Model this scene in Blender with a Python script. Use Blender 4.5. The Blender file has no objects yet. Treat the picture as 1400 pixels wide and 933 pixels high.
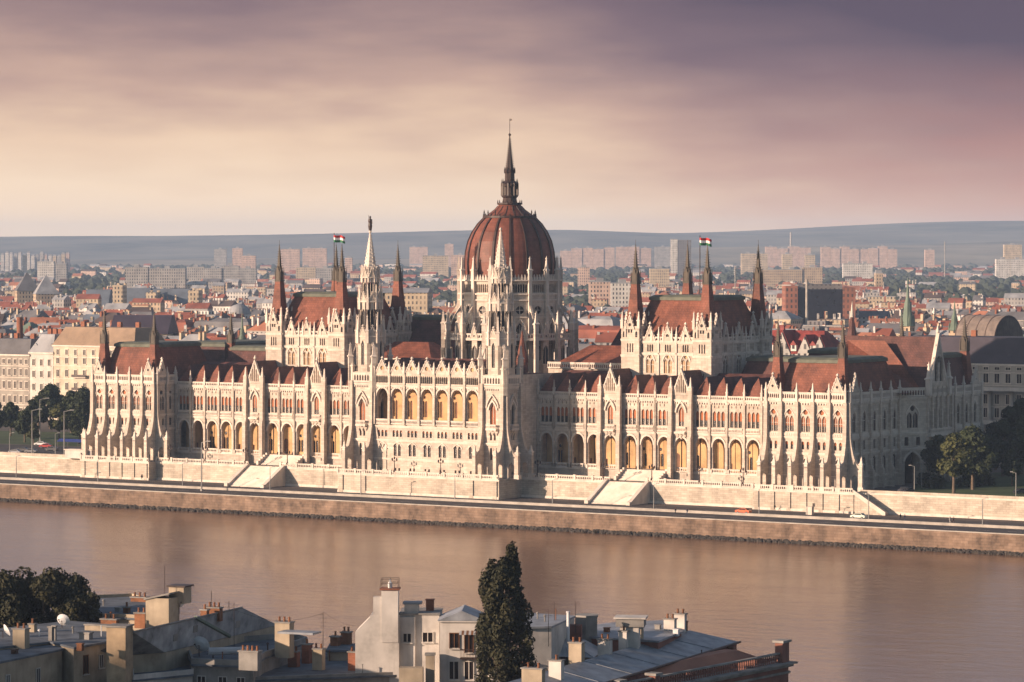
import bpy, bmesh, math, random
from mathutils import Vector, Matrix
from math import sin, cos, pi, radians as R

S = bpy.context.scene
COL = S.collection

# ------------------------------------------------------------------ camera
HEAD = R(33.2)                       # heading, left of the river facade's normal
CAM = Vector((571.37, -835.79, 77.5))
cam_d = bpy.data.cameras.new('camera')
cam = bpy.data.objects.new('camera', cam_d); COL.objects.link(cam)
cam.location = CAM
PITCH = math.atan((466.5 - 338) / 4700)
cam.rotation_euler = (pi / 2 - PITCH, 0, HEAD)
cam_d.sensor_width = 36; cam_d.lens = 36 * 4700 / 1400
cam_d.clip_start = 1; cam_d.clip_end = 60000
S.camera = cam
FH = Vector((-sin(HEAD), cos(HEAD), 0)); RH = Vector((cos(HEAD), sin(HEAD), 0))

# ------------------------------------------------------------------ light
SUN_AZ, SUN_EL = R(35), R(13)        # azimuth left of the facade's normal
to_sun = Vector((-sin(SUN_AZ) * cos(SUN_EL), -cos(SUN_AZ) * cos(SUN_EL), sin(SUN_EL)))
sd = bpy.data.lights.new('sun', 'SUN'); sd.energy = 5.0; sd.angle = R(0.5); sd.color = (1.0, 0.735, 0.545)
sun = bpy.data.objects.new('sun', sd); COL.objects.link(sun)
sun.rotation_euler = (-to_sun).to_track_quat('-Z', 'Y').to_euler()
sun.location = (0, 0, 500)

def srgb(r, g, b):
    f = lambda c: (c / 12.92 if c <= .04045 else ((c + .055) / 1.055) ** 2.4)
    return (f(r / 255), f(g / 255), f(b / 255), 1)

EXPO = 0.82
W = bpy.data.worlds.new('World'); S.world = W; W.use_nodes = True
nt = W.node_tree; N = nt.nodes; L = nt.links
bg = N['Background']; BGS = 0.08; bg.inputs['Strength'].default_value = BGS
sky = N.new('ShaderNodeTexSky'); sky.sky_type = 'NISHITA'; sky.sun_disc = False
sky.sun_elevation = SUN_EL; sky.sun_rotation = math.atan2(to_sun.x, to_sun.y)
tc = N.new('ShaderNodeTexCoord')
def wmath(op, a, b=None, c=None, clamp=False):
    n = N.new('ShaderNodeMath'); n.operation = op; n.use_clamp = clamp
    for i, v in enumerate((a, b, c)):
        if v is None: continue
        if isinstance(v, (int, float)): n.inputs[i].default_value = v
        else: L.new(v, n.inputs[i])
    return n.outputs[0]
def wdot(v):
    n = N.new('ShaderNodeVectorMath'); n.operation = 'DOT_PRODUCT'; n.inputs[1].default_value = v
    L.new(tc.outputs['Generated'], n.inputs[0]); return n.outputs['Value']
el = wdot((0, 0, 1)); east = wdot(tuple(FH)); south = wdot(tuple(RH))
def wnoise(sx, sz, detail=4, seed=0):
    cx = N.new('ShaderNodeCombineXYZ')
    L.new(wmath('MULTIPLY', south, sx), cx.inputs[0]); L.new(wmath('MULTIPLY', el, sz), cx.inputs[1])
    L.new(wmath('MULTIPLY_ADD', east, sx, seed), cx.inputs[2])
    n = N.new('ShaderNodeTexNoise'); n.inputs['Scale'].default_value = 1; n.inputs['Detail'].default_value = detail
    L.new(cx.outputs[0], n.inputs['Vector']); return wmath('SUBTRACT', n.outputs['Fac'], .5)
big = wnoise(9, 34, 3); fine = wnoise(30, 150, 6, 3.1)
# height in the cloud deck: darker and more violet upwards and towards the south
s2 = wmath('MULTIPLY_ADD', wmath('MAXIMUM', south, 0), 4.2, wmath('MULTIPLY', south, .3))
t = wmath('MULTIPLY_ADD', el, 15.0, wmath('ADD', s2, -.13))
t = wmath('MULTIPLY_ADD', big, .6, t); t = wmath('MULTIPLY_ADD', fine, .3, t)
t = wmath('MULTIPLY_ADD', t, .5, .25, clamp=True)
def ramp(fac, stops):
    r = N.new('ShaderNodeValToRGB'); e = r.color_ramp.elements
    while len(e) > 1: e.remove(e[0])
    e[0].position = stops[0][0]; e[0].color = stops[0][1]
    for p, c in stops[1:]:
        x = e.new(p); x.color = c
    L.new(fac, r.inputs[0]); return r.outputs['Color']
k = lambda p: p * .5 + .25
deck = ramp(t, [(k(-.4), (1.02, .80, .58, 1)), (k(.02), (1.08, .80, .545, 1)), (k(.3), srgb(245, 209, 176)), (k(.56), srgb(203, 167, 150)),
                (k(.8), srgb(163, 134, 131)), (k(1.05), srgb(126, 104, 114)), (k(1.38), srgb(94, 80, 98))])
# pink afterglow low in the south-east
pk = wmath('MULTIPLY', wmath('MULTIPLY_ADD', south, 7.0, -.05, clamp=True), wmath('MULTIPLY_ADD', el, -17, 1.0, clamp=True))
def wmix(fac, a, b):
    n = N.new('ShaderNodeMix'); n.data_type = 'RGBA'
    if isinstance(fac, (int, float)): n.inputs[0].default_value = fac
    else: L.new(fac, n.inputs[0])
    for i, v in ((6, a), (7, b)):
        if isinstance(v, tuple): n.inputs[i].default_value = v
        else: L.new(v, n.inputs[i])
    return n.outputs[2]
pinkstreak = wmath('MULTIPLY', pk, wmath('MULTIPLY_ADD', fine, 1.0, .6, clamp=True))
deck = wmix(pinkstreak, deck, srgb(236, 160, 132))
# the last light under the deck, along the horizon
low = wmath('MULTIPLY', wmath('MULTIPLY_ADD', el, -48, .95, clamp=True), wmath('MULTIPLY_ADD', south, -2.2, .62, clamp=True))
deck = wmix(low, deck, (1.35, .93, .58, 1))
# above the deck's edge the cloud thins to grey-lavender, then to clear sky
hi = wmath('MULTIPLY_ADD', el, 13, -.92, clamp=True)
deck = wmix(hi, deck, srgb(184, 181, 194))
sc = N.new('ShaderNodeVectorMath'); sc.operation = 'SCALE'; sc.inputs['Scale'].default_value = .5 ** EXPO / BGS
L.new(deck, sc.inputs[0])
clear = wmath('MULTIPLY_ADD', el, 2.6, -.65, clamp=True)
west = wmath('MULTIPLY_ADD', east, -3.0, .45, clamp=True)
fac = wmath('MAXIMUM', clear, west)
L.new(wmix(fac, sc.outputs[0], sky.outputs['Color']), bg.inputs['Color'])

S.view_settings.view_transform = 'Standard'; S.view_settings.look = 'None'
S.view_settings.exposure = EXPO; S.view_settings.gamma = 1.0
S.render.engine = 'CYCLES'
S.cycles.use_denoising = True
S.cycles.max_bounces = 6; S.cycles.diffuse_bounces = 3; S.cycles.glossy_bounces = 3; S.cycles.volume_bounces = 0
S.cycles.use_adaptive_sampling = True

# ------------------------------------------------------------------ materials
def mat(name, base, rough=.8, var=.18, scale=.25, fine=2.0, tint=None, bump=0, streak=0, sscale=1, spec=.3, metal=0, bricks=None):
    m = bpy.data.materials.new(name); m.use_nodes = True
    n = m.node_tree.nodes; l = m.node_tree.links; b = n['Principled BSDF']
    b.inputs['Roughness'].default_value = rough; b.inputs['Specular IOR Level'].default_value = spec; b.inputs['Metallic'].default_value = metal
    t = n.new('ShaderNodeTexCoord'); g = n.new('ShaderNodeNewGeometry')
    base4 = (*base[:3], 1); dark = tuple(c * (1 - var * 1.6) for c in base[:3]) + (1,); lite = tuple(min(1, c * (1 + var)) for c in base[:3]) + (1,)
    if tint: dark = (*tint, 1)
    def noise(sc, det, st=None):
        x = n.new('ShaderNodeTexNoise'); x.inputs['Scale'].default_value = sc; x.inputs['Detail'].default_value = det
        if st:
            mp = n.new('ShaderNodeMapping'); mp.inputs['Scale'].default_value = st; l.new(g.outputs['Position'], mp.inputs['Vector']); l.new(mp.outputs[0], x.inputs['Vector'])
        else: l.new(g.outputs['Position'], x.inputs['Vector'])
        return x.outputs['Fac']
    def mix(f, a, c, mode='MIX', amt=None):
        x = n.new('ShaderNodeMix'); x.data_type = 'RGBA'; x.blend_type = mode
        if amt is not None:
            mm = n.new('ShaderNodeMath'); mm.operation = 'MULTIPLY'; mm.inputs[1].default_value = amt; l.new(f, mm.inputs[0]); f = mm.outputs[0]
        l.new(f, x.inputs[0])
        for i, v in ((6, a), (7, c)):
            if isinstance(v, tuple): x.inputs[i].default_value = v
            else: l.new(v, x.inputs[i])
        return x.outputs[2]
    def rng(f, lo, hi):
        x = n.new('ShaderNodeMapRange'); x.inputs['From Min'].default_value = lo; x.inputs['From Max'].default_value = hi; l.new(f, x.inputs['Value']); return x.outputs[0]
    a = rng(noise(scale, 5), .32, .7); c = mix(a, dark, lite)
    if fine:
        f = rng(noise(fine, 3), .3, .72); c = mix(f, c, base4, amt=.6)
    if streak:
        s = rng(noise(1, 4, (1.1 * sscale, 1.1 * sscale, .09 * sscale)), .5, .78); c = mix(s, c, tuple(x * .45 for x in base[:3]) + (1,), amt=streak)
    h = None
    if bricks:
        bw, bh, mort = bricks
        sx = n.new('ShaderNodeSeparateXYZ'); l.new(g.outputs['Position'], sx.inputs[0])
        ad = n.new('ShaderNodeMath'); ad.operation = 'ADD'; l.new(sx.outputs[0], ad.inputs[0]); l.new(sx.outputs[1], ad.inputs[1])
        cb = n.new('ShaderNodeCombineXYZ'); l.new(ad.outputs[0], cb.inputs[0]); l.new(sx.outputs[2], cb.inputs[1])
        bt = n.new('ShaderNodeTexBrick'); bt.inputs['Scale'].default_value = 1; bt.inputs['Brick Width'].default_value = bw; bt.inputs['Row Height'].default_value = bh
        bt.inputs['Mortar Size'].default_value = mort; bt.inputs['Color1'].default_value = (1, 1, 1, 1); bt.inputs['Color2'].default_value = (.72, .70, .68, 1); bt.inputs['Mortar'].default_value = (.45, .43, .42, 1)
        l.new(cb.outputs[0], bt.inputs['Vector'])
        x = n.new('ShaderNodeMix'); x.data_type = 'RGBA'; x.blend_type = 'MULTIPLY'; x.inputs[0].default_value = .8
        l.new(c, x.inputs[6]); l.new(bt.outputs['Color'], x.inputs[7]); c = x.outputs[2]
    l.new(c, b.inputs['Base Color'])
    if bump:
        bp = n.new('ShaderNodeBump'); bp.inputs['Strength'].default_value = bump; bp.inputs['Distance'].default_value = .2
        l.new(noise(fine or 2, 6), bp.inputs['Height']); l.new(bp.outputs[0], b.inputs['Normal'])
    return m

M = {}
M['stone'] = mat('limestone', (.56, .48, .405), .85, .2, .14, 1.4, bump=.5, streak=.4, bricks=(1.6, .62, .015))
M['stone_trim'] = mat('limestone_trim', (.60, .525, .455), .85, .16, .3, 2.5, streak=.3)
M['ochre'] = mat('ochre_plaster_and_glow', (.52, .33, .165), .9, .25, .25, 1.4, streak=.3)
M['slate_red'] = mat('red_slate', (.205, .07, .042), .7, .35, .3, 2.2, bump=.5, streak=.35, bricks=(.9, .7, .04))
M['slate_brown_shade'] = mat('brown_shade_slate', (.115, .046, .037), .7, .35, .3, 2.2, bump=.5, streak=.35, bricks=(.9, .7, .04))  # dark copy of the red slate, roof shade put into its colour
M['dome_red'] = mat('dome_red', (.18, .062, .04), .55, .25, .25, 2.2, streak=.15, bricks=(1.1, .8, .03))
M['dark_metal'] = mat('dark_metal', (.045, .026, .021), .5, .3, .8, 3)
M['ledge'] = mat('weathered_ledge', (.11, .115, .085), .7, .25, .5, 3)
M['copper'] = mat('dark_spire_copper', (.062, .046, .03), .6, .3, .5, 3)
M['glass'] = mat('dark_glass', (.022, .016, .015), .35, .3, .6, 0, spec=.2)
M['amber'] = mat('amber_pane', (.30, .085, .02), .6, .3, .35, 2.5)  # orange-brown panes, used on river-side windows only
M['wood'] = mat('brown_door', (.16, .07, .03), .6, .3, .6, 3)
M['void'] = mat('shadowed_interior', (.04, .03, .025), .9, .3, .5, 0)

# ------------------------------------------------------------------ mesh kit
class Fr:                                   # a facade's frame: u along it, v out of it
    def __init__(s, ox, oy, th): s.ox, s.oy, s.th = ox, oy, R(th); s.c, s.s = cos(s.th), sin(s.th)
    def __call__(s, u, v, z): return (s.ox + u * s.c + v * s.s, s.oy + u * s.s - v * s.c, z)
ID = Fr(0, 0, 0)
class MB:
    def __init__(s, *mats): s.v, s.f, s.m = [], [], []; s.mats = list(mats); s.fr = ID
    def mi(s, m):
        if m not in s.mats: s.mats.append(m)
        return s.mats.index(m)
    def poly(s, pts, m=0):
        i = len(s.v); s.v += [s.fr(*p) for p in pts]; s.f.append(list(range(i, i + len(pts)))); s.m.append(m if isinstance(m, int) else s.mi(m))
    def box(s, u0, u1, v0, v1, z0, z1, m=0, bottom=True):
        a, b, c, d = (u0, v0), (u1, v0), (u1, v1), (u0, v1)
        q = [a, b, c, d]
        for i in range(4):
            p, r = q[i], q[(i + 1) % 4]; s.poly([(*p, z0), (*r, z0), (*r, z1), (*p, z1)], m)
        s.poly([(*p, z1) for p in q], m)
        if bottom: s.poly([(*p, z0) for p in reversed(q)], m)
    def rings(s, rings, m=0, cap=True, closed=True):   # rings: lists of equal length of (u,v,z)
        n = len(rings[0]); mi = m if isinstance(m, int) else s.mi(m)
        i0 = len(s.v)
        for r in rings: s.v += [s.fr(*p) for p in r]
        for k in range(len(rings) - 1):
            for j in range(n if closed else n - 1):
                a = i0 + k * n + j; b = i0 + k * n + (j + 1) % n
                s.f.append([a, b, b + n, a + n]); s.m.append(mi)
        if cap:
            s.f.append([i0 + j for j in reversed(range(n))]); s.m.append(mi)
            s.f.append([i0 + (len(rings) - 1) * n + j for j in range(n)]); s.m.append(mi)
    def lathe(s, cu, cv, prof, n=8, rot=0, m=0, cap=True):   # prof: (r, z)
        s.rings([[(cu + max(r, .004) * cos(2 * pi * (j + rot) / n), cv + max(r, .004) * sin(2 * pi * (j + rot) / n), z) for j in range(n)] for r, z in prof], m, cap)
    def hip(s, u0, u1, v0, v1, z0, z1, iu, iv, m=0, top=None):
        a = [(u0, v0, z0), (u1, v0, z0), (u1, v1, z0), (u0, v1, z0)]
        b = [(u0 + iu, v0 + iv, z1), (u1 - iu, v0 + iv, z1), (u1 - iu, v1 - iv, z1), (u0 + iu, v1 - iv, z1)]
        s.rings([a, b], m, False); s.poly(b, m if top is None else top)
    def tube(s, p, q, r, n=5, m=0):
        p, q = Vector(p), Vector(q); d = (q - p).normalized(); a = d.orthogonal().normalized(); b = d.cross(a)
        s.rings([[tuple(o + a * r * cos(2 * pi * j / n) + b * r * sin(2 * pi * j / n)) for j in range(n)] for o in (p, q)], m)
    def slab(s, u0, u1, z0, z1, holes=(), v0=0, v1=-.6, m=0, back=True, edges=True, rev=None):
        # a wall or plate with openings; z1 a number or a polyline [(u, z)]
        if isinstance(z1, (int, float)): top = [(u0, z1), (u1, z1)]
        else: top = z1
        def f(poly, u):
            for (a, za), (b, zb) in zip(poly, poly[1:]):
                if a - 1e-9 <= u <= b + 1e-9: return za + (zb - za) * ((u - a) / (b - a) if b > a else 0)
            return poly[-1][1]
        us = sorted({round(x, 5) for x in [u0, u1] + [p[0] for p in top] + [x for h in holes for x in h[0]]})
        us = [x for x in us if u0 - 1e-6 <= x <= u1 + 1e-6]
        for a, b in zip(us, us[1:]):
            mid = (a + b) / 2
            act = [h for h in holes if h[0][0] < mid < h[0][-1]]
            lo = lambda h, x: f(list(zip(h[0], h[1])), x)
            hi = lambda h, x: f(list(zip(h[0], h[2])), x)
            act.sort(key=lambda h: lo(h, mid)); za = zb = z0
            for h in act + [None]:
                ta, tb = (lo(h, a), lo(h, b)) if h else (f(top, a), f(top, b))
                if ta - za > 1e-4 or tb - zb > 1e-4:
                    s.poly([(a, v0, za), (b, v0, zb), (b, v0, tb), (a, v0, ta)], m)
                    if back: s.poly([(b, v1, zb), (a, v1, za), (a, v1, ta), (b, v1, tb)], m)
                if h: za, zb = hi(h, a), hi(h, b)
        for h in holes:
            loop = list(zip(h[0], h[1])) + list(zip(h[0], h[2]))[::-1]
            for p, q in zip(loop, loop[1:] + loop[:1]):
                if abs(p[0] - q[0]) + abs(p[1] - q[1]) > 1e-5:
                    s.poly([(p[0], v0, p[1]), (p[0], v1, p[1]), (q[0], v1, q[1]), (q[0], v0, q[1])], m if rev is None else rev)
        if edges:
            out = [(u0, z0)] + [(u1, z0)] + list(reversed(top))
            for p, q in zip(out, out[1:] + out[:1]):
                if abs(p[0] - q[0]) + abs(p[1] - q[1]) > 1e-5:
                    s.poly([(p[0], v0, p[1]), (p[0], v1, p[1]), (q[0], v1, q[1]), (q[0], v0, q[1])], m)
    def mesh(s, name):
        me = bpy.data.meshes.new(name); me.from_pydata(s.v, [], s.f)
        for x in s.mats: me.materials.append(x)
        me.polygons.foreach_set('material_index', s.m); me.validate(); me.update(); return me
    def obj(s, name, parent=None, loc=None, smooth=False):
        me = s.mesh(name)
        if smooth: me.shade_smooth()
        return link(name, me, parent, loc)
def link(name, me, parent=None, loc=None, rz=0, scale=None):
    o = bpy.data.objects.new(name, me); COL.objects.link(o)
    if loc is not None: o.location = loc
    if rz: o.rotation_euler = (0, 0, rz)
    if scale: o.scale = scale
    if parent:
        o.parent = parent
        if parent.parent is None and parent.type == 'EMPTY' and not parent.get('_local'): o.matrix_parent_inverse = Matrix.Translation(parent.location).inverted()
    return o
def tag(o, label=None, cat=None, group=None, kind=None):
    if label: o['label'] = label
    if cat: o['category'] = cat
    if group: o['group'] = group
    if kind: o['kind'] = kind
    return o
def empty(name, loc, rz=0, local=False):
    o = bpy.data.objects.new(name, None); COL.objects.link(o); o.location = loc; o.rotation_euler = (0, 0, rz); o.empty_display_size = 1
    if local: o['_local'] = 1
    return o
def copy_tree(o, parent=None):
    c = o.copy(); COL.objects.link(c)
    if parent: c.parent = parent
    for ch in list(o.children): copy_tree(ch, c)
    return c
# openings: (us, lows, highs)
def h_rect(c, w, z0, z1): return ([c - w, c + w], [z0, z0], [z1, z1])
def h_arch(c, w, z0, zs, rise, pointed=True, n=4):
    us, hi = [], []
    for i in range(-n, n + 1):
        t = sin(i / n * pi / 2); us.append(c + w * t); a = abs(t)
        hi.append(zs + rise * ((1 - a) ** .55 if pointed else math.sqrt(max(0, 1 - a * a))))
    return (us, [z0] * len(us), hi)
def h_circ(c, z, r, n=5):
    us, lo, hi = [], [], []
    for i in range(-n, n + 1):
        t = sin(i / n * pi / 2); us.append(c + r * t); d = r * math.sqrt(max(0, 1 - t * t)); lo.append(z - d); hi.append(z + d)
    return (us, lo, hi)
def shift(h, du, dz=0): return ([u + du for u in h[0]], [z + dz for z in h[1]], [z + dz for z in h[2]])
_mesh = {}
def cached(key, fn):
    if key not in _mesh: _mesh[key] = fn()
    return _mesh[key]
def pane_mesh(key, holes, glass, split=None, lower=None, bars=()):
    # the panes of one window; 'split' is the height where the upper pane colour ends; bars (u0,u1,z0,z1) in stone
    def mk():
        b = MB(glass)
        for us, lo, hi in holes:
            for i in range(len(us) - 1):
                a, c = us[i], us[i + 1]
                if split and lo[i] < split:
                    b.poly([(a, 0, lo[i]), (c, 0, lo[i + 1]), (c, 0, split), (a, 0, split)], lower)
                    b.poly([(a, 0, split), (c, 0, split), (c, 0, hi[i + 1]), (a, 0, hi[i])], glass)
                else: b.poly([(a, 0, lo[i]), (c, 0, lo[i + 1]), (c, 0, hi[i + 1]), (a, 0, hi[i])], glass)
        for u0, u1, z0, z1 in bars: b.box(u0, u1, .003, .14, z0, z1, M['stone_trim'])
        return b.mesh('window')
    return cached(key, mk)
def put(name, me, parent, fr, u, v, z=0):
    p = fr(u, v, z); return link(name, me, parent, p, fr.th)
# ------------------------------------------------------------------ the palace
ST, TR, GL, AM = M['stone'], M['stone_trim'], M['glass'], M['amber']
palace = empty('parliament_palace', (0, 36, 10.7))
tag(palace, 'vast pale stone Gothic palace with red dome and many spires along the far river bank', 'palace')
ZT = 10.7
def section(name, label=None):
    b = MB(ST); b.name = name; b.lab = label; b.todo = []; return b
def finish(b):
    b.fr = ID
    o = b.obj(b.name, palace)
    if b.lab: o['label'] = b.lab
    for fn in b.todo: fn(o)
    return o
def window(b, fr, c, key, holes, glass=GL, split=None, lower=None, v=-.34, bars=()):
    me = pane_mesh(key, holes, glass, split, lower, bars)
    b.todo.append(lambda o: put('window', me, o, fr, c, v))
def part(b, fr, name, key, mk, u, v, z=0):
    me = cached(key, mk); b.todo.append(lambda o: put(name, me, o, fr, u, v, z))
def holes_at(hs, c): return [shift(h, c) for h in hs]

# --- small repeated members
def pinnacle_me(w, h, shaft):
    def mk():
        b = MB(TR); b.box(-w, w, -w, w, 0, shaft)
        b.rings([[(-x, -x, z), (x, -x, z), (x, x, z), (-x, x, z)] for x, z in ((w * 1.35, shaft), (w * 1.35, shaft + w * .5), (w * .8, shaft + w), (w * .45, shaft + (h - shaft) * .55), (w * .5, shaft + (h - shaft) * .58), (.03, h))])
        b.box(-w * .5, w * .5, -w * .5, w * .5, h - w * 1.6, h - w * 1.1)
        return b.mesh('pinnacle')
    return ('pin', w, h, shaft), mk
def pinnacle(b, fr, u, v, z, h=4.2, w=.38, shaft=None):
    key, mk = pinnacle_me(w, h, shaft if shaft is not None else h * .42); part(b, fr, 'pinnacle', key, mk, u, v, z)
def balus_me(w, h, n, thick=.3, pointed=True):
    def mk():
        b = MB(TR); p = w / n
        hs = [h_arch(-w / 2 + p * (i + .5), p * .34, h * .14, h * .58, h * .24, pointed, 2) for i in range(n)]
        b.slab(-w / 2, w / 2, 0, h, hs, thick / 2, -thick / 2)
        b.box(-w / 2, w / 2, -thick * .8, thick * .8, h, h + .16); b.box(-w / 2, w / 2, -thick * .8, thick * .8, -.12, -.003)
        return b.mesh('balustrade')
    return ('bal', w, h, n, thick), mk
def balus(b, fr, u, v, z, w, h, n, thick=.3):
    key, mk = balus_me(round(w, 3), h, n, thick); part(b, fr, 'balustrade', key, mk, u, v, z)
def buttress_me(prof, w, arch=None):
    # prof: (v, z) from the foot up, outer edge only; plate of width 2w in u
    def mk():
        b = MB(ST); zs = [p[1] for p in prof]
        fr = Fr(0, 0, 90)             # u' = world y = -v
        b.fr = fr
        pts = sorted([(-p[0], p[1]) for p in prof] + [(0, prof[-1][1])])
        top = []
        for u, z in pts:
            if top and abs(top[-1][0] - u) < 1e-6: top[-1] = (u, max(z, top[-1][1]))
            else: top.append((u, z))
        b.slab(top[0][0], 0, 0, top, [arch] if arch else [], w, -w)
        return b.mesh('buttress')
    return ('but', tuple(prof), w), mk
def buttress(b, fr, u, z, prof, w, arch=None):
    key, mk = buttress_me(prof, w, arch); part(b, fr, 'buttress', key, mk, u, 0, z)
def gable_me(w, h, circle=None, slots=0, fill=None, thick=.5, steep=1.0):
    def mk():
        b = MB(ST); hs = []
        if circle: hs.append(h_circ(0, circle[0], circle[1]))
        for i in range(slots):
            u = (i - (slots - 1) / 2) * (w * 1.15 / slots); z1 = (1 - abs(u) / w) * h * .82
            hs.append(h_arch(u, w * .32 / slots, h * .1, z1 - .4, .35, True, 2))
        b.slab(-w, w, 0, [(-w, .02), (0, h), (w, .02)], hs, thick / 2, -thick / 2)
        for us, lo, hi in hs:
            n = len(us)
            for i in range(n - 1): b.poly([(us[i], -thick * .2, lo[i]), (us[i + 1], -thick * .2, lo[i + 1]), (us[i + 1], -thick * .2, hi[i + 1]), (us[i], -thick * .2, hi[i])], fill or GL)
        # raking coping and finial
        for sgn in (-1, 1):
            q = [(sgn * w * 1.06, h * -.02), (0, h * 1.05), (0, h * .93), (sgn * w * .93, h * -.02)]
            b.rings([[(u, v, z) for u, z in q] for v in (thick * .5 + .12, -thick * .5 - .12)], TR)
            for k in (.25, .5, .75):
                u = sgn * w * (1 - k); z = h * k + h * .05; b.box(u - .16, u + .16, -.14, .14, z, z + .4, TR)
        b.rings([[(-x, -x, z), (x, -x, z), (x, x, z), (-x, x, z)] for x, z in ((.22, h * .98), (.12, h * 1.05), (.34, h * 1.07), (.34, h * 1.1), (.03, h * 1.22))], TR)
        return b.mesh('gable')
    return ('gab', w, h, circle, slots, thick, fill.name if fill else ''), mk
def gable(b, fr, u, v, z, w, h, **kw):
    key, mk = gable_me(w, h, **kw); part(b, fr, 'gable', key, mk, u, v, z)
def cornice(b, fr, u0, u1, z, out=.45, h=.5, v=0):
    b.fr = fr; b.box(u0, u1, v - .2, v + out, z, z + h, TR); b.box(u0, u1, v - .2, v + out * .55, z - .35, z - .003, TR)
def corbels(b, fr, u0, u1, z, pitch=.8, v=0, h=.55):
    b.fr = fr; n = max(1, int((u1 - u0) / pitch)); p = (u1 - u0) / n
    for i in range(n): b.box(u0 + p * (i + .28), u0 + p * (i + .72), v - .1, v + .32, z - h, z, TR)

FLARE = ((4.6, 0), (4.6, 6.6), (3.1, 7.3), (2.4, 8.5), (1.8, 10.2), (1.3, 12.4), (1.0, 14.6), (.85, 24.0))
FLARE_ARCH = h_arch(-2.35, .95, .1, 3.6, 1.0, True, 3)
def flared_buttress(b, fr, u, scale=1.0, top=None):
    prof = FLARE if top is None else FLARE[:-1] + ((.85, top - ZT),)
    buttress(b, fr, u, ZT, prof, .55, FLARE_ARCH)
    pinnacle(b, fr, u, 4.1, ZT + 6.4, 3.2, .5, .9)
    b.fr = fr
    b.box(u - .75, u + .75, 3.3, 4.95, ZT - .05, ZT + 1.2, TR)

# --- end pavilions and the long south and north fronts
L_ROSE = [h_arch(-.74, .62, 26.6, 29.9, 1.15, True), h_arch(.74, .62, 26.6, 29.9, 1.15, True), h_circ(0, 32.0, .72)]
L_PAIR = [h_arch(-.82, .44, 21.75, 23.4, .55, False, 3), h_arch(.82, .44, 21.75, 23.4, .55, False, 3)]
L_SMALL = [h_arch(0, .55, 15.7, 18.4, .9, True)]
L_SLIT = [h_rect(0, .42, 11.5, 12.7)]
def pavilion_bay(b, fr, c, amber_on=True):
    hs = holes_at(L_ROSE + L_PAIR + L_SMALL + L_SLIT, c)
    window(b, fr, c, 'rose' + str(amber_on), L_ROSE, AM if amber_on else GL, 28.2 if amber_on else None, GL if amber_on else None, bars=((-.72 - .05, -.72 + .05, 26.7, 30.6), (.67, .77, 26.7, 30.6), (-1.2, 1.2, 28.9, 29.02)))
    window(b, fr, c, 'pair' + str(amber_on), L_PAIR, AM if amber_on else GL, 23.0 if amber_on else None, GL if amber_on else None)
    window(b, fr, c, 'small', L_SMALL); window(b, fr, c, 'slit', L_SLIT)
    return hs
def hood(b, fr, c, w, z, t=.16, out=.16, zs=None, rise=1.2, v=0, pointed=True):
    # a pointed moulding standing over an opening
    b.fr = fr; us, lo, hi = h_arch(c, w, z, z, rise, pointed, 5)
    us2, _, hi2 = h_arch(c, w + t * 1.6, z, z, rise + t * 2, pointed, 5)
    for i in range(len(us) - 1):
        b.rings([[(us[i], v + x, hi[i]), (us2[i], v + x, hi2[i]), (us2[i + 1], v + x, hi2[i + 1]), (us[i + 1], v + x, hi[i + 1])] for x in (-.05, out)], TR)
def pavilion_front(b, fr, us, amber_on=True, ends=True, flare=True, first=None, last=None, z_end=35.2):
    p = us[1] - us[0]; u0 = us[0] - p / 2 if first is None else first; u1 = us[-1] + p / 2 if last is None else last
    hs = []
    for c in us: hs += pavilion_bay(b, fr, c, amber_on)
    b.fr = fr; b.slab(u0, u1, ZT - .2, 35.2, hs, 0, -.6, 0, back=False, edges=False)
    for c in us: hood(b, fr, c, 1.5, 30.6, rise=2.3); hood(b, fr, c, .62, 18.4, rise=1.0)
    for z in (25.0, 20.6): cornice(b, fr, u0, u1, z, .3, .3)
    b.fr = fr; b.box(u0, u1, -.1, .22, 25.42, 26.25, TR)
    for c in us:
        for i in range(5): b.box(c - 1.7 + i * .75, c - 1.7 + i * .75 + .4, .2, .3, 25.55, 26.1, ST)
    corbels(b, fr, u0, u1, 34.6); cornice(b, fr, u0, u1, 34.9, .5, .5)
    b.box(u0, u1, -.1, .2, 14.4, 14.7, TR)
    edges = [u0] + [(a + c) / 2 for a, c in zip(us, us[1:])] + [u1]
    for e in edges:
        if flare: flared_buttress(b, fr, e, top=34.9)
        else: buttress(b, fr, e, ZT, ((1.6, 0), (1.6, 5), (1.1, 6.5), (1.0, 13), (.8, 14), (.8, 24.1)), .5)
        pinnacle(b, fr, e, .45, 34.6, 5.6, .36, 3.3)
    for i, c in enumerate(us):
        w = edges[i + 1] - edges[i] - .9
        balus(b, fr, (edges[i] + edges[i + 1]) / 2, .25, 35.5, w, 1.9, 6, .35)
        if ends and i in (0, len(us) - 1): gable(b, fr, c, .28, 37.6, 2.0, 4.4, circle=(1.5, .38), fill=GL)

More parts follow.
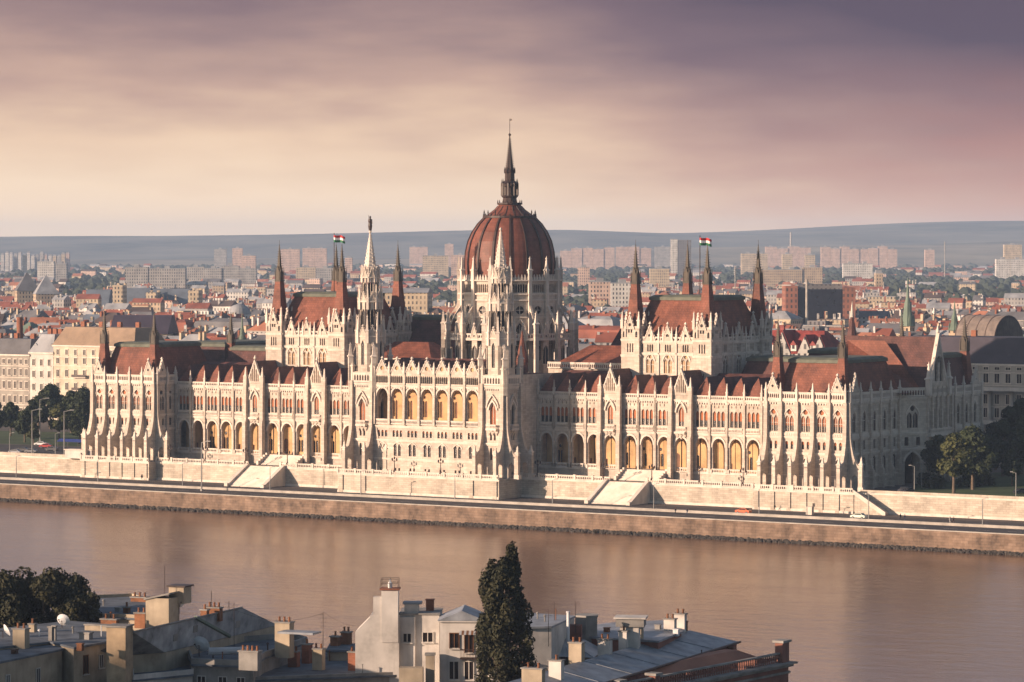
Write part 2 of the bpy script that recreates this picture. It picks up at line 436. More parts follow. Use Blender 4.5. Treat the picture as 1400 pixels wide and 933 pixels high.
def spire_me(w, z0, z1, lower, name):
    def mk():
        b = MB(lower); sq = lambda x, z: [(-x, -x, z), (x, -x, z), (x, x, z), (-x, x, z)]
        H = z1 - z0
        b.rings([sq(w, 0), sq(w * .84, H * .1), sq(w * .44, H * .52)], lower, False)
        zb = H * .52
        DM = M['copper']
        b.rings([sq(w * .5, zb), sq(w * .5, zb + H * .015), sq(w * .37, zb + H * .02), sq(w * .33, zb + H * .11), sq(w * .39, zb + H * .115), sq(w * .25, zb + H * .15), sq(.13, H * .96), sq(.05, H)], DM, True)
        for sx in (-1, 1):
            for sy in (-1, 1):
                x, y = sx * w * .44, sy * w * .44
                b.lathe(x, y, [(w * .07, zb), (w * .06, zb + H * .13), (.01, zb + H * .2)], 4, .5, DM)
        for k in range(4):                       # little lucarnes at the break
            fr = Fr(0, 0, k * 90); b.fr = fr
            b.slab(-w * .3, w * .3, zb + H * .015, [(-w * .3, zb + H * .12), (0, zb + H * .2), (w * .3, zb + H * .12)], [], w * .43, w * .3, DM)
        b.fr = ID
        for k in range(1, 9):
            z = zb + H * .14 + (H * .8 - zb) * k / 9; r = .1 + w * .36 * (1 - (z - zb - H * .14) / (H * .82 - H * .14 + H - H * .82 - zb + .01)) + .1
            b.box(-r, r, -r, r, z, z + .12, DM)
        b.tube((0, 0, H), (0, 0, H * 1.06), .05, 4, M['dark_metal'])
        b.lathe(0, 0, [(.01, H * .985), (.2, H * .995), (.01, H * 1.005)], 6, 0, M['dark_metal'])
        return b.mesh('spire')
    return ('spire', w, round(H_(z0, z1), 2), lower.name), mk
def H_(a, b): return b - a
def spire(b, x, y, w, z0, z1, lower):
    key, mk = spire_me(w, z0, z1, lower, 'spire'); part(b, ID, 'spire', key, mk, x, -y, z0)
def mansard(b, x0, x1, y0, y1, z0, z1, ix, iy, m, crest=True, name='roof'):
    q = MB(m)
    P = lambda x, y, z: (x, -y, z)
    a = [P(x0, y0, z0), P(x1, y0, z0), P(x1, y1, z0), P(x0, y1, z0)]
    c = [P(x0 + ix, y0 + iy, z1), P(x1 - ix, y0 + iy, z1), P(x1 - ix, y1 - iy, z1), P(x0 + ix, y1 - iy, z1)]
    q.rings([a, c], m, False)
    if crest:
        cp = M['ledge']; g = .35
        c2 = [(x + (-g if i in (0, 3) else g), -(y_ + (-g if i in (0, 1) else g)), z1) for i, (x, y_) in enumerate([(p[0], -p[1]) for p in c])]
        c3 = [(p[0], p[1], z1 + .9) for p in c2]
        c4 = [(p[0] + (1.2 if i in (0, 3) else -1.2), p[1] - (1.2 if i in (0, 1) else -1.2), z1 + 1.5) for i, p in enumerate(c3)]
        q.rings([c2, c3, c4], cp, False); q.poly(c4, cp); q.poly(list(reversed(c2)), cp)
    else: q.poly(c, m)
    b.todo.append(lambda o: q.obj(name, o))
    return q
def ridge(b, pts, name='roof'):   # roof given by faces [(points (x,y,z), mat)]
    q = MB()
    for f, m in pts: q.poly([(x, -y, z) for x, y, z in f], m)
    b.todo.append(lambda o: q.obj(name, o))

PAV = [111.0, 116.02, 121.05, 126.08, 131.1]
SB = M['slate_brown_shade']; SR = M['slate_red']
FS = Fr(134, 0, 90)        # south front, u = Y
for sgn in (-1, 1):
    b = section('end_pavilion', 'five-bay end pavilion with flared buttresses and amber windows')
    fr = Fr(0, 0, 0)
    us = sorted(sgn * u for u in PAV)
    lo, hi = (-134, -108.5) if sgn < 0 else (108.5, 134)
    pavilion_front(b, fr, us, first=lo + .4, last=hi - .4)
    # side walls
    if sgn < 0:
        f2 = Fr(-108.5, 0, 90); hs = []
        for c, sm in ((2.9, 0), (7.4, 1)):
            if sm:
                one = [h_arch(0, .5, 26.7, 30, 1.0), h_circ(0, 32, .5)]
                hs += holes_at(one + [h_rect(0, .5, 21.7, 24), h_rect(0, .4, 11.2, 13)], c); window(b, f2, c, 'ret1', one); window(b, f2, c, 'ret2', [h_rect(0, .5, 21.7, 24)]); window(b, f2, c, 'ret3', [h_rect(0, .4, 11.2, 13)])
            else: hs += pavilion_bay(b, f2, c, False)
        b.fr = f2; b.slab(0, 9.7, ZT - .2, 35.2, hs, 0, -.6, 0, back=False, edges=False)
        for z in (25.0, 20.6, 34.9): cornice(b, f2, 0, 9.7, z, .35, .4)
        flared_buttress(b, f2, .5, top=34.9); buttress(b, f2, 5.3, ZT, ((1.2, 0), (1.2, 6), (.8, 8), (.7, 24)), .45)
        balus(b, f2, 2.9, .25, 35.5, 4.2, 1.9, 6, .35); balus(b, f2, 7.5, .25, 35.5, 3.6, 1.9, 5, .35); gable(b, f2, 2.9, .28, 37.6, 2.0, 4.6, circle=(1.5, .38), fill=GL)
        for u in (.4, 5.3, 9.4): pinnacle(b, f2, u, .45, 34.6, 5.6, .36, 3.3)
        f3 = Fr(-134, 34, 270); flared_buttress(b, f3, 33.5, top=34.9)
        b.fr = f3; b.slab(0, 34, ZT - .2, 35.2, [], 0, -.6, 0, back=False, edges=False); cornice(b, f3, 0, 34, 34.9, .5, .5)
        b.fr = Fr(-121, 34, 180); b.slab(-13, 13, ZT - .2, 35.2, [], 0, -.6, 0, back=False, edges=False)
        b.fr = ID; b.poly([(-134, 0, 35.3), (-108.5, 0, 35.3), (-108.5, -34, 35.3), (-134, -34, 35.3)], M['slate_brown_shade'])
        mansard(b, -132.2, -110.2, 1.9, 32, 35.4, 46, 2.6, 4.2, SR)
    else:
        f2 = Fr(108.5, 9.7, 270)
        b.fr = f2; b.slab(0, 9.7, ZT - .2, 35.2, [], 0, -.6, 0, back=False, edges=False); cornice(b, f2, 0, 9.7, 34.9, .5, .5)
        b.fr = ID; b.poly([(108.5, 0, 35.3), (134, 0, 35.3), (134, -34, 35.3), (108.5, -34, 35.3)], M['slate_brown_shade'])
        mansard(b, 110.2, 132.2, 1.9, 36, 35.4, 45.4, 2.6, 4.2, SR)
    for x in (111.0, 131.2): spire(b, sgn * x, 2.6, 2.15, 36, 57.2, SR)
    finish(b)

# south front: plain bays, canted bay, gabled centre, far bays
b = section('south_front', 'shaded south front of the palace with a tall gable')
us = [3.9, 9.95, 16.1, 22.2, 28.3]
hsS = []
L_TALL = [h_arch(0, .95, 26.6, 30.4, 1.9)]; L_TALLP = [h_arch(-.0, .9, 15.0, 18.6, 1.2)]
def south_bays(b, fr, us, u0, u1, butt=True, gab=()):
    hs = []
    for c in us:
        one = L_TALL + [h_rect(0, .75, 21.7, 24.2)] + L_TALLP + [h_rect(0, .6, 11.4, 13)]
        hs += holes_at(one, c)
        window(b, fr, c, 'stall', L_TALL, bars=((-.06, .06, 26.6, 31.4), (-.9, .9, 29.6, 29.75))); window(b, fr, c, 'smid', [h_rect(0, .75, 21.7, 24.2)], bars=((-.06, .06, 21.7, 24.2),)); window(b, fr, c, 'slow', L_TALLP, bars=((-.06, .06, 15, 19),)); window(b, fr, c, 'sbase', [h_rect(0, .6, 11.4, 13)])
    b.fr = fr; b.slab(u0, u1, ZT - .2, 35.2, hs, 0, -.6, 0, back=False, edges=False)
    for c in us: hood(b, fr, c, 1.1, 30.4, rise=2.2)
    for z in (25.0, 20.6, 34.9): cornice(b, fr, u0, u1, z, .4, .4)
    b.fr = fr; b.box(u0, u1, -.1, .25, 25.42, 26.25, TR); b.box(u0, u1, -.1, .3, 14.0, 14.3, TR)
    corbels(b, fr, u0, u1, 34.6)
    ed = [(a + c) / 2 for a, c in zip(us, us[1:])]
    for e in [u0 + .3] + ed + [u1 - .3]:
        if butt: buttress(b, fr, e, ZT, ((1.5, 0), (1.5, 5), (.9, 6.5), (.85, 13), (.65, 14), (.65, 24.1)), .45)
        pinnacle(b, fr, e, .45, 34.6, 5.8, .36, 3.3)
    e = [u0 + .3] + ed + [u1 - .3]
    for a, c in zip(e, e[1:]): balus(b, fr, (a + c) / 2, .25, 35.5, c - a - .8, 1.9, max(3, int((c - a) / .85)), .35)
    for c in gab: gable(b, fr, c, .28, 37.6, 2.0, 4.6, circle=(1.5, .38), fill=GL)
south_bays(b, FS, us, .4, 31.0, gab=(3.9,))
flared_buttress(b, FS, .5, top=34.9)
# canted bay with the porch arch
FC = Fr(134, 31.0, 62); LC = 9.4
big = [h_arch(-1.0, .85, 26.6, 29.8, 1.2), h_arch(1.0, .85, 26.6, 29.8, 1.2), h_circ(0, 32.1, .8)]
hs = holes_at(big, LC / 2) + [h_rect(LC / 2 - 2, .7, 21.6, 24), h_rect(LC / 2 + 2, .7, 21.6, 24), h_arch(LC / 2, 2.6, ZT - .1, 17.2, 2.6)]
window(b, FC, LC / 2, 'canted', big, bars=((-1.05, -.95, 26.6, 30.6), (.95, 1.05, 26.6, 30.6)))
for d in (-2, 2): window(b, FC, LC / 2 + d, 'cantmid', [h_rect(0, .7, 21.6, 24)])
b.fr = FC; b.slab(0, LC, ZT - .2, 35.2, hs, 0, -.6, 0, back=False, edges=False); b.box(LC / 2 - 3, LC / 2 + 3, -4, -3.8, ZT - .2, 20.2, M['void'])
for d in (-1, 1): b.poly([(LC / 2 + d * 2.7, -.6, ZT - .2), (LC / 2 + d * 2.7, -3.8, ZT - .2), (LC / 2 + d * 2.7, -3.8, 20), (LC / 2 + d * 2.7, -.6, 20)], ST)
b.poly([(LC / 2 - 2.7, -.6, 20), (LC / 2 + 2.7, -.6, 20), (LC / 2 + 2.7, -3.8, 20), (LC / 2 - 2.7, -3.8, 20)], ST)
hood(b, FC, LC / 2, 2.7, 17.2, .3, .3, rise=2.8); hood(b, FC, LC / 2, 2.2, 30, .2, .2, rise=3.2)
for z in (25.0, 20.6, 34.9): cornice(b, FC, 0, LC, z, .4, .4)
balus(b, FC, LC / 2, .25, 35.5, LC - 1.2, 2.3, 9, .35)
# gabled centre
XG = 134 + LC * cos(R(62)); YG = 31 + LC * sin(R(62)); FG = Fr(XG, YG, 90); LG = 16.4
L_G = [h_arch(0, .85, 26.4, 30.6, 1.7)]
hs = [];
for i in range(4):
    c = 1.9 + i * 3.0; hs += holes_at(L_G + [h_rect(0, .7, 21.5, 24), h_arch(0, .8, 13.5, 18, 1.4)], c); window(b, FG, c, 'gtall', L_G, bars=((-.06, .06, 26.4, 31.6),)); window(b, FG, c, 'gmid', [h_rect(0, .7, 21.5, 24)]); window(b, FG, c, 'glow', [h_arch(0, .8, 13.5, 18, 1.4)])
for c in (14.3,):
    hs += holes_at(L_G, c); window(b, FG, c, 'gtall', L_G)
b.fr = FG; b.slab(0, LG, ZT - .2, 36.4, hs, 0, -.6, 0, back=False, edges=False)
for z in (24.6, 35.4): cornice(b, FG, 0, LG, z, .45, .45)
b.fr = FG; b.box(0, 13.4, .3, 1.6, 24.0, 24.9, TR)
balus(b, FG, 6.7, 1.4, 24.95, 13.2, 1.1, 16, .25)
for u in (0.4, 3.4, 6.4, 9.4, 12.9, 16): buttress(b, FG, u, ZT, ((1.3, 0), (1.3, 6), (.7, 8), (.6, 25.5)), .42)
for c in (3.4 - 1.5, 3.4 + 1.5, 7.9, 10.9, 14.4): balus(b, FG, c, .3, 36.0, 2.4, 1.9, 3, .3)
for u in (0.2, 12.9): pinnacle(b, FG, u, .7, 35.6, 9.6, .7, 4.4)
gable(b, FG, 6.6, .3, 38.0, 5.6, 14.4, circle=(7.6, 1.0), slots=2, fill=GL, thick=.8)
ridge(b, [([(XG - .4, YG + 1.0, 38), (XG - .4, YG + 6.6, 52), (XG - 30, YG + 6.6, 52), (XG - 30, YG + 1.0, 38)], SB),
          ([(XG - .4, YG + 12.2, 38), (XG - 30, YG + 12.2, 38), (XG - 30, YG + 6.6, 52), (XG - .4, YG + 6.6, 52)], SB)])
ridge(b, [([(137, 28, 36.5), (137, 40, 36.5), (124, 42, 50.8), (112, 42, 50.8), (112, 28, 36.5)], SR)])
# far bays
XF = XG - 2.4; FF = Fr(XF, YG + LG, 90)
b.fr = Fr(XG, YG + LG, 180); b.slab(0, 2.4, ZT - .2, 36.4, [], 0, -.6, 0, back=False, edges=False)
us = [3.4, 9.0, 14.6, 20.2]; south_bays(b, FF, us, .4, 24.2, gab=(20.2,))
yb = YG + LG + 24.4
b.fr = Fr(XF, yb, 180); b.slab(0, 28, ZT - .2, 35.2, [], 0, -.6, 0, back=False, edges=False); cornice(b, b.fr, 0, 28, 34.9, .5, .5)
b.fr = Fr(108.5, yb, 270); b.slab(0, yb - 34, ZT - .2, 35.2, [], 0, -.6, 0, back=False, edges=False)
b.fr = ID; b.poly([(108.5, -31, 35.25), (134, -31, 35.25), (XG, -YG, 35.25), (XG, -YG - LG, 35.25), (XF, -YG - LG, 35.25), (XF, -yb, 35.25), (108.5, -yb, 35.25)], SB)
mansard(b, 110, XF - 1.6, YG + LG - 2, yb - 1.6, 35.4, 45.4, 2.6, 3, SB)
spire(b, XF - 3.6, yb - 3.6, 2.3, 36, 57.4, SR); spire(b, 112, yb - 3.6, 2.2, 36, 57.2, SR)
finish(b)

# --- river wings
L_TRI = [h_arch(d, .53, 26.5, 30.3, .75, True, 3) for d in (-1.38, 0, 1.38)]
L_ONE = [h_arch(0, .85, 26.5, 30.6, 1.4)]
L_DOOR = [h_arch(-1.2, .5, 13.55, 17.6, .6, False, 3), h_rect(-1.2, .5, 18.6, 19.6)]
YW, ZF = 9.7, 13.6
def arcade_back(b, fr, c, kind, v=-4.6):
    if kind == 0: hs = [h_arch(1.25, .42, 14.4, 17.6, .5, False, 3), h_arch(2.3, .42, 14.4, 17.6, .5, False, 3), h_circ(1.78, 19.3, .5)]; g = GL
    elif kind == 1: hs = [h_arch(1.7, .85, ZF + .05, 17.6, .8, False, 3)]; g = M['wood']
    else: hs = [h_rect(1.5, .4, ZF + .3, 16.0), h_arch(-.4, .3, 14.4, 16.2, .3, False, 3)]; g = M['wood']
    b.fr = fr; b.slab(c - 2.9, c + 2.9, ZF - .1, 24.2, holes_at(hs, c), v, v - .5, M['ochre'], back=False, edges=False)
    me = pane_mesh(('arc', kind), hs, g)
    b.todo.append(lambda o: put('window' if kind == 0 else 'door', me, o, fr, c, v - .3))
for sgn in (-1, 1):
    b = section('river_wing', 'long river wing with a tall ochre arcade and triple windows')
    fr = Fr(0, YW, 0)
    inner = [30.2, 35.63, 41.06, 46.5]; mid = [58.78, 64.45, 70.12]; outer = [82.45, 88.05, 93.65, 99.25, 104.85]
    gabs = [52.6, 76.3]
    bays = [(c, 2.72) for c in inner] + [(c, 2.83) for c in mid] + [(c, 2.8) for c in outer]
    hs = []; fr = Fr(0, YW, 0)
    allb = sorted([(sgn * c, w, 0) for c, w in bays] + [(sgn * c, 3.35, 1) for c in gabs])
    for c, w, g in allb:
        f = fr if not g else Fr(0, YW - .9, 0)
        up = L_ONE if g else L_TRI
        h = holes_at([h_arch(0, 1.95, ZF, 20.7, 2.5, False, 6)] + up, c)
        if not g:
            for d in (-1.38, 0, 1.38): h.append(h_arch(c + d, .14, 31.9, 32.5, .2, True, 2))
        u0, u1 = c - w, c + w
        b.fr = f; b.slab(u0, u1, ZF - .2, 35.3, h, 0, -.9, 0, back=True, edges=True)
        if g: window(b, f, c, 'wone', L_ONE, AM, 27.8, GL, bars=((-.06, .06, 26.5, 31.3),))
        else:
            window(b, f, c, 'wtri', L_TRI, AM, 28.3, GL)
        hood(b, f, c, 2.0, 20.75, .28, .22, rise=2.55, pointed=False)
        if g: hood(b, f, c, 1.5, 30.4, .25, .5, rise=3.0)
        for z, o in ((24.3, .35), (33.75, .4)): cornice(b, f, u0, u1, z, o, .35)
        corbels(b, f, u0 + .05, u1 - .05, 33.4, .7, h=.5)
        b.fr = f; b.box(u0, u1, -.05, .2, 24.75, 25.0, TR)
        if not g: balus(b, f, c, .2, 34.25, 2 * w - .2, 1.0, 8, .25)
        balus(b, f, c, .32, 25.0, 2 * w - 1.2 if not g else 3.2, 1.15, 9 if not g else 6, .2)
        if g:
            b.fr = f; b.box(c - 1.7, c + 1.7, 0, 1.25, 24.4, 24.95, TR)
            for d in (-1.2, 0, 1.2): b.poly([(c + d - .25, 0.01, 22.8), (c + d - .25, 1.1, 24.39), (c + d + .25, 1.1, 24.39), (c + d + .25, .01, 22.8)], TR)
            gable(b, f, c, -.2, 35.35, 3.0, 7.2, slots=5, fill=M['ochre'], thick=.6)
            for e in (u0 + .1, u1 - .1):
                buttress(b, f, e, ZT, ((1.5, 0), (1.5, 12.5), (1.15, 13.5), (1.1, 22), (.75, 23), (.75, 27)), .62); pinnacle(b, f, e, .35, 35.2, 5.4, .42, 2.3)
        else:
            for e in (u0, u1):
                if min(abs(abs(e) - x) for x in (49.25, 55.95, 72.95, 79.65)) > .4:
                    b.fr = f
                    pass
        # floor and ceiling of the loggia, its back wall
        kind = 1 if abs(abs(c) - 70.12) < .1 else (0 if abs(c) > 50 and abs(c) < 78 or int(abs(c)) % 3 == 0 else 2)
        arcade_back(b, fr, c, kind)
    edges = sorted({round(c - w, 2) for c, w, g in allb if not g} | {round(c + w, 2) for c, w, g in allb if not g})
    for e in edges:
        if min(abs(abs(e) - x) for x in (49.25, 55.95, 72.95, 79.65)) < .4: continue
        buttress(b, fr, e, 13.4, ((.55, 0), (.55, 11), (.4, 11.6), (.4, 21.6)), .3); pinnacle(b, fr, e, .25, 34.4, 4.6, .3, 1.9)
        b.fr = fr; b.box(e - .75, e + .75, .003, .5, ZF - .2, ZF + .9, TR)
    lo, hi = sorted((sgn * 27.4, sgn * 108.5))
    b.fr = fr
    b.box(lo, hi, -4.6, .3, 13.0, ZF - .01, TR); b.box(lo, hi, -5, -.9, 24.2, 24.5, M['ochre'])
    b.slab(lo, hi, ZT - .2, 13.0, [], .05, -.5, 0, back=False, edges=False)
    end = sgn * 108.2; b.box(min(sgn * 107.6, sgn * 108.5), max(sgn * 107.6, sgn * 108.5), -.9, 0, ZF - .2, 35.3)
    for c, w, g in allb:   # plinth panels between the piers
        if abs(c) < 57 or abs(c) > 72: balus(b, fr, c, .1, ZF + .02, 2 * w - 1.2, .95, 8, .2)
    # the saw-tooth roof
    faces = []; zr, yr = 41.3, 24
    for c, w, g in allb:
        u0, u1 = c - w, c + w; z0 = 35.2
        if g: ap, zz, y0 = YW + .3, 42.3, YW + .3
        else: ap, zz, y0 = YW + 3.0, 40.6, YW + .5
        if not g: faces.append(([(u0, y0, z0), (u1, y0, z0), (c, ap, zz)], SR))
        faces.append(([(u1, y0, z0), (u1, yr, z0), (c, yr, zz), (c, ap, zz)], SB)); faces.append(([(u0, y0, z0), (c, ap, zz), (c, yr, zz), (u0, yr, z0)], SB))  # front hips red, side slopes dark: sun and shade put into the slates
    faces.append(([(lo, 14, 36), (hi, 14, 36), (hi, 24, 41.2), (lo, 24, 41.2)], SB)); faces.append(([(lo, 34, 35), (lo, 24, 41.2), (hi, 24, 41.2), (hi, 34, 35)], SB))
    ridge(b, faces)
    b.fr = ID; b.poly([(lo, -YW - .9, 35.0), (hi, -YW - .9, 35.0), (hi, -34, 35), (lo, -34, 35)], SB)
    b.fr = Fr(0, 34, 180); b.slab(-hi, -lo, ZT - .2, 35, [], 0, -.5, 0, back=False, edges=False)
    finish(b)
# --- central block with the loggia
b = section('central_block', 'central block with seven gables and an open ochre loggia')
YC = -8.0; fr = Fr(0, YC, 0); XC = 18.9
CS = [(-3 + i) * 5.34 for i in range(7)]
L3 = [h_arch(d, .42, 21.6, 23.1, .45, False, 3) for d in (-1.3, 0, 1.3)]
L2 = [h_arch(d, .52, 16.0, 18.7, .8, False, 3) for d in (-.75, .75)]
LB = [h_rect(d, .32, 11.5, 12.45) for d in (-.65, .65)]
hs = []
for c in CS:
    hs += holes_at([h_arch(0, 1.95, 26.5, 33.4, 2.4, False, 6)] + L3 + L2 + LB, c)
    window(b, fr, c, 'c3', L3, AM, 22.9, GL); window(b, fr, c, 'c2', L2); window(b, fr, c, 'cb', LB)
b.fr = fr; b.slab(-XC, XC, ZT - .2, 36.6, hs, 0, -.8, 0, back=True, edges=False)
for c in CS:
    hood(b, fr, c, 2.0, 33.45, .28, .25, rise=2.5, pointed=False); hood(b, fr, c, 1.45, 18.7, .18, .15, rise=1.25)
    back = [h_arch(1.15, .4, 27.4, 31.6, .6, False, 3), h_arch(2.1, .4, 27.4 if c > -10 else 26.4, 31.6, .6, False, 3), h_circ(1.6, 33.2, .45)]
    b.fr = fr; b.slab(c - 2.67, c + 2.67, 26.2, 36.4, holes_at(back, c), -4.2, -4.7, M['ochre'], back=False, edges=False)
    window(b, fr, c, ('cl', c > -10), back, M['wood'], v=-4.5)
    b.fr = fr
    b.slab(c - 2.3, c + 2.3, 36.95, 40.6, holes_at([h_arch(d, .3, 37.5, 39.2, .5, True, 2) for d in (-1.75, -1.05, -.35, .35, 1.05, 1.75)], c), .25, -.05, 0)
    gable(b, fr, c, .05, 40.6, 2.25, 3.9, circle=(1.25, .62), fill=M['ochre'], thick=.5)
    balus(b, fr, c, .25, 25.45, 4.3, 1.25, 10, .25)
for i in range(8):
    e = -XC + .2 + i * (2 * XC - .4) / 7
    buttress(b, fr, e, 25.2, ((.75, 0), (.75, 1.6), (.5, 2), (.5, 15.2)), .38); pinnacle(b, fr, e, .35, 40.2, 3.7, .36, 1.7)
for z in (24.55, 20.5, 15.0, 36.55): cornice(b, fr, -XC, XC, z, .35, .35)
corbels(b, fr, -XC, XC, 36.3, .6)
b.fr = fr; b.box(-XC, XC, -4.7, -.8, 25.9, 26.3, TR); b.box(-XC, XC, -4.7, -.8, 36.2, 36.5, M['ochre']); b.box(-XC, XC, 0, .5, ZT - .2, 11.2, TR)
faces = []
for c in CS: faces += [([(c + 2.3, YC + .3, 40.4), (c + 2.3, 4, 40.4), (c, 4, 44.2), (c, YC + .3, 44.2)], SB), ([(c - 2.3, 4, 40.4), (c - 2.3, YC + .3, 40.4), (c, YC + .3, 44.2), (c, 4, 44.2)], SB)]
faces += [([(-XC, -1, 40), (XC, -1, 40), (XC, 6, 44.5), (-XC, 6, 44.5)], SB), ([(XC, 16, 40), (-XC, 16, 40), (-XC, 6, 44.5), (XC, 6, 44.5)], SB)]
ridge(b, faces)
b.fr = ID; b.poly([(-26, 7.5, 40.3), (26, 7.5, 40.3), (26, -20, 40.3), (-26, -20, 40.3)], SB)
b.fr = Fr(27, 0.3, 90); b.slab(0, 20, ZT, 40.4, [], 0, -.5, 0, back=False, edges=False)
b.fr = Fr(-27, 20.3, 270); b.slab(0, 20, ZT, 40.4, [], 0, -.5, 0, back=False, edges=False)
finish(b)

# --- the two pale spired towers that flank it
def flying(b, cx, cy, ang, r0, r1, z0, z1, pin=4.5, w=.45):
    # a flying buttress: outer pier, sloping arm with a curved underside
    fr = Fr(cx, cy, ang)
    def mk():
        q = MB(ST); q.fr = Fr(0, 0, 90)
        n = 6; us = [-r1 + (r1 - r0) * i / n for i in range(n + 1)]
        lo = [z0 + (z1 - z0) * math.sqrt(max(0, 1 - (1 - i / n) ** 2)) - .9 for i in range(n + 1)]
        hi = [z0 + .9 + (z1 - z0) * (i / n) ** .8 + .5 for i in range(n + 1)]
        lo = [min(l, h - .5) for l, h in zip(lo, hi)]
        q.rings([[(u, v, l), (u, v, h), ] for u, l, h in zip(us, lo, hi) for v in (w * .6,)], 0, False, closed=False)
        q.rings([[(u, v, l), (u, v, h), ] for u, l, h in zip(us, lo, hi) for v in (-w * .6,)], 0, False, closed=False)
        for arr in (lo, hi): q.rings([[(u, -w * .6, l), (u, w * .6, l)] for u, l in zip(us, arr)], 0, False, closed=False)
        q.box(-r1 - w, -r1 + w, -w, w, z0 - 7, z0 + 1.5, 0)
        return q.mesh('buttress')
    part(b, fr, 'buttress', ('fly', r0, r1, z0, z1, w), mk, 0, 0)
    pinnacle(b, fr, 0, r1, z0 + 1.5, pin, w * 1.05, pin * .3)
def stone_spire_me(z0, z1, r):
    def mk():
        q = MB(TR); q.lathe(0, 0, [(r, 0), (.16, z1 - z0)], 8, .5)
        for k in range(8):
            for j in range(12):
                f = j / 12; rr = r * (1 - f) * .97 + .16 * f; a = 2 * pi * (k + .5) / 8; z = (z1 - z0) * f
                x, y = rr * cos(a), rr * sin(a); s = .2 * (1 - f * .5); q.box(x - s, x + s, y - s, y + s, z, z + s * 2)
        q.lathe(0, 0, [(.1, z1 - z0 - .5), (.42, z1 - z0 - .1), (.42, z1 - z0 + .2), (.05, z1 - z0 + .6)], 8)
        return q.mesh('spire')
    return ('sspire', z0, z1, r), mk
def oct_stage(b, cx, cy, r, z0, z1, win, name, rot=.5, n=8):
    # eight-sided storey with a tall lancet in each face
    for k in range(n):
        a = 360 / n * k; half = r * math.tan(pi / n)
        fr = Fr(cx, cy, a); b.fr = fr
        b.slab(-half, half, z0, z1, [win], r, r - .4, 0, back=False, edges=False); b.box(-half, half, r - .1, r + .22, z1 - .35, z1, TR)
        window(b, fr, 0, name, [win], v=r - .3)
TWX = 23.2
for sgn in (-1, 1):
    b = section('spired_tower', 'pale openwork tower with a dark statue on its tip' if sgn < 0 else 'pale openwork tower with a plain tip')
    cx, cy = sgn * TWX, -4.1; hw = 4.1
    L_T1 = [h_arch(0, 1.05, 26.2, 30.4, 2.0)]; L_T2 = [h_arch(d, .36, 21.6, 23.6, .5, False, 3) for d in (-.65, .65)]; L_T3 = [h_arch(d, .4, 15.9, 18.9, .6, False, 3) for d in (-.65, .65)]; L_T4 = [h_rect(0, .35, 11.5, 12.5)]
    for th, amber_on in ((0, 1), (90, 0), (180, 0), (270, 0)):
        fr = Fr(cx, cy, th); F = lambda u, v, z: None
        hs = L_T1 + L_T2 + L_T3 + L_T4 if th in (0, 90) else []
        b.fr = fr; b.slab(-hw, hw, ZT - .2, 40.6, hs, hw, hw - .6, 0, back=False, edges=False)
        if hs:
            window(b, fr, 0, 't1' + str(amber_on), L_T1, M['void'] if not amber_on else AM, v=hw - .5, bars=((-.06, .06, 26.2, 32),)); window(b, fr, 0, 't2', L_T2, v=hw - .45); window(b, fr, 0, 't3', L_T3, v=hw - .45); window(b, fr, 0, 't4', L_T4, v=hw - .45)
            hood(b, fr, 0, 1.25, 30.4, .3, .4, rise=2.4, v=hw); hood(b, fr, 0, 1.9, 31, .2, .5, rise=3.6, v=hw)
            b.fr = fr; b.box(-1.8, 1.8, hw, hw + 1.2, 24.5, 25.0, TR); balus(b, fr, 0, hw + 1.05, 25.0, 3.4, 1.1, 7, .2)
            for d in (-1.3, 0, 1.3): b.poly([(d - .3, hw + .01, 22.9), (d - .3, hw + 1.1, 24.49), (d + .3, hw + 1.1, 24.49), (d + .3, hw + .01, 22.9)], TR)
        for z in (20.4, 36.9): cornice(b, fr, -hw, hw, z, .45, .45, v=hw)
        corbels(b, fr, -hw, hw, 36.6, .6, v=hw)
        balus(b, fr, 0, hw + .3, 37.6, 2 * hw - .6, 2.7, 8, .3)
        if th in (0, 90):
            f2 = Fr(*fr(0, hw, 0)[:2], th)
            for e in (-hw + .5, hw - .5): flared_buttress(b, f2, e, top=38.0)
        for e in (-hw + .3, hw - .3): pinnacle(b, fr, e, hw - .1, 37.5, 8.4, .62, 4.6)
    b.fr = ID; b.poly([(cx - hw, -cy - hw, 40.5), (cx + hw, -cy - hw, 40.5), (cx + hw, -cy + hw, 40.5), (cx - hw, -cy + hw, 40.5)], 0)
    oct_stage(b, cx, cy, 3.9, 40.4, 51.2, h_arch(0, .55, 42.6, 48.6, 1.3, True, 3), 'o1')
    oct_stage(b, cx, cy, 3.4, 51.2, 61.5, h_arch(0, .5, 52.8, 58.2, 1.0, True, 3), 'o2')
    oct_stage(b, cx, cy, 2.6, 61.5, 68.7, h_arch(0, .34, 62.6, 66.4, .7, True, 3), 'o3')
    for k in range(8):
        fr = Fr(cx, cy, 45 * k + 22.5)
        pinnacle(b, fr, 0, 4.1, 49.0, 8.6, .46, 3.6); pinnacle(b, fr, 0, 3.5, 59.0, 7.4, .36, 3.2); pinnacle(b, fr, 0, 2.65, 67.0, 5.4, .28, 1.9)
        f3 = Fr(cx, cy, 45 * k)
        gable(b, f3, 0, 3.7, 51.2, 1.3, 2.8); gable(b, f3, 0, 3.25, 61.5, 1.1, 2.4); gable(b, f3, 0, 2.5, 68.7, .9, 2.6)
        balus(b, f3, 0, 3.75, 51.3, 2.4, 1.0, 4, .15)
    for k in range(4): flying(b, cx, cy, 45 + 90 * k, 3.6, 6.0, 41.6, 49.4, 6.2, .6)
    key, mk = stone_spire_me(68.7, 82.0 if sgn < 0 else 82.6, 2.25); part(b, ID, 'spire', key, mk, cx, -cy, 68.7)
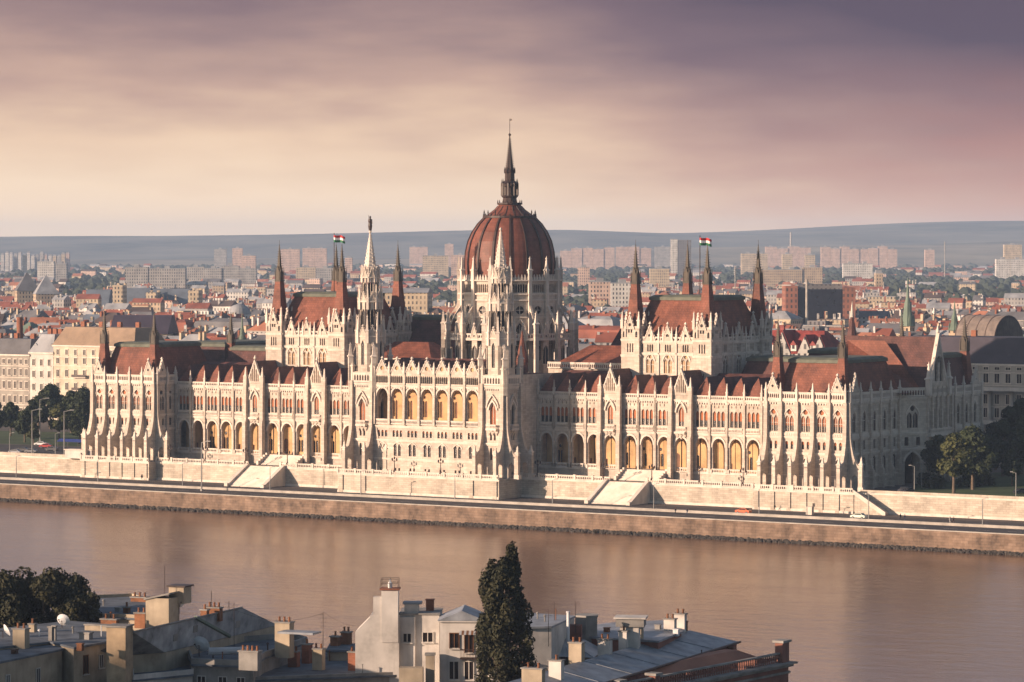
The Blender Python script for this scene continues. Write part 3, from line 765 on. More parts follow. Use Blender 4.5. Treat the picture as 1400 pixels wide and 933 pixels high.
    if sgn < 0:
        def statue(o, cx=cx, cy=cy):
            q = MB(M['dark_metal'])
            q.lathe(0, 0, [(.5, 0), (.42, .3), (.5, .4), (.62, 1.4), (.5, 2.2), (.62, 2.9), (.55, 3.3), (.2, 3.55), (.18, 3.65), (.3, 3.85), (.28, 4.15), (.05, 4.35)], 10)
            q.tube((.5, 0, 3.2), (.75, .1, 2.0), .14, 6); q.tube((-.5, 0, 3.2), (-.75, -.3, 2.5), .14, 6); q.tube((-.8, -.35, .3), (-.8, -.35, 4.6), .06, 5)
            s = q.obj('statue', o, (cx, cy, 82.4)); s['label'] = 'dark standing figure on the tip of the spire'
        b.todo.append(statue)
    finish(b)

# --- the two square halls with four spires each
HX, HY0, HY1 = 64.9, 22.4, 52.4
for sgn in (-1, 1):
    b = section('chamber_hall', 'square hall with four pointed corner spires and a steep red roof')
    cx = sgn * HX; tx = 12.05; th2 = 3.05
    L_H = [h_arch(-.75, .6, 41.0, 44.2, .9), h_arch(.75, .6, 41.0, 44.2, .9), h_circ(0, 45.7, .5)]
    yc = (HY0 + HY1) / 2
    for th, span, dist in ((0, tx - th2, HX * 0 + 18.3), (90, (HY1 - HY0) / 2 - th2, tx + th2 - 1.1), (180, tx - th2, 18.3 - 0), (270, (HY1 - HY0) / 2 - th2, tx + th2 - 1.1)):
        if th in (0, 180): dist = (HY1 - HY0) / 2 + th2 - 1.1
        fr = Fr(cx, yc, th)
        cs = [-span * .66, 0, span * .66]; hs = []
        for c in cs:
            hs += holes_at(L_H, c)
            window(b, fr, c, ('hall', th == 0), L_H, M['amber'] if False else (M['ochre'] if th == 0 else GL), v=dist - .4, bars=((-.8, -.7, 41, 45), (.7, .8, 41, 45), (-1.3, 1.3, 43.3, 43.45)))  # river-front panes in ochre: the glow on the glass put into their colour
        grp = []
        for c in cs: grp += [c - .75, c, c + .75]
        grp += [-span + .5, -span * .33, span * .33, span - .5]
        for g in grp: hs.append(h_arch(g, .26, 47.2, 49.0, .4, True, 2))
        b.fr = fr; b.slab(-span, span, 30, 50.3, hs, dist, dist - .6, 0, back=False, edges=False)
        for g in sorted(grp): pass
        me = pane_mesh(('slots', sgn, th), [h_arch(g, .26, 47.2, 49.0, .4, True, 2) for g in grp], GL)
        b.todo.append(lambda o, fr=fr, me=me, dist=dist: put('window', me, o, fr, 0, dist - .4))
        for z in (46.5, 49.9): cornice(b, fr, -span, span, z, .35, .35, v=dist)
        for c in cs: hood(b, fr, c, 1.45, 44.4, .22, .22, rise=2.3, v=dist); gable(b, fr, c, dist, 50.3, 1.9, 4.6, circle=(1.5, .55), fill=GL)
        for i, e in enumerate([-span * .99, -span * .5 - .9, -span * .33, -span * .16 , span * .16, span * .33, span * .5 + .9, span * .99]): pinnacle(b, fr, e, dist + .1, 49.9, 4.6, .28, 2.2)
        for e in (-span * .33, span * .33): b.fr = fr; b.box(e - .2, e + .2, dist, dist + .35, 36, 49.9, TR)
        balus(b, fr, 0, dist + .05, 50.35, 2 * span, 1.0, 22, .2)
    for sx in (-1, 1):
        for sy in (-1, 1):
            x, y = cx + sx * tx, yc + sy * (HY1 - HY0) / 2
            for th in (0, 90, 180, 270):
                fr = Fr(x, y, th)
                tri = [h_arch(d, .22, 46.9, 49.3, .3, True, 2) for d in (-.85, 0, .85)]; up = [h_arch(d, .3, 52.6, 54.4, .5, True, 2) for d in (-.42, .42)]; sd_ = [h_arch(d, .38, 51.3, 52.6, .5, True, 2) for d in (-2.1, 2.1)]; lo = [h_rect(d, .2, 39.5, 41.2) for d in (-.4, .4)]
                b.fr = fr; b.slab(-th2, th2, 30, 54.2 + .3, tri + up + sd_ + lo, th2, th2 - .5, 0, back=False, edges=False)
                window(b, fr, 0, 'ht', tri + up + sd_ + lo, v=th2 - .35)
                for z in (45.9, 50.5): cornice(b, fr, -th2, th2, z, .3, .3, v=th2)
                gable(b, fr, 0, th2 - .05, 53.6, 1.5, 4.2, circle=(1.3, .5), fill=GL)
                pinnacle(b, fr, -th2 + .25, th2 - .25, 53.8, 5.2, .42, 2.2)
                pinnacle(b, fr, -th2 + 1.5, th2 + .1, 51.4, 4.4, .22, 2.2)
            spire(b, x, y, 2.2, 54.3, 78.2, SR)
    b.fr = ID; b.poly([(cx - tx - 2.0, -(HY0 - 1.5), 50.2), (cx + tx + 2, -(HY0 - 1.5), 50.2), (cx + tx + 2, -(HY1 + 1.5), 50.2), (cx - tx - 2, -(HY1 + 1.5), 50.2)], SB)
    mansard(b, cx - 13.2, cx + 13.2, HY0 - 1.4, HY1 + 1.4, 50.3, 62.0, 3.2, 6.5, SR)
    finish(b)

# --- the dome
b = section('great_dome', 'ribbed red dome on a sixteen-sided drum ringed by flying buttresses')
DX, DY, RD = 0, 36.1, 15.0
half = RD * math.tan(pi / 16)
LD1 = h_arch(0, 1.15, 43.5, 52.6, 2.2, True, 4); LD2 = h_circ(0, 58.6, 1.25); LD3 = [h_arch(d, .3, 63.9, 66.0, .5, True, 2) for d in (-1.9, -1.14, -.38, .38, 1.14, 1.9)]
for k in range(16):
    fr = Fr(DX, DY, 22.5 * k); b.fr = fr
    b.slab(-half, half, 34, 68.4, [LD1, LD2] + LD3, RD, RD - .7, 0, back=False, edges=False)
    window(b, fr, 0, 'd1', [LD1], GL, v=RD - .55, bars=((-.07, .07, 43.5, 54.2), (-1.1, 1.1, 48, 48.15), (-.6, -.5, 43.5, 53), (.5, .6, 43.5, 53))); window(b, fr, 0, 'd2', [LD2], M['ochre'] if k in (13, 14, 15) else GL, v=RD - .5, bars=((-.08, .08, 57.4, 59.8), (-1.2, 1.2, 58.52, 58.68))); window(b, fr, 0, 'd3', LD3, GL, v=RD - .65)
    hood(b, fr, 0, 1.5, 52.6, .25, .3, rise=3.0, v=RD)
    for z, o in ((56.3, .35), (61.4, .4), (63.2, .45), (67.3, .7)): b.fr = fr; b.box(-half, half, RD - .2, RD + o, z, z + .4, TR)
    for i in range(6): u = -half + (i + .5) * half / 3; b.fr = fr; b.rings([[(u - x, RD + .4, z), (u + x, RD + .4, z), (u + x, RD, z), (u - x, RD, z)] for x, z in ((.3, 67.7), (.3, 68.3), (.02, 69.3))], TR)
    f2 = Fr(DX, DY, 22.5 * k + 11.25); rr = RD / cos(pi / 16)
    b.fr = f2; b.box(-.55, .55, rr - .4, rr + .7, 34, 67.4, TR)
    pinnacle(b, f2, 0, rr + .2, 67.4, 7.4, .55, 3.0)
    flying(b, DX, DY, 22.5 * k + 11.25, rr + .5, 20.2, 51.0, 59.0, 6.0, .6)
# ring of chapels round the foot of the drum
RB = 19.2; hb = RB * math.tan(pi / 16)
LR = [h_arch(0, .95, 42.6, 46.6, 1.6, True, 3)]
for k in range(16):
    fr = Fr(DX, DY, 22.5 * k); b.fr = fr
    b.slab(-hb, hb, 30, 50.2, LR, RB, RB - .5, 0, back=False, edges=False); window(b, fr, 0, 'ring', LR, v=RB - .4, bars=((-.06, .06, 42.6, 48),))
    b.box(-hb, hb, RB - .2, RB + .4, 49.6, 50.2, TR); b.poly([(-hb, RB, 50.2), (hb, RB, 50.2), (half, RD, 51.4), (-half, RD, 51.4)], SB)
    balus(b, fr, 0, RB + .1, 50.25, 2 * hb - 1.2, 1.3, 7, .25); gable(b, fr, 0, RB + .1, 49.9, 1.5, 4.2, circle=(1.3, .5), fill=GL)
    f2 = Fr(DX, DY, 22.5 * k + 11.25); rr = RB / cos(pi / 16); b.fr = f2; b.box(-.6, .6, rr - .5, rr + 1.3, 30, 47, TR)
# the shell
def shell(o):
    q = MB(M['dome_red']); prof = [(13.35, 68.3), (13.5, 70.5), (13.55, 73), (13.3, 76), (12.55, 79.2), (11.3, 82), (9.6, 84.5), (7.75, 86.4)]
    # finer profile
    pr_ = []
    for (r0, z0), (r1, z1) in zip(prof, prof[1:]):
        for i in range(3): pr_.append((r0 + (r1 - r0) * i / 3, z0 + (z1 - z0) * i / 3))
    pr_.append(prof[-1])
    q.lathe(DX, -DY, pr_, 64, 0)
    d = q.obj('dome_shell', o, smooth=False)
    return d
def ribs(o):
    for k in range(16):
        def mk():
            q = MB(M['dark_metal'])
            prof = [(13.35, 68.3), (13.5, 70.5), (13.55, 73), (13.3, 76), (12.55, 79.2), (11.3, 82), (9.6, 84.5), (7.75, 86.4)]
            q.rings([[(-w, r - .1, z), (w, r - .1, z), (w, r + .32, z + .08), (-w, r + .32, z + .08)] for r, z in prof for w in (.10 + .018 * r,)])
            return q.mesh('rib')
        me = cached('rib', mk); link('rib', me, o, (DX, DY, 0), R(22.5 * k + 11.25))
ZM = [(0, 0), (87, 86.9), (92.9, 90.3), (93.5, 90.9), (97.2, 93.2), (101.2, 96.8), (102.5, 97.6), (107, 101), (119.8, 111.1), (126, 116.3), (200, 190)]
def zm(q):
    def f(z):
        for (a, c), (d, e) in zip(ZM, ZM[1:]):
            if z <= d: return c + (e - c) * (z - a) / (d - a)
    q.v = [(x, y, f(z)) for x, y, z in q.v]
def cap(o):
    q = MB(M['dark_metal'])
    q.lathe(DX, -DY, [(7.5, 86.2), (8.2, 86.4), (8.2, 87.0), (7.4, 87.1)], 32)
    for k in range(32):
        a = 2 * pi * k / 32; x, y = 7.9 * cos(a), 7.9 * sin(a); h = 1.5 if k % 4 else 3.4
        q.lathe(DX + x, -DY + y, [(.26, 86.9), (.2, 86.9 + h * .5), (.3, 86.9 + h * .55), (.02, 86.9 + h)], 4)
    zm(q); q.obj('crown_gallery', o)
    q = MB(M['dome_red']); q.lathe(DX, -DY, [(7.3, 87.0), (6.0, 88.6), (4.7, 90.2), (3.6, 92.3), (3.3, 92.9)], 32)
    for k in range(16):
        a = 2 * pi * k / 16
        pts = [(7.3, 87.0), (6.0, 88.6), (4.7, 90.2), (3.6, 92.3)]
        for (r0, z0), (r1, z1) in zip(pts, pts[1:]): q.tube((DX + r0 * cos(a), -DY + r0 * sin(a), z0), (DX + r1 * cos(a), -DY + r1 * sin(a), z1), .17, 4, M['dark_metal'])
    zm(q); q.obj('cupola_roof', o)
    q = MB(M['dark_metal'])
    q.lathe(DX, -DY, [(3.3, 92.8), (3.9, 93.0), (3.9, 93.5), (3.0, 93.6)], 16)
    for k in range(16): a = 2 * pi * k / 16; q.lathe(DX + 3.7 * cos(a), -DY + 3.7 * sin(a), [(.2, 93.4), (.16, 94.2), (.02, 95)], 4)
    q.lathe(DX, -DY, [(2.2, 93.5), (2.1, 95.8), (2.6, 96.6), (2.6, 97.2), (1.5, 97.3)], 8)
    q.lathe(DX, -DY, [(1.2, 97.0), (1.2, 102.5)], 8)
    for k in range(8):
        a = 2 * pi * (k + .5) / 8; q.box(DX + 2.4 * cos(a) - .25, DX + 2.4 * cos(a) + .25, -DY + 2.4 * sin(a) - .25, -DY + 2.4 * sin(a) + .25, 97.0, 101.2)
        q.lathe(DX + 2.4 * cos(a), -DY + 2.4 * sin(a), [(.34, 101.2), (.2, 101.8), (.02, 103.4)], 4)
        a2 = 2 * pi * k / 8
    q.lathe(DX, -DY, [(2.55, 100.2), (2.6, 101.0), (1.8, 102.2), (1.5, 102.6)], 8)
    zm(q); q.obj('lantern', o)
    q = MB(M['dark_metal'])
    q.lathe(DX, -DY, [(1.55, 102.4), (1.45, 105.6), (1.7, 106.0), (1.2, 107.2), (1.0, 109.0), (.62, 113), (.3, 117), (.16, 119.8)], 8)
    for j in range(14):
        z = 107.4 + j * .85; r = 1.15 * (119.8 - z) / 12.4 + .16
        for k in range(8): a = 2 * pi * k / 8; q.box(DX + r * cos(a) - .11, DX + r * cos(a) + .11, -DY + r * sin(a) - .11, -DY + r * sin(a) + .11, z, z + .3)
    for k in range(8): a = 2 * pi * k / 8; q.lathe(DX + 1.6 * cos(a), -DY + 1.6 * sin(a), [(.2, 105.4), (.2, 106.6), (.02, 108)], 4)
    q.lathe(DX, -DY, [(.05, 119.6), (.42, 120.1), (.42, 120.4), (.05, 120.9)], 8)
    q.tube((DX, -DY, 120.5), (DX, -DY, 126.0), .09, 5); q.lathe(DX, -DY, [(.02, 123.5), (.2, 123.7), (.02, 123.9)], 6)
    q.poly([(DX, -DY, 125.2), (DX + .9, -DY, 125.4), (DX + .8, -DY, 126), (DX, -DY, 126.1)])
    zm(q); q.obj('spire', o)
b.todo += [shell, ribs, cap]
finish(b)

# --- roofs and courts behind the wings
def rear(label, x0, x1, y0, y1, z, m=None, zr=0, ix=3, iy=4, crest=True, extra=None):
    b = section('rear_range', label); b.fr = ID; x0, x1 = sorted((x0, x1)); b.box(x0, x1, -y1, -y0, ZT - .1, z, ST)
    mansard(b, x0 - .2, x1 + .2, y0 - .3, y1 + .3, z + .1, zr, ix, iy, m, crest)
    if extra: extra(b, x0, x1, y0)
    finish(b)
def court_rail(b, x0, x1, y0):
    for i in range(6): balus(b, ID, x0 + (x1 - x0) * (i + .5) / 6, -y0 + .5, 41.7, (x1 - x0) / 6 - .2, 1.6, 7, .2)
def turrets(b, x0, x1, y0):
    for x, y in ((-111.5, 68), (-109.8, 40)): spire(b, x, y, 2.1, 36, 56.5, SR)
for sgn in (-1, 1):
    rear('hipped red roof between dome and hall', sgn * 21, sgn * 50.3, 25, 48, 41.6, SR, 48.2, 8.5, 10.5, False, court_rail)
    rear('violet roofed range behind the dome', sgn * 24, sgn * 55, 52, 74, 44, SB, 54.5, 3, 7)
    rear('low range behind the river wing', sgn * 81, sgn * 107.9, 30, 52, 35, SB, 44.5, 2.5, 5)
    if sgn < 0: rear('north range behind the left pavilion', -134, -108, 34.3, 72, 35, SB, 45.4, 3, 4, True, turrets)
    rear('far court range', sgn * 84, sgn * 107.9, 60, 88, 35, SB, 46, 3, 6)
b = section('court_turret'); b.fr = ID
for sgn in (-1, 1):
    b.lathe(sgn * 19.5, -13, [(1.7, 40.5), (1.7, 43.4), (1.9, 43.5), (.9, 48.5), (.05, 53)], 8, .5, SR) if sgn > 0 else None
finish(b)

# --- flags
def flag(x, y, z0, z1, label, flip=1):
    o = empty('flag', (x, y, z0), local=True); tag(o, label, 'flag')
    q = MB(M['dark_metal']); q.tube((0, 0, 0), (0, 0, z1 - z0), .13, 6); q.lathe(0, 0, [(.02, z1 - z0), (.25, z1 - z0 + .2), (.02, z1 - z0 + .4)], 6); q.obj('flagpole', o)
    c = [mat('flag_red', (.45, .03, .03), .8, .05), mat('flag_white', (.8, .78, .76), .8, .05), mat('flag_green', (.03, .16, .07), .8, .05)]
    q = MB(*c); n = 8; Lf, Hf = 3.5, 2.2
    for j in range(3):
        for i in range(n):
            p = lambda i, j: (i / n * Lf * cos(HEAD) * .98, .35 * sin(i * 1.1 + .4) - i / n * Lf * sin(HEAD), z1 - z0 - .2 - j / 3 * Hf - .5 * (i / n) ** 1.5 - .12 * sin(i * .9))
            a, b_, c_, d = p(i, j), p(i + 1, j), p(i + 1, j + 1), p(i, j + 1)
            q.poly([a, b_, c_, d], j); th = .03
    f = q.obj('banner', o); f.modifiers.new('s', 'SOLIDIFY').thickness = .04
    return o
flag(-66.5, 37, 62, 81.5, 'red white and green flag on the roof of the left spired hall')
flag(66.0, 37, 62, 80.5, 'red white and green flag on the roof of the right spired hall')
# ------------------------------------------------------------------ ground, river, quay
M['asphalt'] = mat('asphalt', (.055, .048, .048), .9, .2, .12, 1.5)
M['pave'] = mat('pavement', (.085, .072, .066), .9, .15, .2, 1.5)
M['granite'] = mat('granite_blocks', (.21, .145, .105), .85, .4, .35, 1.2, bump=.6, streak=.95, sscale=.24, bricks=(2.2, .75, .04))
M['quaystone'] = mat('terrace_ashlar', (.52, .45, .37), .85, .2, .2, 1.5, bump=.5, streak=.5, sscale=.4, bricks=(1.8, .6, .03))
M['rock'] = mat('riprap_rock', (.055, .047, .04), .9, .4, .5, 1.2, bump=.8)
M['earth'] = mat('city_ground', (.10, .085, .075), .95, .3, .01, .08)
M['grass'] = mat('lawn', (.05, .075, .025), .95, .3, .1, 1.2)
M['paint'] = mat('road_paint', (.55, .52, .48), .8, .15, .5, 2)
M['parapet'] = mat('pale_kerb', (.36, .325, .285), .85, .2, .4, 2)

def hfun(x, y):
    if y > -43.5:
        if y < -.5: return 4.98
        d = math.hypot(x, y)
        return ZT - .02
    if y > -455: return -4.0
    # Buda bank: flat shore, then the castle hill under the camera and the ridge that shades the houses
    z = 9.0
    dx, dy = x - CAM.x, y - CAM.y; f = dx * FH.x + dy * FH.y; r = dx * RH.x + dy * RH.y
    z = max(z, 66 - .21 * max(0, f) if f > -400 else 66)
    px, py = .643, -.766                       # across the sun's direction
    lat = x * px + y * py; alo = -(x * .766 + y * .643)
    return z
xs = [-10500, -8000, -6000, -4000, -2500, -1600, -1100] + list(range(-800, 1001, 50)) + [1300, 2000, 4000]
ys = [-3000, -2000, -1600] + list(range(-1300, -460, 40)) + [-456, -454.9, -43.6, -43.4, -0.6, -0.2, 20, 100, 300, 700, 1500, 3000, 6000, 9000, 12600]
g = MB(M['earth']); nx = len(xs)
g.v = [(x, y, hfun(x, y)) for y in ys for x in xs]
for j in range(len(ys) - 1):
    for i in range(nx - 1):
        a = j * nx + i; g.f.append([a, a + 1, a + nx + 1, a + nx]); g.m.append(0)
tag(g.obj('ground'), kind='structure')

def water_mat():
    m = bpy.data.materials.new('river_water'); m.use_nodes = True; n = m.node_tree.nodes; l = m.node_tree.links; b = n['Principled BSDF']
    b.inputs['Base Color'].default_value = (.17, .086, .044, 1); b.inputs['Roughness'].default_value = .17; b.inputs['IOR'].default_value = 1.38
    geo = n.new('ShaderNodeNewGeometry')
    def noise(scale, sc, det=3):
        mp = n.new('ShaderNodeMapping'); mp.inputs['Scale'].default_value = sc; mp.inputs['Rotation'].default_value = (0, 0, R(-20)); l.new(geo.outputs['Position'], mp.inputs['Vector'])
        x = n.new('ShaderNodeTexNoise'); x.inputs['Scale'].default_value = scale; x.inputs['Detail'].default_value = det; l.new(mp.outputs[0], x.inputs['Vector']); return x.outputs['Fac']
    def mth(op, a, c):
        x = n.new('ShaderNodeMath'); x.operation = op
        for i, v in enumerate((a, c)):
            if isinstance(v, (int, float)): x.inputs[i].default_value = v
            else: l.new(v, x.inputs[i])
        return x.outputs[0]
    h = mth('ADD', mth('MULTIPLY', noise(.7, (1, 1.7, 1), 5), .62), mth('MULTIPLY', noise(.11, (1, 1.8, 1), 2), 1.6))
    # calmer and rougher lanes of wind
    lane = noise(.012, (.5, 2.2, 1), 3)
    mr = n.new('ShaderNodeMapRange'); mr.inputs['From Min'].default_value = .35; mr.inputs['From Max'].default_value = .65; mr.inputs['To Min'].default_value = .55; mr.inputs['To Max'].default_value = 1.25; l.new(lane, mr.inputs['Value'])
    bp = n.new('ShaderNodeBump'); bp.inputs['Distance'].default_value = .15; l.new(mr.outputs[0], bp.inputs['Strength']); l.new(h, bp.inputs['Height']); l.new(bp.outputs[0], b.inputs['Normal'])
    return m
M['water'] = water_mat()
q = MB(M['water']); q.poly([(-3000, 454.5, 0), (3000, 454.5, 0), (3000, 43.6, 0), (-3000, 43.6, 0)]); tag(q.obj('river_water'), kind='structure')

# lower quay: carriageway, rail strip, kerbs
q = MB(M['asphalt']); q.poly([(-900, 42, 5.0), (900, 42, 5.0), (900, 27, 5.0), (-900, 27, 5.0)]); tag(q.obj('quay_road'), kind='structure')
q = MB(M['asphalt']); q.poly([(-900, 24.5, 5.0), (900, 24.5, 5.0), (900, 9, 5.0), (-900, 9, 5.0)]); tag(q.obj('upper_quay_road'), kind='structure')
q = MB(M['pave']); q.poly([(-900, 8.9, 5.0), (900, 8.9, 5.0), (900, 1.4, 5.0), (-900, 1.4, 5.0)]); tag(q.obj('quay_pavement'), kind='structure')
q = MB(M['paint'])
for i in range(-60, 61):
    q.poly([(i * 9, 34.6, 5.004), (i * 9 + 4, 34.6, 5.004), (i * 9 + 4, 34.35, 5.004), (i * 9, 34.35, 5.004)])
    q.poly([(i * 9, 16.8, 5.004), (i * 9 + 4, 16.8, 5.004), (i * 9 + 4, 16.55, 5.004), (i * 9, 16.55, 5.004)])
tag(q.obj('lane_marking'), kind='structure')
q = MB(M['parapet']); q.box(-900, 900, 25.6, 26.1, 4.97, 5.7); o = q.obj('median_kerb'); tag(o, 'low pale kerb wall running between the two quay carriageways', 'kerb wall')
q = MB(M['granite']); q.box(-900, 900, 43.0, 44.4, -3.5, 5.1); q.box(-900, 900, 44.0, 44.6, 5.12, 5.4, M['parapet'])
tag(q.obj('quay_wall'), 'brown streaked granite quay wall dropping to the river with a pale coping', 'quay wall')
# riprap along the water
rng = random.Random(4); q = MB(M['rock'])
for i in range(4200):
    x = rng.uniform(-260, 330); d = abs(rng.gauss(0, 1.0)); y = 44.4 + d; s = rng.uniform(.25, .6); z = .75 - d * .4
    if z < -.6: continue
    w = [(x + s * rng.uniform(.7, 1.2) * cos(a + .3), y + s * .8 * sin(a + .3)) for a in (0, 1.3, 2.5, 3.7, 5.0)]
    q.rings([[(u, v, z - .8) for u, v in w], [(x + (u - x) * 1.1, y + (v - y) * 1.1, z) for u, v in w], [(x + (u - x) * .5, y + (v - y) * .5, z + s * .55) for u, v in w]])
tag(q.obj('riprap'), 'loose dark rocks at the waterline', 'rocks', kind='stuff')

# terrace walls
wall = empty('terrace_wall', (0, -2, 5)); tag(wall, 'pale ashlar retaining wall under the palace terrace with white balustrade and two stairs', 'retaining wall')
q = MB(M['quaystone']); cop = TR
segs = [(-900, -134.8, 1.2), (-134.8, -107.2, 4.9), (-107.2, -28.6, 1.2), (-28.6, 28.6, 13.2), (28.6, 107.2, 1.2), (107.2, 138.5, 4.9), (138.5, 900, 1.2)]
ST_X = [(-71.6, -57.2), (57.2, 71.6)]
for x0, x1, v in segs:
    q.box(x0, x1, 1.2 - 2.5, v, 4.9, ZT - .012)
    q.box(x0 - .1, x1 + .1, v - .4, v + .18, ZT - .55, ZT - .03, cop)
    q.box(x0, x1, v, v + .25, 4.9, 5.7, cop)
for u in [s_ * (111.0 + 5.02 * i - 2.51) for s_ in (-1, 1) for i in range(6)]: q.box(u - .6, u + .6, 4.9, 5.2, 4.95, ZT - .5)
for u in (-27.3, -19.1, 19.1, 27.3): q.box(u - .7, u + .7, 13.2, 13.55, 4.95, ZT - .5)
q.obj('wall', wall)
ped_n = 0
for x0, x1, v in segs:
    a, c = max(x0, -220), min(x1, 260)
    if x0 == -900: continue
    n = max(1, round((c - a) / 6.2)); p = (c - a) / n
    if x1 == 900: continue
    for i in range(n):
        u0, u1 = a + i * p, a + (i + 1) * p; m = (u0 + u1) / 2
        if any(s0 - 1 < m < s1 + 1 for s0, s1 in ST_X): continue
        key, mk = balus_me(round(p - .5, 3), 1.0, 9, .25); me = cached(key, mk); put('balustrade', me, wall, ID, m, v - .1, ZT + .12)
        def pm():
            k = MB(TR); k.box(-.35, .35, -.3, .3, -.02, 1.35); k.box(-.42, .42, -.37, .37, 1.35, 1.5); return k.mesh('pedestal')
        put('pedestal', cached('pedestal', pm), wall, ID, u0, v - .1, ZT)
# pale low parapet on the plain walls left and right
q = MB(M['quaystone']); q.box(-900, -134.9, .9, 1.15, ZT - .02, ZT + .9); q.box(138.6, 900, .9, 1.15, ZT - .02, ZT + .7); q.obj('parapet', wall)
# stairs: lower flight in front of the wall, upper flight to the arcade
for s0, s1 in ST_X:
    q = MB(M['quaystone'])
    n = 28
    for i in range(n):
        z1 = 5 + (ZT - 5) * (n - i) / n; v0 = 1.25 + i * .36; q.box(s0 + .8, s1 - .8, 1.2, v0 + .36, z1 - (ZT - 5) / n, z1, TR, bottom=False)
    for a, c in ((s0 - .3, s0 + .9), (s1 - .9, s1 + .3)):
        q.rings([[(u, 1.21, 4.9), (u, 12.3, 4.9), (u, 12.3, 5.9), (u, 11.4, 5.9), (u, 1.9, ZT + .5), (u, 1.21, ZT + .5)] for u in (a, c)], TR)
    q.obj('staircase', wall)
    q = MB(TR); n = 14
    for i in range(n):
        z1 = ZT + (ZF - ZT) * (n - i) / n; v0 = -9.3 + i * .34; q.box(s0 + .4, s1 - .4, -9.4, v0 + .34, z1 - .25, z1, TR, bottom=False)
    for a, c in ((s0 - .4, s0 + .4), (s1 - .4, s1 + .4)):
        for k in range(5): q.box(a, c, -9.3 + k * 1.1, -9.3 + (k + 1) * 1.1, ZT - .1, ZF + .5 - k * .55, TR)
    q.obj('staircase', wall)
# slanting stair at the southern end
q = MB(M['quaystone']); q.rings([[(138.5, v, 4.9), (147.5, v, 4.9), (147.5, v, 5.4), (138.5, v, ZT + .2)] for v in (1.2, 4.7)]); q.rings([[(138.5, v, ZT - .3), (147.5, v, 4.9), (148.2, v, 4.9), (148.2, v, 5.9), (138.5, v, ZT + .9)] for v in (4.7, 5.1)], TR); q.obj('ramp', wall)

# ------------------------------------------------------------------ hills on the horizon
def hill(name, f0, depth, prof, m, seed, base=8):
    # a long ridge across the view; prof: (r, height)
    rg = random.Random(seed); q = MB(m); rows = 14; n = 140
    r0, r1 = prof[0][0], prof[-1][0]
    ph = [rg.uniform(0, 6.28) for _ in range(12)]
    for j in range(rows):
        for i in range(n):
            r = r0 + (r1 - r0) * i / (n - 1)
            for (a, ha), (c, hc) in zip(prof, prof[1:]):
                if a <= r <= c: H = ha + (hc - ha) * ((r - a) / (c - a)); break
            t = j / (rows - 1); H2 = H * sin(min(1, t * 1.15) * pi / 2) ** 1.2
            H2 += (sum(sin(r / (260 + 130 * k) + ph[k] + t * (2 + k)) for k in range(6)) * 3.6) * t
            p = CAM + FH * (f0 + depth * t) + RH * r; q.v.append((p.x, p.y, base + H2))
    for j in range(rows - 1):
        for i in range(n - 1): a = j * n + i; q.f.append([a, a + 1, a + n + 1, a + n]); q.m.append(0)
    return tag(q.obj(name, smooth=True), kind='structure')
M['hill'] = mat('wooded_hill', (.16, .145, .105), .95, .35, .003, .015, tint=(.012, .018, .014))
M['hill2'] = mat('farmed_hill', (.24, .20, .13), .95, .4, .0035, .012, tint=(.014, .02, .016))
hill('hills', 10400, 2500, [(-3300, 88), (-2000, 97), (-1250, 104), (-600, 120), (-130, 132), (220, 138), (600, 132), (1200, 142), (1900, 150), (3300, 156)], M['hill'], 2)
hill('hills', 9000, 1600, [(-3000, 22), (-1200, 30), (-300, 38), (300, 62), (900, 78), (1700, 92), (3200, 95)], M['hill2'], 5)
# an unseen ridge, set up-sun and sized to shade the houses on this bank
def ridge_west():
    q = MB(M['hill']); n = 40; rows = 16
    a0 = Vector((to_sun.x, to_sun.y, 0)).normalized(); l0 = Vector((-a0.y, a0.x, 0))
    if l0.dot(RH) < 0: l0 = -l0
    c = Vector((325, -459, 0)) + a0 * 560
    for j in range(rows):
        for i in range(n):
            u = -230 + 900 * i / (n - 1); v = -170 + 340 * j / (rows - 1)
            env = min(1, max(0, (u + 230) / 130)) ; env = env * env * (3 - 2 * env)
            H = 20 + RIDGE_H * env * max(0, cos(v / 170 * pi / 2)) ** .8 + 5 * sin(u / 37) + 3 * sin(u / 17 + 1)
            p = c + l0 * u + a0 * v; q.v.append((p.x, p.y, H))
    for j in range(rows - 1):
        for i in range(n - 1): k = j * n + i; q.f.append([k, k + 1, k + n + 1, k + n]); q.m.append(0)
    tag(q.obj('shade_ridge', smooth=True), kind='structure')
RIDGE_H = 117
ridge_west()

# ------------------------------------------------------------------ air
def haze():
    m = bpy.data.materials.new('haze_air'); m.use_nodes = True; n = m.node_tree.nodes; l = m.node_tree.links
    n.remove(n['Principled BSDF']); v = n.new('ShaderNodeVolumePrincipled'); v.inputs['Color'].default_value = (.52, .70, 1.0, 1); v.inputs['Density'].default_value = HAZE; v.inputs['Anisotropy'].default_value = 0.0
    l.new(v.outputs[0], n['Material Output'].inputs['Volume'])
    q = MB(m); q.box(-10600, 4100, 3100, -12700, -6, 192)
    o = q.obj('haze'); tag(o, kind='stuff'); return o
HAZE = 0.000056
haze()
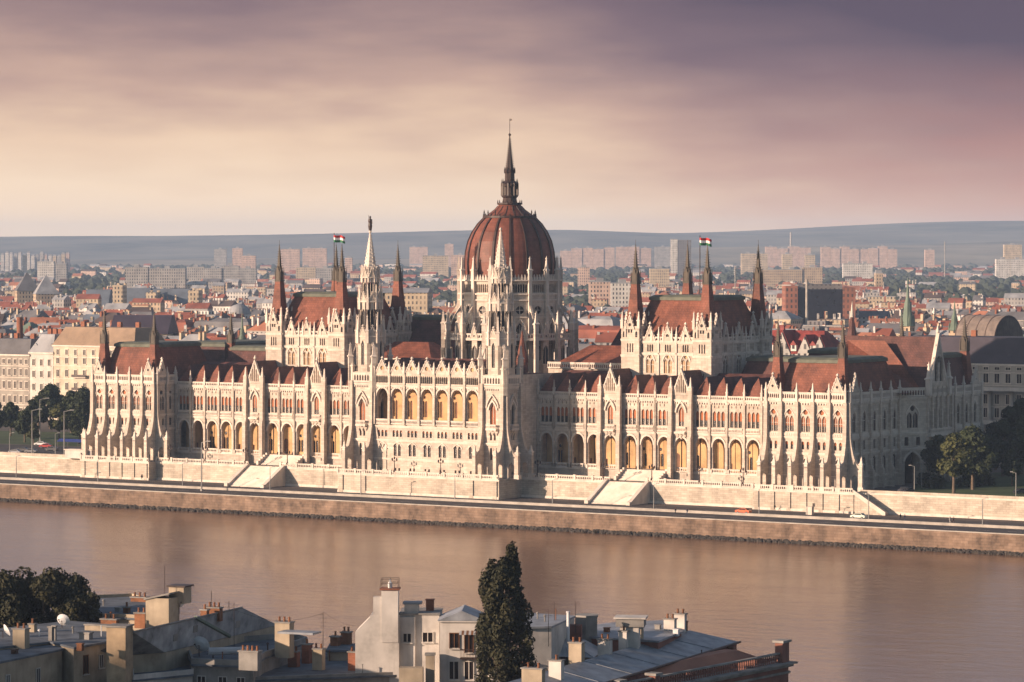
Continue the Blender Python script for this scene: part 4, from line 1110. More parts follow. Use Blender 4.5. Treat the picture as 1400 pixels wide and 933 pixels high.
# ------------------------------------------------------------------ the city beyond
def wallmat(name, base, pw=2.7, ph=3.5, ww=.42, wh=.55, glass=(.045, .04, .042)):
    m = bpy.data.materials.new(name); m.use_nodes = True; n = m.node_tree.nodes; l = m.node_tree.links; b = n['Principled BSDF']; b.inputs['Roughness'].default_value = .85; b.inputs['Specular IOR Level'].default_value = .2
    t = n.new('ShaderNodeTexCoord'); g = n.new('ShaderNodeNewGeometry'); s = n.new('ShaderNodeSeparateXYZ'); l.new(t.outputs['Object'], s.inputs[0])
    vt = n.new('ShaderNodeVectorTransform'); vt.vector_type = 'NORMAL'; vt.convert_from = 'WORLD'; vt.convert_to = 'OBJECT'; l.new(g.outputs['True Normal'], vt.inputs[0])
    sn = n.new('ShaderNodeSeparateXYZ'); l.new(vt.outputs[0], sn.inputs[0])
    def mth(op, a, c=None, d=None):
        x = n.new('ShaderNodeMath'); x.operation = op
        for i, v in enumerate((a, c, d)):
            if v is None: continue
            if isinstance(v, (int, float)): x.inputs[i].default_value = v
            else: l.new(v, x.inputs[i])
        return x.outputs[0]
    side = mth('GREATER_THAN', mth('ABSOLUTE', sn.outputs[0]), .5)
    u = mth('ADD', mth('MULTIPLY', s.outputs[0], mth('SUBTRACT', 1, side)), mth('MULTIPLY', s.outputs[1], side))
    fu = mth('FRACT', mth('DIVIDE', mth('ADD', u, 400), pw)); fz = mth('FRACT', mth('DIVIDE', mth('ADD', s.outputs[2], 35), ph))
    inu = mth('LESS_THAN', mth('ABSOLUTE', mth('SUBTRACT', fu, .5)), ww / 2); inz = mth('LESS_THAN', mth('ABSOLUTE', mth('SUBTRACT', fz, .5)), wh / 2)
    win = mth('MULTIPLY', inu, inz)
    wn = n.new('ShaderNodeTexWhiteNoise'); cb = n.new('ShaderNodeCombineXYZ'); l.new(mth('FLOOR', mth('DIVIDE', mth('ADD', u, 400), pw)), cb.inputs[0]); l.new(mth('FLOOR', mth('DIVIDE', mth('ADD', s.outputs[2], 35), ph)), cb.inputs[1]); l.new(cb.outputs[0], wn.inputs['Vector'])
    win = mth('MULTIPLY', win, mth('MULTIPLY_ADD', wn.outputs['Value'], .7, .45))
    no = n.new('ShaderNodeTexNoise'); no.inputs['Scale'].default_value = .12; no.inputs['Detail'].default_value = 5; l.new(g.outputs['Position'], no.inputs['Vector'])
    mr = n.new('ShaderNodeMapRange'); mr.inputs['From Min'].default_value = .3; mr.inputs['From Max'].default_value = .7; mr.inputs['To Min'].default_value = .72; mr.inputs['To Max'].default_value = 1.12; l.new(no.outputs['Fac'], mr.inputs['Value'])
    sc = n.new('ShaderNodeVectorMath'); sc.operation = 'SCALE'; sc.inputs[0].default_value = base; l.new(mr.outputs[0], sc.inputs['Scale'])
    x = n.new('ShaderNodeMix'); x.data_type = 'RGBA'; x.clamp_factor = True; l.new(win, x.inputs[0]); l.new(sc.outputs[0], x.inputs[6]); x.inputs[7].default_value = (*glass, 1)
    l.new(x.outputs[2], b.inputs['Base Color']); return m
WALLS = [('cream', (.50, .40, .28)), ('pale grey', (.36, .34, .32)), ('buff', (.42, .32, .22)), ('white', (.58, .55, .51)), ('pink', (.56, .40, .32)), ('ochre', (.46, .31, .14)), ('dark grey', (.17, .16, .16)), ('brick red', (.28, .12, .08))]
ROOFS = [('grey slate', (.13, .125, .13)), ('rust red', (.24, .075, .045)), ('dark brown', (.085, .06, .052)), ('pale zinc', (.28, .28, .29)), ('faded orange', (.32, .13, .075)), ('blue grey', (.11, .13, .16)), ('weathered green', (.13, .17, .13))]
WM = [wallmat('plaster_' + n_.replace(' ', '_'), c) for n_, c in WALLS]
RM = [mat('roof_' + n_.replace(' ', '_'), c, .75, .28, .12, 1.6) for n_, c in ROOFS]
M['brick'] = mat('red_brick', (.30, .12, .07), .9, .25, .4, 3, bricks=(.5, .16, .02))
M['leaf_far'] = mat('distant_foliage', (.040, .050, .030), .95, .4, .06, .5)
def rf(r, f, z=0): p = CAM + FH * f + RH * r; return Vector((p.x, p.y, z))
def pxf(px, f): return (px - 700) / 4700 * f
def zf(py, f): return CAM.z - (py - 338) / 4700 * f
def screen(x, y, z):
    d = Vector((x, y, z)) - CAM; f = d.dot(FH); return 700 + 4700 * d.dot(RH) / f, 338 + 4700 * (CAM.z - z) / f, f
rg = random.Random(11)
used_labels = {}
def place_words(x, y):
    px, py, f = screen(x, y, 25)
    marks = [(30, 'the brick chimney stack'), (180, "the palace's left end pavilion"), (300, 'the left river wing'), (460, 'the left spired hall'), (600, "the palace's left pale tower"), (700, 'the great dome'), (800, 'the gap right of the dome'), (950, 'the right spired hall'), (1110, 'the red-roofed gabled block'), (1240, 'the green church spire'), (1370, 'the tall-windowed ministry')]
    m = min(marks, key=lambda a: abs(a[0] - px)); return m[1]
ORD = ['nearest', 'second', 'third', 'fourth', 'fifth', 'sixth', 'seventh', 'eighth', 'ninth', 'tenth', 'eleventh', 'twelfth']
city = []
def city_house(x, y, w, d, h, rz, wi, ri, kind, rh=None):
    # body with a pitched, hipped or flat roof and chimneys; origin at the ground
    q = MB(WM[wi]); q.box(-w / 2, w / 2, -d / 2, d / 2, 0, h)
    q.box(-w / 2 - .3, w / 2 + .3, -d / 2 - .3, d / 2 + .3, h, h + .5, M['parapet'])
    o = q.obj('city_house' if kind != 'flat' else 'apartment_block', None, (x, y, ZT)); o.rotation_euler.z = rz
    k = MB(RM[ri]); rh = rh or min(d * .38, rg.uniform(4, 7)); e = .5
    z0 = h + .5
    if kind == 'gable':
        k.rings([[(u, -d / 2 - e, z0), (u, 0, z0 + rh), (u, d / 2 + e, z0)] for u in (-w / 2 - .2, w / 2 + .2)], 0)
    elif kind == 'hip': k.hip(-w / 2 - e, w / 2 + e, -d / 2 - e, d / 2 + e, z0, z0 + rh, min(d * .45, w * .45), d * .46)
    elif kind == 'mansard':
        k.hip(-w / 2 - e, w / 2 + e, -d / 2 - e, d / 2 + e, z0, z0 + rh * .75, 1.8, 1.8); k.hip(-w / 2 + 1.5, w / 2 - 1.5, -d / 2 + 1.5, d / 2 - 1.5, z0 + rh * .75, z0 + rh * 1.05, d * .3, d * .3)
    else:
        k.box(-w / 2 + .4, w / 2 - .4, -d / 2 + .4, d / 2 - .4, z0, z0 + .25); k.box(-w * .2, w * .15, -d * .2, d * .25, z0, z0 + 2.6, WM[wi])
    if kind in ('gable', 'hip', 'mansard'):
        for i in range(int(w / 7)):
            u = -w / 2 + (i + .5) * w / int(w / 7); k.rings([[(u - .9, -d / 2 + a, z0 + b_), (u + .9, -d / 2 + a, z0 + b_), (u + .9, -d / 2 + a, z0 + b_ + 1.1), (u, -d / 2 + a, z0 + b_ + 1.8), (u - .9, -d / 2 + a, z0 + b_ + 1.1)] for a, b_ in ((.6 + .5, .9), (3.0, .9))], WM[3] if i % 2 else WM[1]) if rg.random() < .55 else None
    ro = link('roof', k.mesh('roof'), o)
    for i in range(rg.randint(2, 5)):
        cx = rg.uniform(-w / 2 + 1, w / 2 - 1); cy = rg.choice((-1, 1)) * rg.uniform(.1, .3) * d; hh = rg.uniform(1.2, 2.6)
        me = cached(('chim', wi % 3), lambda: (lambda c: (c.box(-.5, .5, -.9, .9, -3, 1), c.box(-.62, .62, -1.02, 1.02, 1, 1.15), [c.box(-.3, .3, j - .22, j + .22, 1.15, 1.5, M['brick']) for j in (-.5, .5)], c.mesh('chimney'))[-1])(MB([M['brick'], WM[3], WM[0]][wi % 3])))
        c = link('chimney', me, ro, (cx, cy, z0 + rh * (.75 if kind != 'flat' else 0) + hh * .5))
    city.append((o, WALLS[wi][0], ROOFS[ri][0], kind, w)); return o
# keep-out boxes in the picture for the landmarks built by hand: px0, px1, f0, f1
keep = [(-20, 140, 1290, 1420), (1320, 1440, 1060, 1190), (1050, 1175, 1180, 1400), (155, 240, 1640, 1760), (1060, 1180, 2080, 2300), (1322, 1378, 1380, 1560), (115, 270, 2750, 3000), (1225, 1255, 1600, 1760)]
def sil(px):   # lower limit of what the palace leaves visible (picture row)
    tab = [(-50, 560), (120, 560), (140, 480), (360, 478), (366, 500), (560, 500), (570, 478), (610, 470), (625, 480), (770, 480), (800, 475), (850, 480), (1055, 495), (1070, 478), (1180, 470), (1290, 470), (1330, 480), (1450, 500)]
    for (a, b_), (c, d) in zip(tab, tab[1:]):
        if a <= px <= c: return b_ + (d - b_) * (px - a) / (c - a)
    return 520
Yr = 182.0; count = 0
while True:
    x = -1700 + rg.uniform(0, 30); step = 50 + max(0, Yr - 300) * .03
    anyin = False
    while x < 420:
        w = rg.choice((13, 15, 18, 20, 24, 28, 34)) * rg.uniform(.9, 1.15); cx = x + w / 2; x += w + (rg.choice((0, 0, 0, 10)) if rg.random() < .5 else 0)
        yy = Yr + rg.uniform(-7, 7); px, py, f = screen(cx, yy, 35)
        if px < -30 or px > 1430 or f > 2330: continue
        anyin = True
        h = rg.uniform(15, 22) + (4 if rg.random() < .15 else 0); wi = rg.choice((0, 0, 0, 1, 1, 2, 2, 3, 3, 4, 5, 6)); ri = rg.choice((0, 0, 1, 1, 2, 2, 3, 3, 3, 4, 5, 6, 0)); kind = rg.choice(('gable', 'gable', 'hip', 'hip', 'mansard', 'flat'))
        if any(a < px < b_ and c < f < d for a, b_, c, d in keep): continue
        if any(a - 12 < px < b_ + 12 and c - 150 < f < c and screen(cx, yy, h + 18)[1] < 468 for a, b_, c, d in keep[7:8]): continue
        if screen(cx, yy, ZT + h + 7)[1] > sil(px): continue
        if f > 1750 and rg.random() < .13: continue
        city_house(cx, yy, w, rg.uniform(13, 17), h, R(rg.uniform(-5, 5)) + (pi / 2 if rg.random() < .12 and w < 22 else 0), wi, ri, kind); count += 1
    Yr += step
    if not anyin and Yr > 1500 or Yr > 3000: break
print('city houses', count)

# --- individual landmarks
def simple(name, label, cat, mb, loc, rz=0, kids=()):
    o = mb.obj(name, None, loc); o.rotation_euler.z = rz; tag(o, label, cat)
    for nm, k in kids: link(nm, k.mesh(nm), o)
    return o
p = rf(pxf(27, 1395), 1395, ZT); q = MB(M['brick']); q.lathe(0, 0, [(1.75, 0), (1.2, zf(434, 1395) - ZT)], 16); q.lathe(0, 0, [(1.35, 0 + zf(434, 1395) - ZT - 1), (1.35, zf(434, 1395) - ZT)], 16)
simple('chimney_stack', 'tall round red brick chimney behind the grey roofed house at the far left', 'chimney', q, p)
def church(px, f, ytop, ybase, label, w):
    z1, z0 = zf(ytop, f) - ZT, zf(ybase, f) - ZT; q = MB(WM[2]); q.box(-w, w, -w, w, 0, z0)
    k = MB(RM[6]); k.lathe(0, 0, [(w * 1.5, z0), (w * 1.1, z0 + (z1 - z0) * .18), (w * .75, z0 + (z1 - z0) * .3), (w * .7, z0 + (z1 - z0) * .42), (w * .3, z0 + (z1 - z0) * .6), (.15, z1)], 8, .5)
    for s_ in range(4): k.lathe(w * cos(s_ * pi / 2 + pi / 4) * 1.2, w * sin(s_ * pi / 2 + pi / 4) * 1.2, [(w * .3, z0), (w * .28, z0 + (z1 - z0) * .12), (.05, z0 + (z1 - z0) * .3)], 4)
    simple('church_tower', label, 'church tower', q, rf(pxf(px, f), f, ZT), 0, (('spire', k),))
church(1241, 1680, 380, 446, 'slender green patina church spire above the rooftops on the right', 2.6)
church(1305, 1520, 412, 452, 'short green topped church turret right of the slender green spire', 1.9)
church(331, 1330, 428, 470, 'thin dark pointed turret behind the left violet roofs', 1.2)
def darkblock():
    f = 2150; q = MB(mat('black_glass', (.012, .012, .02), .25, .2, .3, 0, spec=.4)); w = 95 / 4700 * f; h = zf(391, f) - ZT
    q.box(-w * .32, w * .32, -12, 12, 0, h - 2); k = MB(WM[7]); k.box(-w * .5, -w * .325, -14, 14, 0, h); k.box(w * .325, w * .5, -14, 14, 0, h - 1); k.box(-w * .32, w * .32, -11, 11, h - 2, h + 1, WM[6])
    simple('office_block', 'wide black glass office block with brick ends behind the right spired hall', 'office block', q, rf(pxf(1119, f), f, ZT), HEAD, (('brick_wing', k),))
    q = MB(M['parapet']); q.lathe(0, 0, [(.8, 0), (.7, zf(382, 2000) - ZT)], 10); simple('chimney_stack', 'thin white chimney standing before the black glass office block', 'chimney', q, rf(pxf(1103, 2000), 2000, ZT))
darkblock()
def redblock():
    f = 1290; q = MB(WM[1]); q.box(-19, 15, -9, 9, 0, 27); q.box(-12, -4, -11, -9, 0, 24)
    k = MB(mat('bright_red_tile', (.21, .04, .034), .7, .35, .3, 2, streak=.3)); k.hip(-19.4, 15.4, -9.4, 9.4, 27, 35.5, 6, 8.4)
    for u in (-13.5, -4, 6, 12.5):
        ww = 3.6 if u != -4 else 4.4; k.rings([[(u - ww, v, 27), (u, v, 27 + ww * 2.0), (u + ww, v, 27)] for v in (9.0, 0)], 0)
        q.slab(u - ww * .85, u + ww * .85, 0, [(u - ww * .85, 27.1), (u, 27 + ww * 1.8), (u + ww * .85, 27.1)], [], 9.6, 8.0)
    for u in (-9, 1, 9.5): k.box(u - 1.2, u + 1.2, 6.5, 9.2, 28, 30.2, WM[3]); k.rings([[(u - 1.5, v, 30.2), (u, v, 32), (u + 1.5, v, 30.2)] for v in (9.4, 3)], 0)
    k.hip(-17, -12.5, -9.6, -6, 29.5, 37, 1.6, 1.6)
    o = simple('gabled_block', 'ornate grey block with bright red gabled roofs behind the right end pavilion', 'apartment house', q, rf(pxf(1100, f), f, ZT), R(-4), (('roof', k),))
    k = MB(SB); k.lathe(0, 0, [(2.9, 20), (2.6, 29), (1.5, 36), (.4, 42), (.1, 43)], 8, .5); k.lathe(0, 0, [(.7, 41), (.4, 44), (.02, 47)], 8, 0, TR)
    q2 = MB(WM[1]); q2.lathe(0, 0, [(2.6, 0), (2.6, 20)], 8, .5); simple('turret_house', 'dark pointed turret with pale tip right of the red gabled roofs', 'turret', q2, rf(pxf(1165, 1265), 1265, ZT), 0, (('roof', k),))
redblock()
def barrel():
    f = 1480; q = MB(WM[2]); q.box(-8, 8, -14, 14, 0, 26); k = MB(mat('grey_brown_sheet', (.16, .125, .105), .6, .3, .3, 2, streak=.3)); n = 14
    k.rings([[(7.6 * cos(pi * i / n), v, 26 + 11.5 * sin(pi * i / n)) for i in range(n + 1)] for v in (-14.2, 14.2)], 0)
    for v in (-14.1, 14.1): k.poly([(7.6 * cos(pi * i / n), v, 26 + 11.5 * sin(pi * i / n)) for i in range(n + 1)], RM[2])
    for v in (-14, -7, 0, 7, 14): k.rings([[(7.8 * cos(pi * i / n), v + a, 26 + 11.7 * sin(pi * i / n)) for i in range(n + 1)] for a in (-.2, .2)], RM[2])
    simple('barrel_hall', 'tall brown barrel-vaulted roof above the ministry on the right', 'hall', q, rf(pxf(1352, f), f, ZT), R(62), (('roof', k),))
barrel()
def shed(px0, px1, f, ytop, yb, m, label, ends=WM[0], rise=6):
    w = (px1 - px0) / 4700 * f; z1 = zf(ytop, f) - ZT; q = MB(ends); q.box(-w / 2, w / 2, -13, 13, 0, z1 - rise)
    k = MB(m); k.rings([[(u, -14, z1 - rise), (u, -3, z1), (u, 3, z1), (u, 14, z1 - rise)] for u in (-w / 2 - .5, w / 2 + .5)], 0)
    simple('long_hall', label, 'hall', q, rf(pxf((px0 + px1) / 2, f), f, ZT), HEAD - R(6), (('roof', k),))
shed(170, 207, 2850, 394, 415, RM[5], 'blue grey shed roof between two cream gable towers on the left', rise=16)
shed(211, 261, 2830, 395, 415, RM[5], 'longer blue grey shed roof right of the middle cream gable tower', rise=16)
shed(120, 152, 2900, 396, 415, RM[5], 'short blue grey shed roof left of the cream gable towers', rise=14)
shed(158, 236, 1690, 431, 452, mat('violet_slate', (.05, .038, .055), .6, .2, .2, 2), 'broad dark violet hipped roof behind the left end pavilion', rise=9)
shed(500, 588, 2300, 394, 405, RM[3], 'long pale flat-roofed hall between the left spired hall and the dome', rise=3)
for i, (px, f, yt) in enumerate(((163.5, 2820, 390), (209, 2815, 400), (267, 2700, 397))):
    q = MB(WM[0]); w = 4.2; h = zf(yt, f) - ZT; q.box(-w, w, -8, 8, 0, h); k = MB(WM[0]); k.box(-w, -w * .4, -8.4, -8.01, 0, h + 1.5); k.box(w * .4, w, -8.4, -8.01, 0, h + 1.5)
    simple('gable_tower', ['cream ribbed gable tower between the left shed roofs', 'cream stepped gable tower before the longer blue grey shed', 'pale tilted gable tower at the right end of the sheds'][i], 'tower', q, rf(pxf(px, f), f, ZT), HEAD - R(6), (('pilaster', k),))
def slab_block(px0, px1, ytop, f, wi, label, depth=14, name='apartment_block', rz=0):
    w = (px1 - px0) / 4700 * f; h = zf(ytop, f) - ZT; q = MB(WM[wi]); k = MB(RM[3]); n = max(1, int(w / 22)); rz_ = random.Random(int(px0 * 7))
    for i in range(n):
        u0, u1 = -w / 2 + i * w / n, -w / 2 + (i + 1) * w / n; hh = h * rz_.uniform(.86, 1.0) if n > 2 else h; dd = depth / 2 + (i % 2) * 1.2; q.box(u0 + .4 * (i > 0), u1, -dd, dd, 0, hh); k.box(u0 + .4 * (i > 0), u1, -dd, dd, hh + .01, hh + .8); u = (u0 + u1) / 2; k.box(u - 3, u + 3, -4, 4, hh + .8, hh + 3.6)
    simple(name, label, 'apartment block', q, rf(pxf((px0 + px1) / 2, f), f, ZT), HEAD + rz, (('roof', k),))
SLABS = [(172, 203, 366, 3950, 1, 'grey slab block, left half of the long pair beyond the shed roofs'), (204, 254, 368, 4000, 1, 'grey slab block, longer right half of the pair beyond the shed roofs'),
    (256, 351, 364, 4700, 1, 'very long hazy grey block right of the slab pair'), (52, 75, 358, 5000, 3, 'white banded office slab alone in the trees on the far left'), (75, 92, 361, 5100, 1, 'blue grey tower block beside the white banded slab'),
    (293, 310, 341, 7600, 1, 'hazy grey tower pair left of the bright pink tower'), (318, 332, 340, 7000, 4, 'bright pink sunlit tower on the hazy left skyline'), (331, 350, 350, 6400, 4, 'lower pink block right of the bright pink tower'),
    (384, 410, 341, 6900, 4, 'pink panel block just right of the left corner spire'), (414, 447, 340, 7200, 4, 'wide pink panel block before the left flag'), (472, 482, 353, 6300, 4, 'narrow pink block under the left flag'),
    (405, 432, 366, 5200, 0, 'cream block standing low behind the left hall roof'), (432, 458, 367, 5000, 1, 'grey block with tall dark panels behind the left hall roof'),
    (578, 613, 350, 5900, 0, 'wide cream panel block left of the dome'), (617, 641, 349, 6000, 4, 'pink panel block touching the dome on its left'), (608, 620, 334, 8200, 4, 'small pink tower on the skyline left of the dome'), (560, 585, 338, 8600, 4, 'low pink estate on the skyline left of the dome'),
    (766, 840, 338, 8000, 4, 'very long pink panel block right of the dome'), (842, 890, 337, 8100, 4, 'shorter pink panel block ending the long row right of the dome'), (895, 917, 338, 8000, 1, 'grey block left of the white tower'),
    (835, 866, 388, 2750, 3, 'white banded office block left of the right hall spires'), (888, 915, 368, 4300, 0, 'cream box building below the white tower'),
    (1013, 1049, 347, 6500, 0, 'wide cream block behind the right corner spire'), (1040, 1124, 364, 4700, 2, 'long low buff hall behind the right corner spire'), (1069, 1083, 348, 6300, 0, 'small cream block above the long buff hall'), (1100, 1114, 349, 6300, 0, 'second small cream block above the long buff hall'),
    (1046, 1108, 337, 8200, 4, 'long pink estate block left of the hazy skyline chimney'), (1122, 1226, 337, 8000, 4, 'longest pink estate block on the right skyline'), (1264, 1277, 342, 7600, 4, 'small round-looking pink tower on the right skyline'), (1372, 1396, 335, 6600, 0, 'tall cream block at the far right skyline'), (1361, 1400, 355, 5600, 3, 'low white building under the tall cream block'),
    (1152, 1192, 361, 5200, 3, 'low white terrace in the trees on the right'), (1196, 1206, 374, 3600, 2, 'small buff tower house at the wood edge on the right'), (805, 835, 386, 2900, 4, 'pink gabled block in the woods right of the dome'),
    (790, 806, 366, 4400, 4, 'small pink house among the trees right of the dome')]
for a in SLABS: slab_block(*a)
rs = random.Random(3)
NEARWORDS = ['pale', 'pink', 'grey', 'cream']
for i in range(16):                     # the hazy estate on the far left
    px0 = 2 + i * 5.9; slab_block(px0, px0 + rs.uniform(3.5, 5.5), rs.uniform(346, 351), 7400 + rs.uniform(-200, 200), rs.choice((0, 1, 4, 3)), '')
    o = list(bpy.data.objects)[-2]
def tall():
    f = 5500; h = zf(327, f) - ZT
    q = MB(WM[3]); q.box(-16, -6, -9, 9, 0, h); k = MB(WM[6]); k.box(-5.99, 16, -8.5, 8.5, 0, h - 1.5); simple('tower_block', 'tall tower, its lit left side in white and shaded right side in dark grey', 'tower block', q, rf(pxf(931, f), f, ZT), HEAD, (('shaded_side', k),))  # lit and shaded sides put into separate wall colours
    q = MB(M['parapet']); q.lathe(0, 0, [(3.2, 0), (2.0, zf(318, 8300) - ZT)], 10); simple('chimney_stack', 'hazy white chimney rising over the pink estate on the right skyline', 'chimney', q, rf(pxf(1081, 8300), 8300, ZT))
    for px, f, yt, lb in ((1291.5, 5600, 330, 'thin lattice mast above the right woods'), (1005, 4100, 366, 'thin white mast right of the right hall flag')):
        q = MB(M['parapet']); q.lathe(0, 0, [(1.0, 0), (.45, zf(yt, f) - ZT)], 6)
        for k_ in range(4): q.lathe(0, 0, [(1.8, (zf(yt, f) - ZT) * (.8 + .05 * k_)), (1.8, (zf(yt, f) - ZT) * (.8 + .05 * k_) + .8)], 6)
        simple('mast', lb, 'mast', q, rf(pxf(px, f), f, ZT))
tall()
q = MB(WM[3]); q.lathe(0, 0, [(7.5, 0), (7.5, zf(430, 2150) - ZT)], 20); k = MB(RM[3]); h0 = zf(430, 2150) - ZT; k.lathe(0, 0, [(7.6 * cos(a * pi / 16), h0 + 6.5 * sin(a * pi / 16)) for a in range(8)] + [(.05, h0 + 6.5)], 20)
simple('domed_hall', 'small pale round dome among roofs left of the left spired hall', 'dome', q, rf(pxf(327, 2150), 2150, ZT), 0, (('roof', k),))
for i, (px, f, yt) in enumerate(((37, 3050, 373), (63, 3000, 377))):
    h = zf(yt, f) - ZT; q = MB(WM[2]); q.box(-10, 10, -10, 10, 0, h - 16); k = MB(RM[0] if i == 0 else RM[3]); k.hip(-10.5, 10.5, -10.5, 10.5, h - 16, h, 9.9, 9.9)
    simple('pavilion_house', ['grey pyramid roof, left one of two on the far left', 'paler pyramid roof, right one of two on the far left'][i], 'house', q, rf(pxf(px, f), f, ZT), HEAD + R(15), (('roof', k),))

# --- houses too far off to count
def far_city():
    rr = random.Random(8); q = MB(*WM, *RM); nW = len(WM)
    n = 0
    while n < 9500:
        f = 1500 + (9200 - 1500) * rr.random() ** 1.25; r = rr.uniform(-.165, .165) * f; px = 700 + 4700 * r / f
        # woods keep their ground
        if any(a < px < b_ and c < f < d and rr.random() < dens for a, b_, c, d, dens in WOODS): continue
        p = rf(r, f); w = rr.uniform(7, 20) * (1 + f / 12000); d = rr.uniform(8, 12); h = rr.uniform(6, 15) if rr.random() < .88 else rr.uniform(15, 24); z0 = ZT; a = HEAD * .5 + R(rr.uniform(-12, 12))
        q.fr = Fr(p.x, p.y, math.degrees(a)); wi = rr.choice((0, 0, 1, 1, 2, 3, 3, 4, 4)); ri = nW + rr.choice((0, 1, 1, 2, 3, 3, 4, 1))
        q.box(-w / 2, w / 2, -d / 2, d / 2, z0, z0 + h, wi)
        if rr.random() < .72: q.rings([[(u, -d / 2 - .4, z0 + h), (u, 0, z0 + h + d * .38), (u, d / 2 + .4, z0 + h)] for u in (-w / 2 - .3, w / 2 + .3)], ri)
        else: q.box(-w / 2, w / 2, -d / 2, d / 2, z0 + h, z0 + h + .6, ri)
        if f < 4200:
            for j in range(rr.randint(1, 4)):
                u, v = rr.uniform(-w / 2, w / 2), rr.uniform(-d / 3, d / 3); s_ = rr.uniform(.35, .9); q.box(u - s_, u + s_, v - .5, v + .5, z0 + h, z0 + h + d * .25 + rr.uniform(1, 3), rr.choice((3, 7, 1, 0)))
        n += 1
    q.fr = ID; tag(q.obj('distant_houses'), 'countless small hazy houses spreading to the hills', 'houses', kind='stuff')
WOODS = [(770, 870, 2400, 7500, .93), (560, 640, 3000, 6500, .6), (1205, 1420, 3000, 5600, .88), (70, 175, 3600, 6000, .85), (240, 300, 5200, 8500, .9), (880, 1100, 4500, 7800, .6), (-60, 420, 5600, 9300, .72), (1110, 1250, 4700, 7800, .7), (440, 640, 6200, 9300, .6), (770, 1450, 6500, 9300, .65)]
far_city()
def ball(q, c, r, rr, m=0):
    rings = []
    for j, (a, b_) in enumerate(((-.9, .35), (-.35, .95), (.3, .95), (.75, .6), (1, .08))): rings.append([(c[0] + r * b_ * rr.uniform(.75, 1.15) * cos(k * pi / 3 + j), c[1] + r * b_ * rr.uniform(.75, 1.15) * sin(k * pi / 3 + j), c[2] + r * a * 1.05) for k in range(6)])
    q.rings(rings, m)
def far_woods():
    rr = random.Random(21); q = MB(M['leaf_far'])
    for a, b_, c, d, dens in WOODS:
        n = int(240 * dens) + int((b_ - a) * (d - c) / 1500)
        for i in range(min(n, 700)):
            f = c + (d - c) * rr.random() ** 1.2; px = rr.uniform(a - 15, b_ + 15); p = rf(pxf(px, f), f); h = rr.uniform(9, 17); s = rr.uniform(4, 8) * (1 + f / 12000)
            ball(q, (p.x, -p.y, ZT + h - s * .4), s, rr); ball(q, (p.x + rr.uniform(-5, 5), -p.y + rr.uniform(-5, 5), ZT + h * .6), s * .9, rr)
    for i in range(900):
        f = rr.uniform(1500, 6000); px = rr.uniform(-40, 1440); p = rf(pxf(px, f), f); s = rr.uniform(2.5, 5); ball(q, (p.x, -p.y, ZT + rr.uniform(7, 13)), s, rr)
    tag(q.obj('distant_woods'), 'dark hazy woods and park trees between the far houses', 'woods', kind='stuff')
far_woods()

# --- the row on the square's edge, with real windows
def sash(key, w, h, arch=False, frame=TR):
    def mk():
        q = MB(GL); hs = h_arch(0, w / 2, 0, h - w / 2, w / 2, False, 3) if arch else h_rect(0, w / 2, 0, h)
        us, lo, hi = hs
        for i in range(len(us) - 1): q.poly([(us[i], .02, lo[i]), (us[i + 1], .02, lo[i + 1]), (us[i + 1], .02, hi[i + 1]), (us[i], .02, hi[i])])
        q.box(-w / 2 - .18, -w / 2, .0, .14, -.1, h, frame); q.box(w / 2, w / 2 + .18, 0, .14, -.1, h, frame); q.box(-w / 2 - .3, w / 2 + .3, 0, .3, -.3, -.1, frame); q.box(-w / 2 - .3, w / 2 + .3, 0, .22, h + .003, h + .28, frame); q.box(-.05, .05, .03, .09, 0, h - .01, frame)
        return q.mesh('window')
    return cached(('sash', key), mk)
def town_block(name, label, x0, x1, y, d, h, wallm, roofm, rows, pitch, rh, kind='mansard', extra=None):
    q = MB(wallm); q.box(x0, x1, -y - d, -y, ZT, ZT + h); q.box(x0 - .4, x1 + .4, -y - d, -y + .5, ZT + h, ZT + h + .6, TR)
    for z in rows[1:]: q.box(x0, x1, -y + .001, -y + .2, ZT + z[0] - 1.0, ZT + z[0] - .75, TR)
    o = q.obj(name); tag(o, label, 'building')
    k = MB(roofm); k.hip(x0 - .4, x1 + .4, -y - d - .4, -y + .4, ZT + h + .61, ZT + h + rh, 3.0, 4.5)
    ro = link('roof', k.mesh('roof'), o); fr = Fr(0, y, 0); n = int((x1 - x0) / pitch)
    for i in range(n):
        u = x0 + (i + .5) * (x1 - x0) / n
        for z, ww, wh, ar in rows: put('window', sash((name, ww, wh, ar), ww, wh, ar), o, fr, u, .003, ZT + z)
        if kind == 'mansard' and i % 2 == 0:
            def mk():
                c = MB(TR); c.box(-.8, .8, -2.2, 0, 0, 1.8); c.poly([(-.5, .01, .3), (.5, .01, .3), (.5, .01, 1.5), (-.5, .01, 1.5)], GL); c.rings([[(-1, v, 1.8), (0, v, 2.6), (1, v, 1.8)] for v in (-2.4, .2)], roofm); return c.mesh('dormer')
            put('dormer', cached(('dorm', name), mk), ro, fr, u, -1.3, ZT + h + 1.4)
    for i in range(4):
        c = MB(M['brick']); u = x0 + (i + .6) * (x1 - x0) / 4.4; c.box(u - .9, u + .9, -y - d * .6, -y - d * .6 + 1.2, ZT + h + 1, ZT + h + rh + 2); link('chimney', c.mesh('chimney'), ro)
    if extra: extra(o, fr)
    return o
PW = mat('grey_stucco', (.30, .27, .235), .9, .2, .3, 1.5, streak=.3); PC = mat('cream_stucco', (.50, .43, .335), .9, .2, .3, 1.5, streak=.2); PX = mat('white_stucco', (.50, .46, .42), .9, .15, .3, 1.5, streak=.2); PM = mat('ministry_stone', (.40, .35, .30), .9, .15, .2, 1.5, streak=.25)
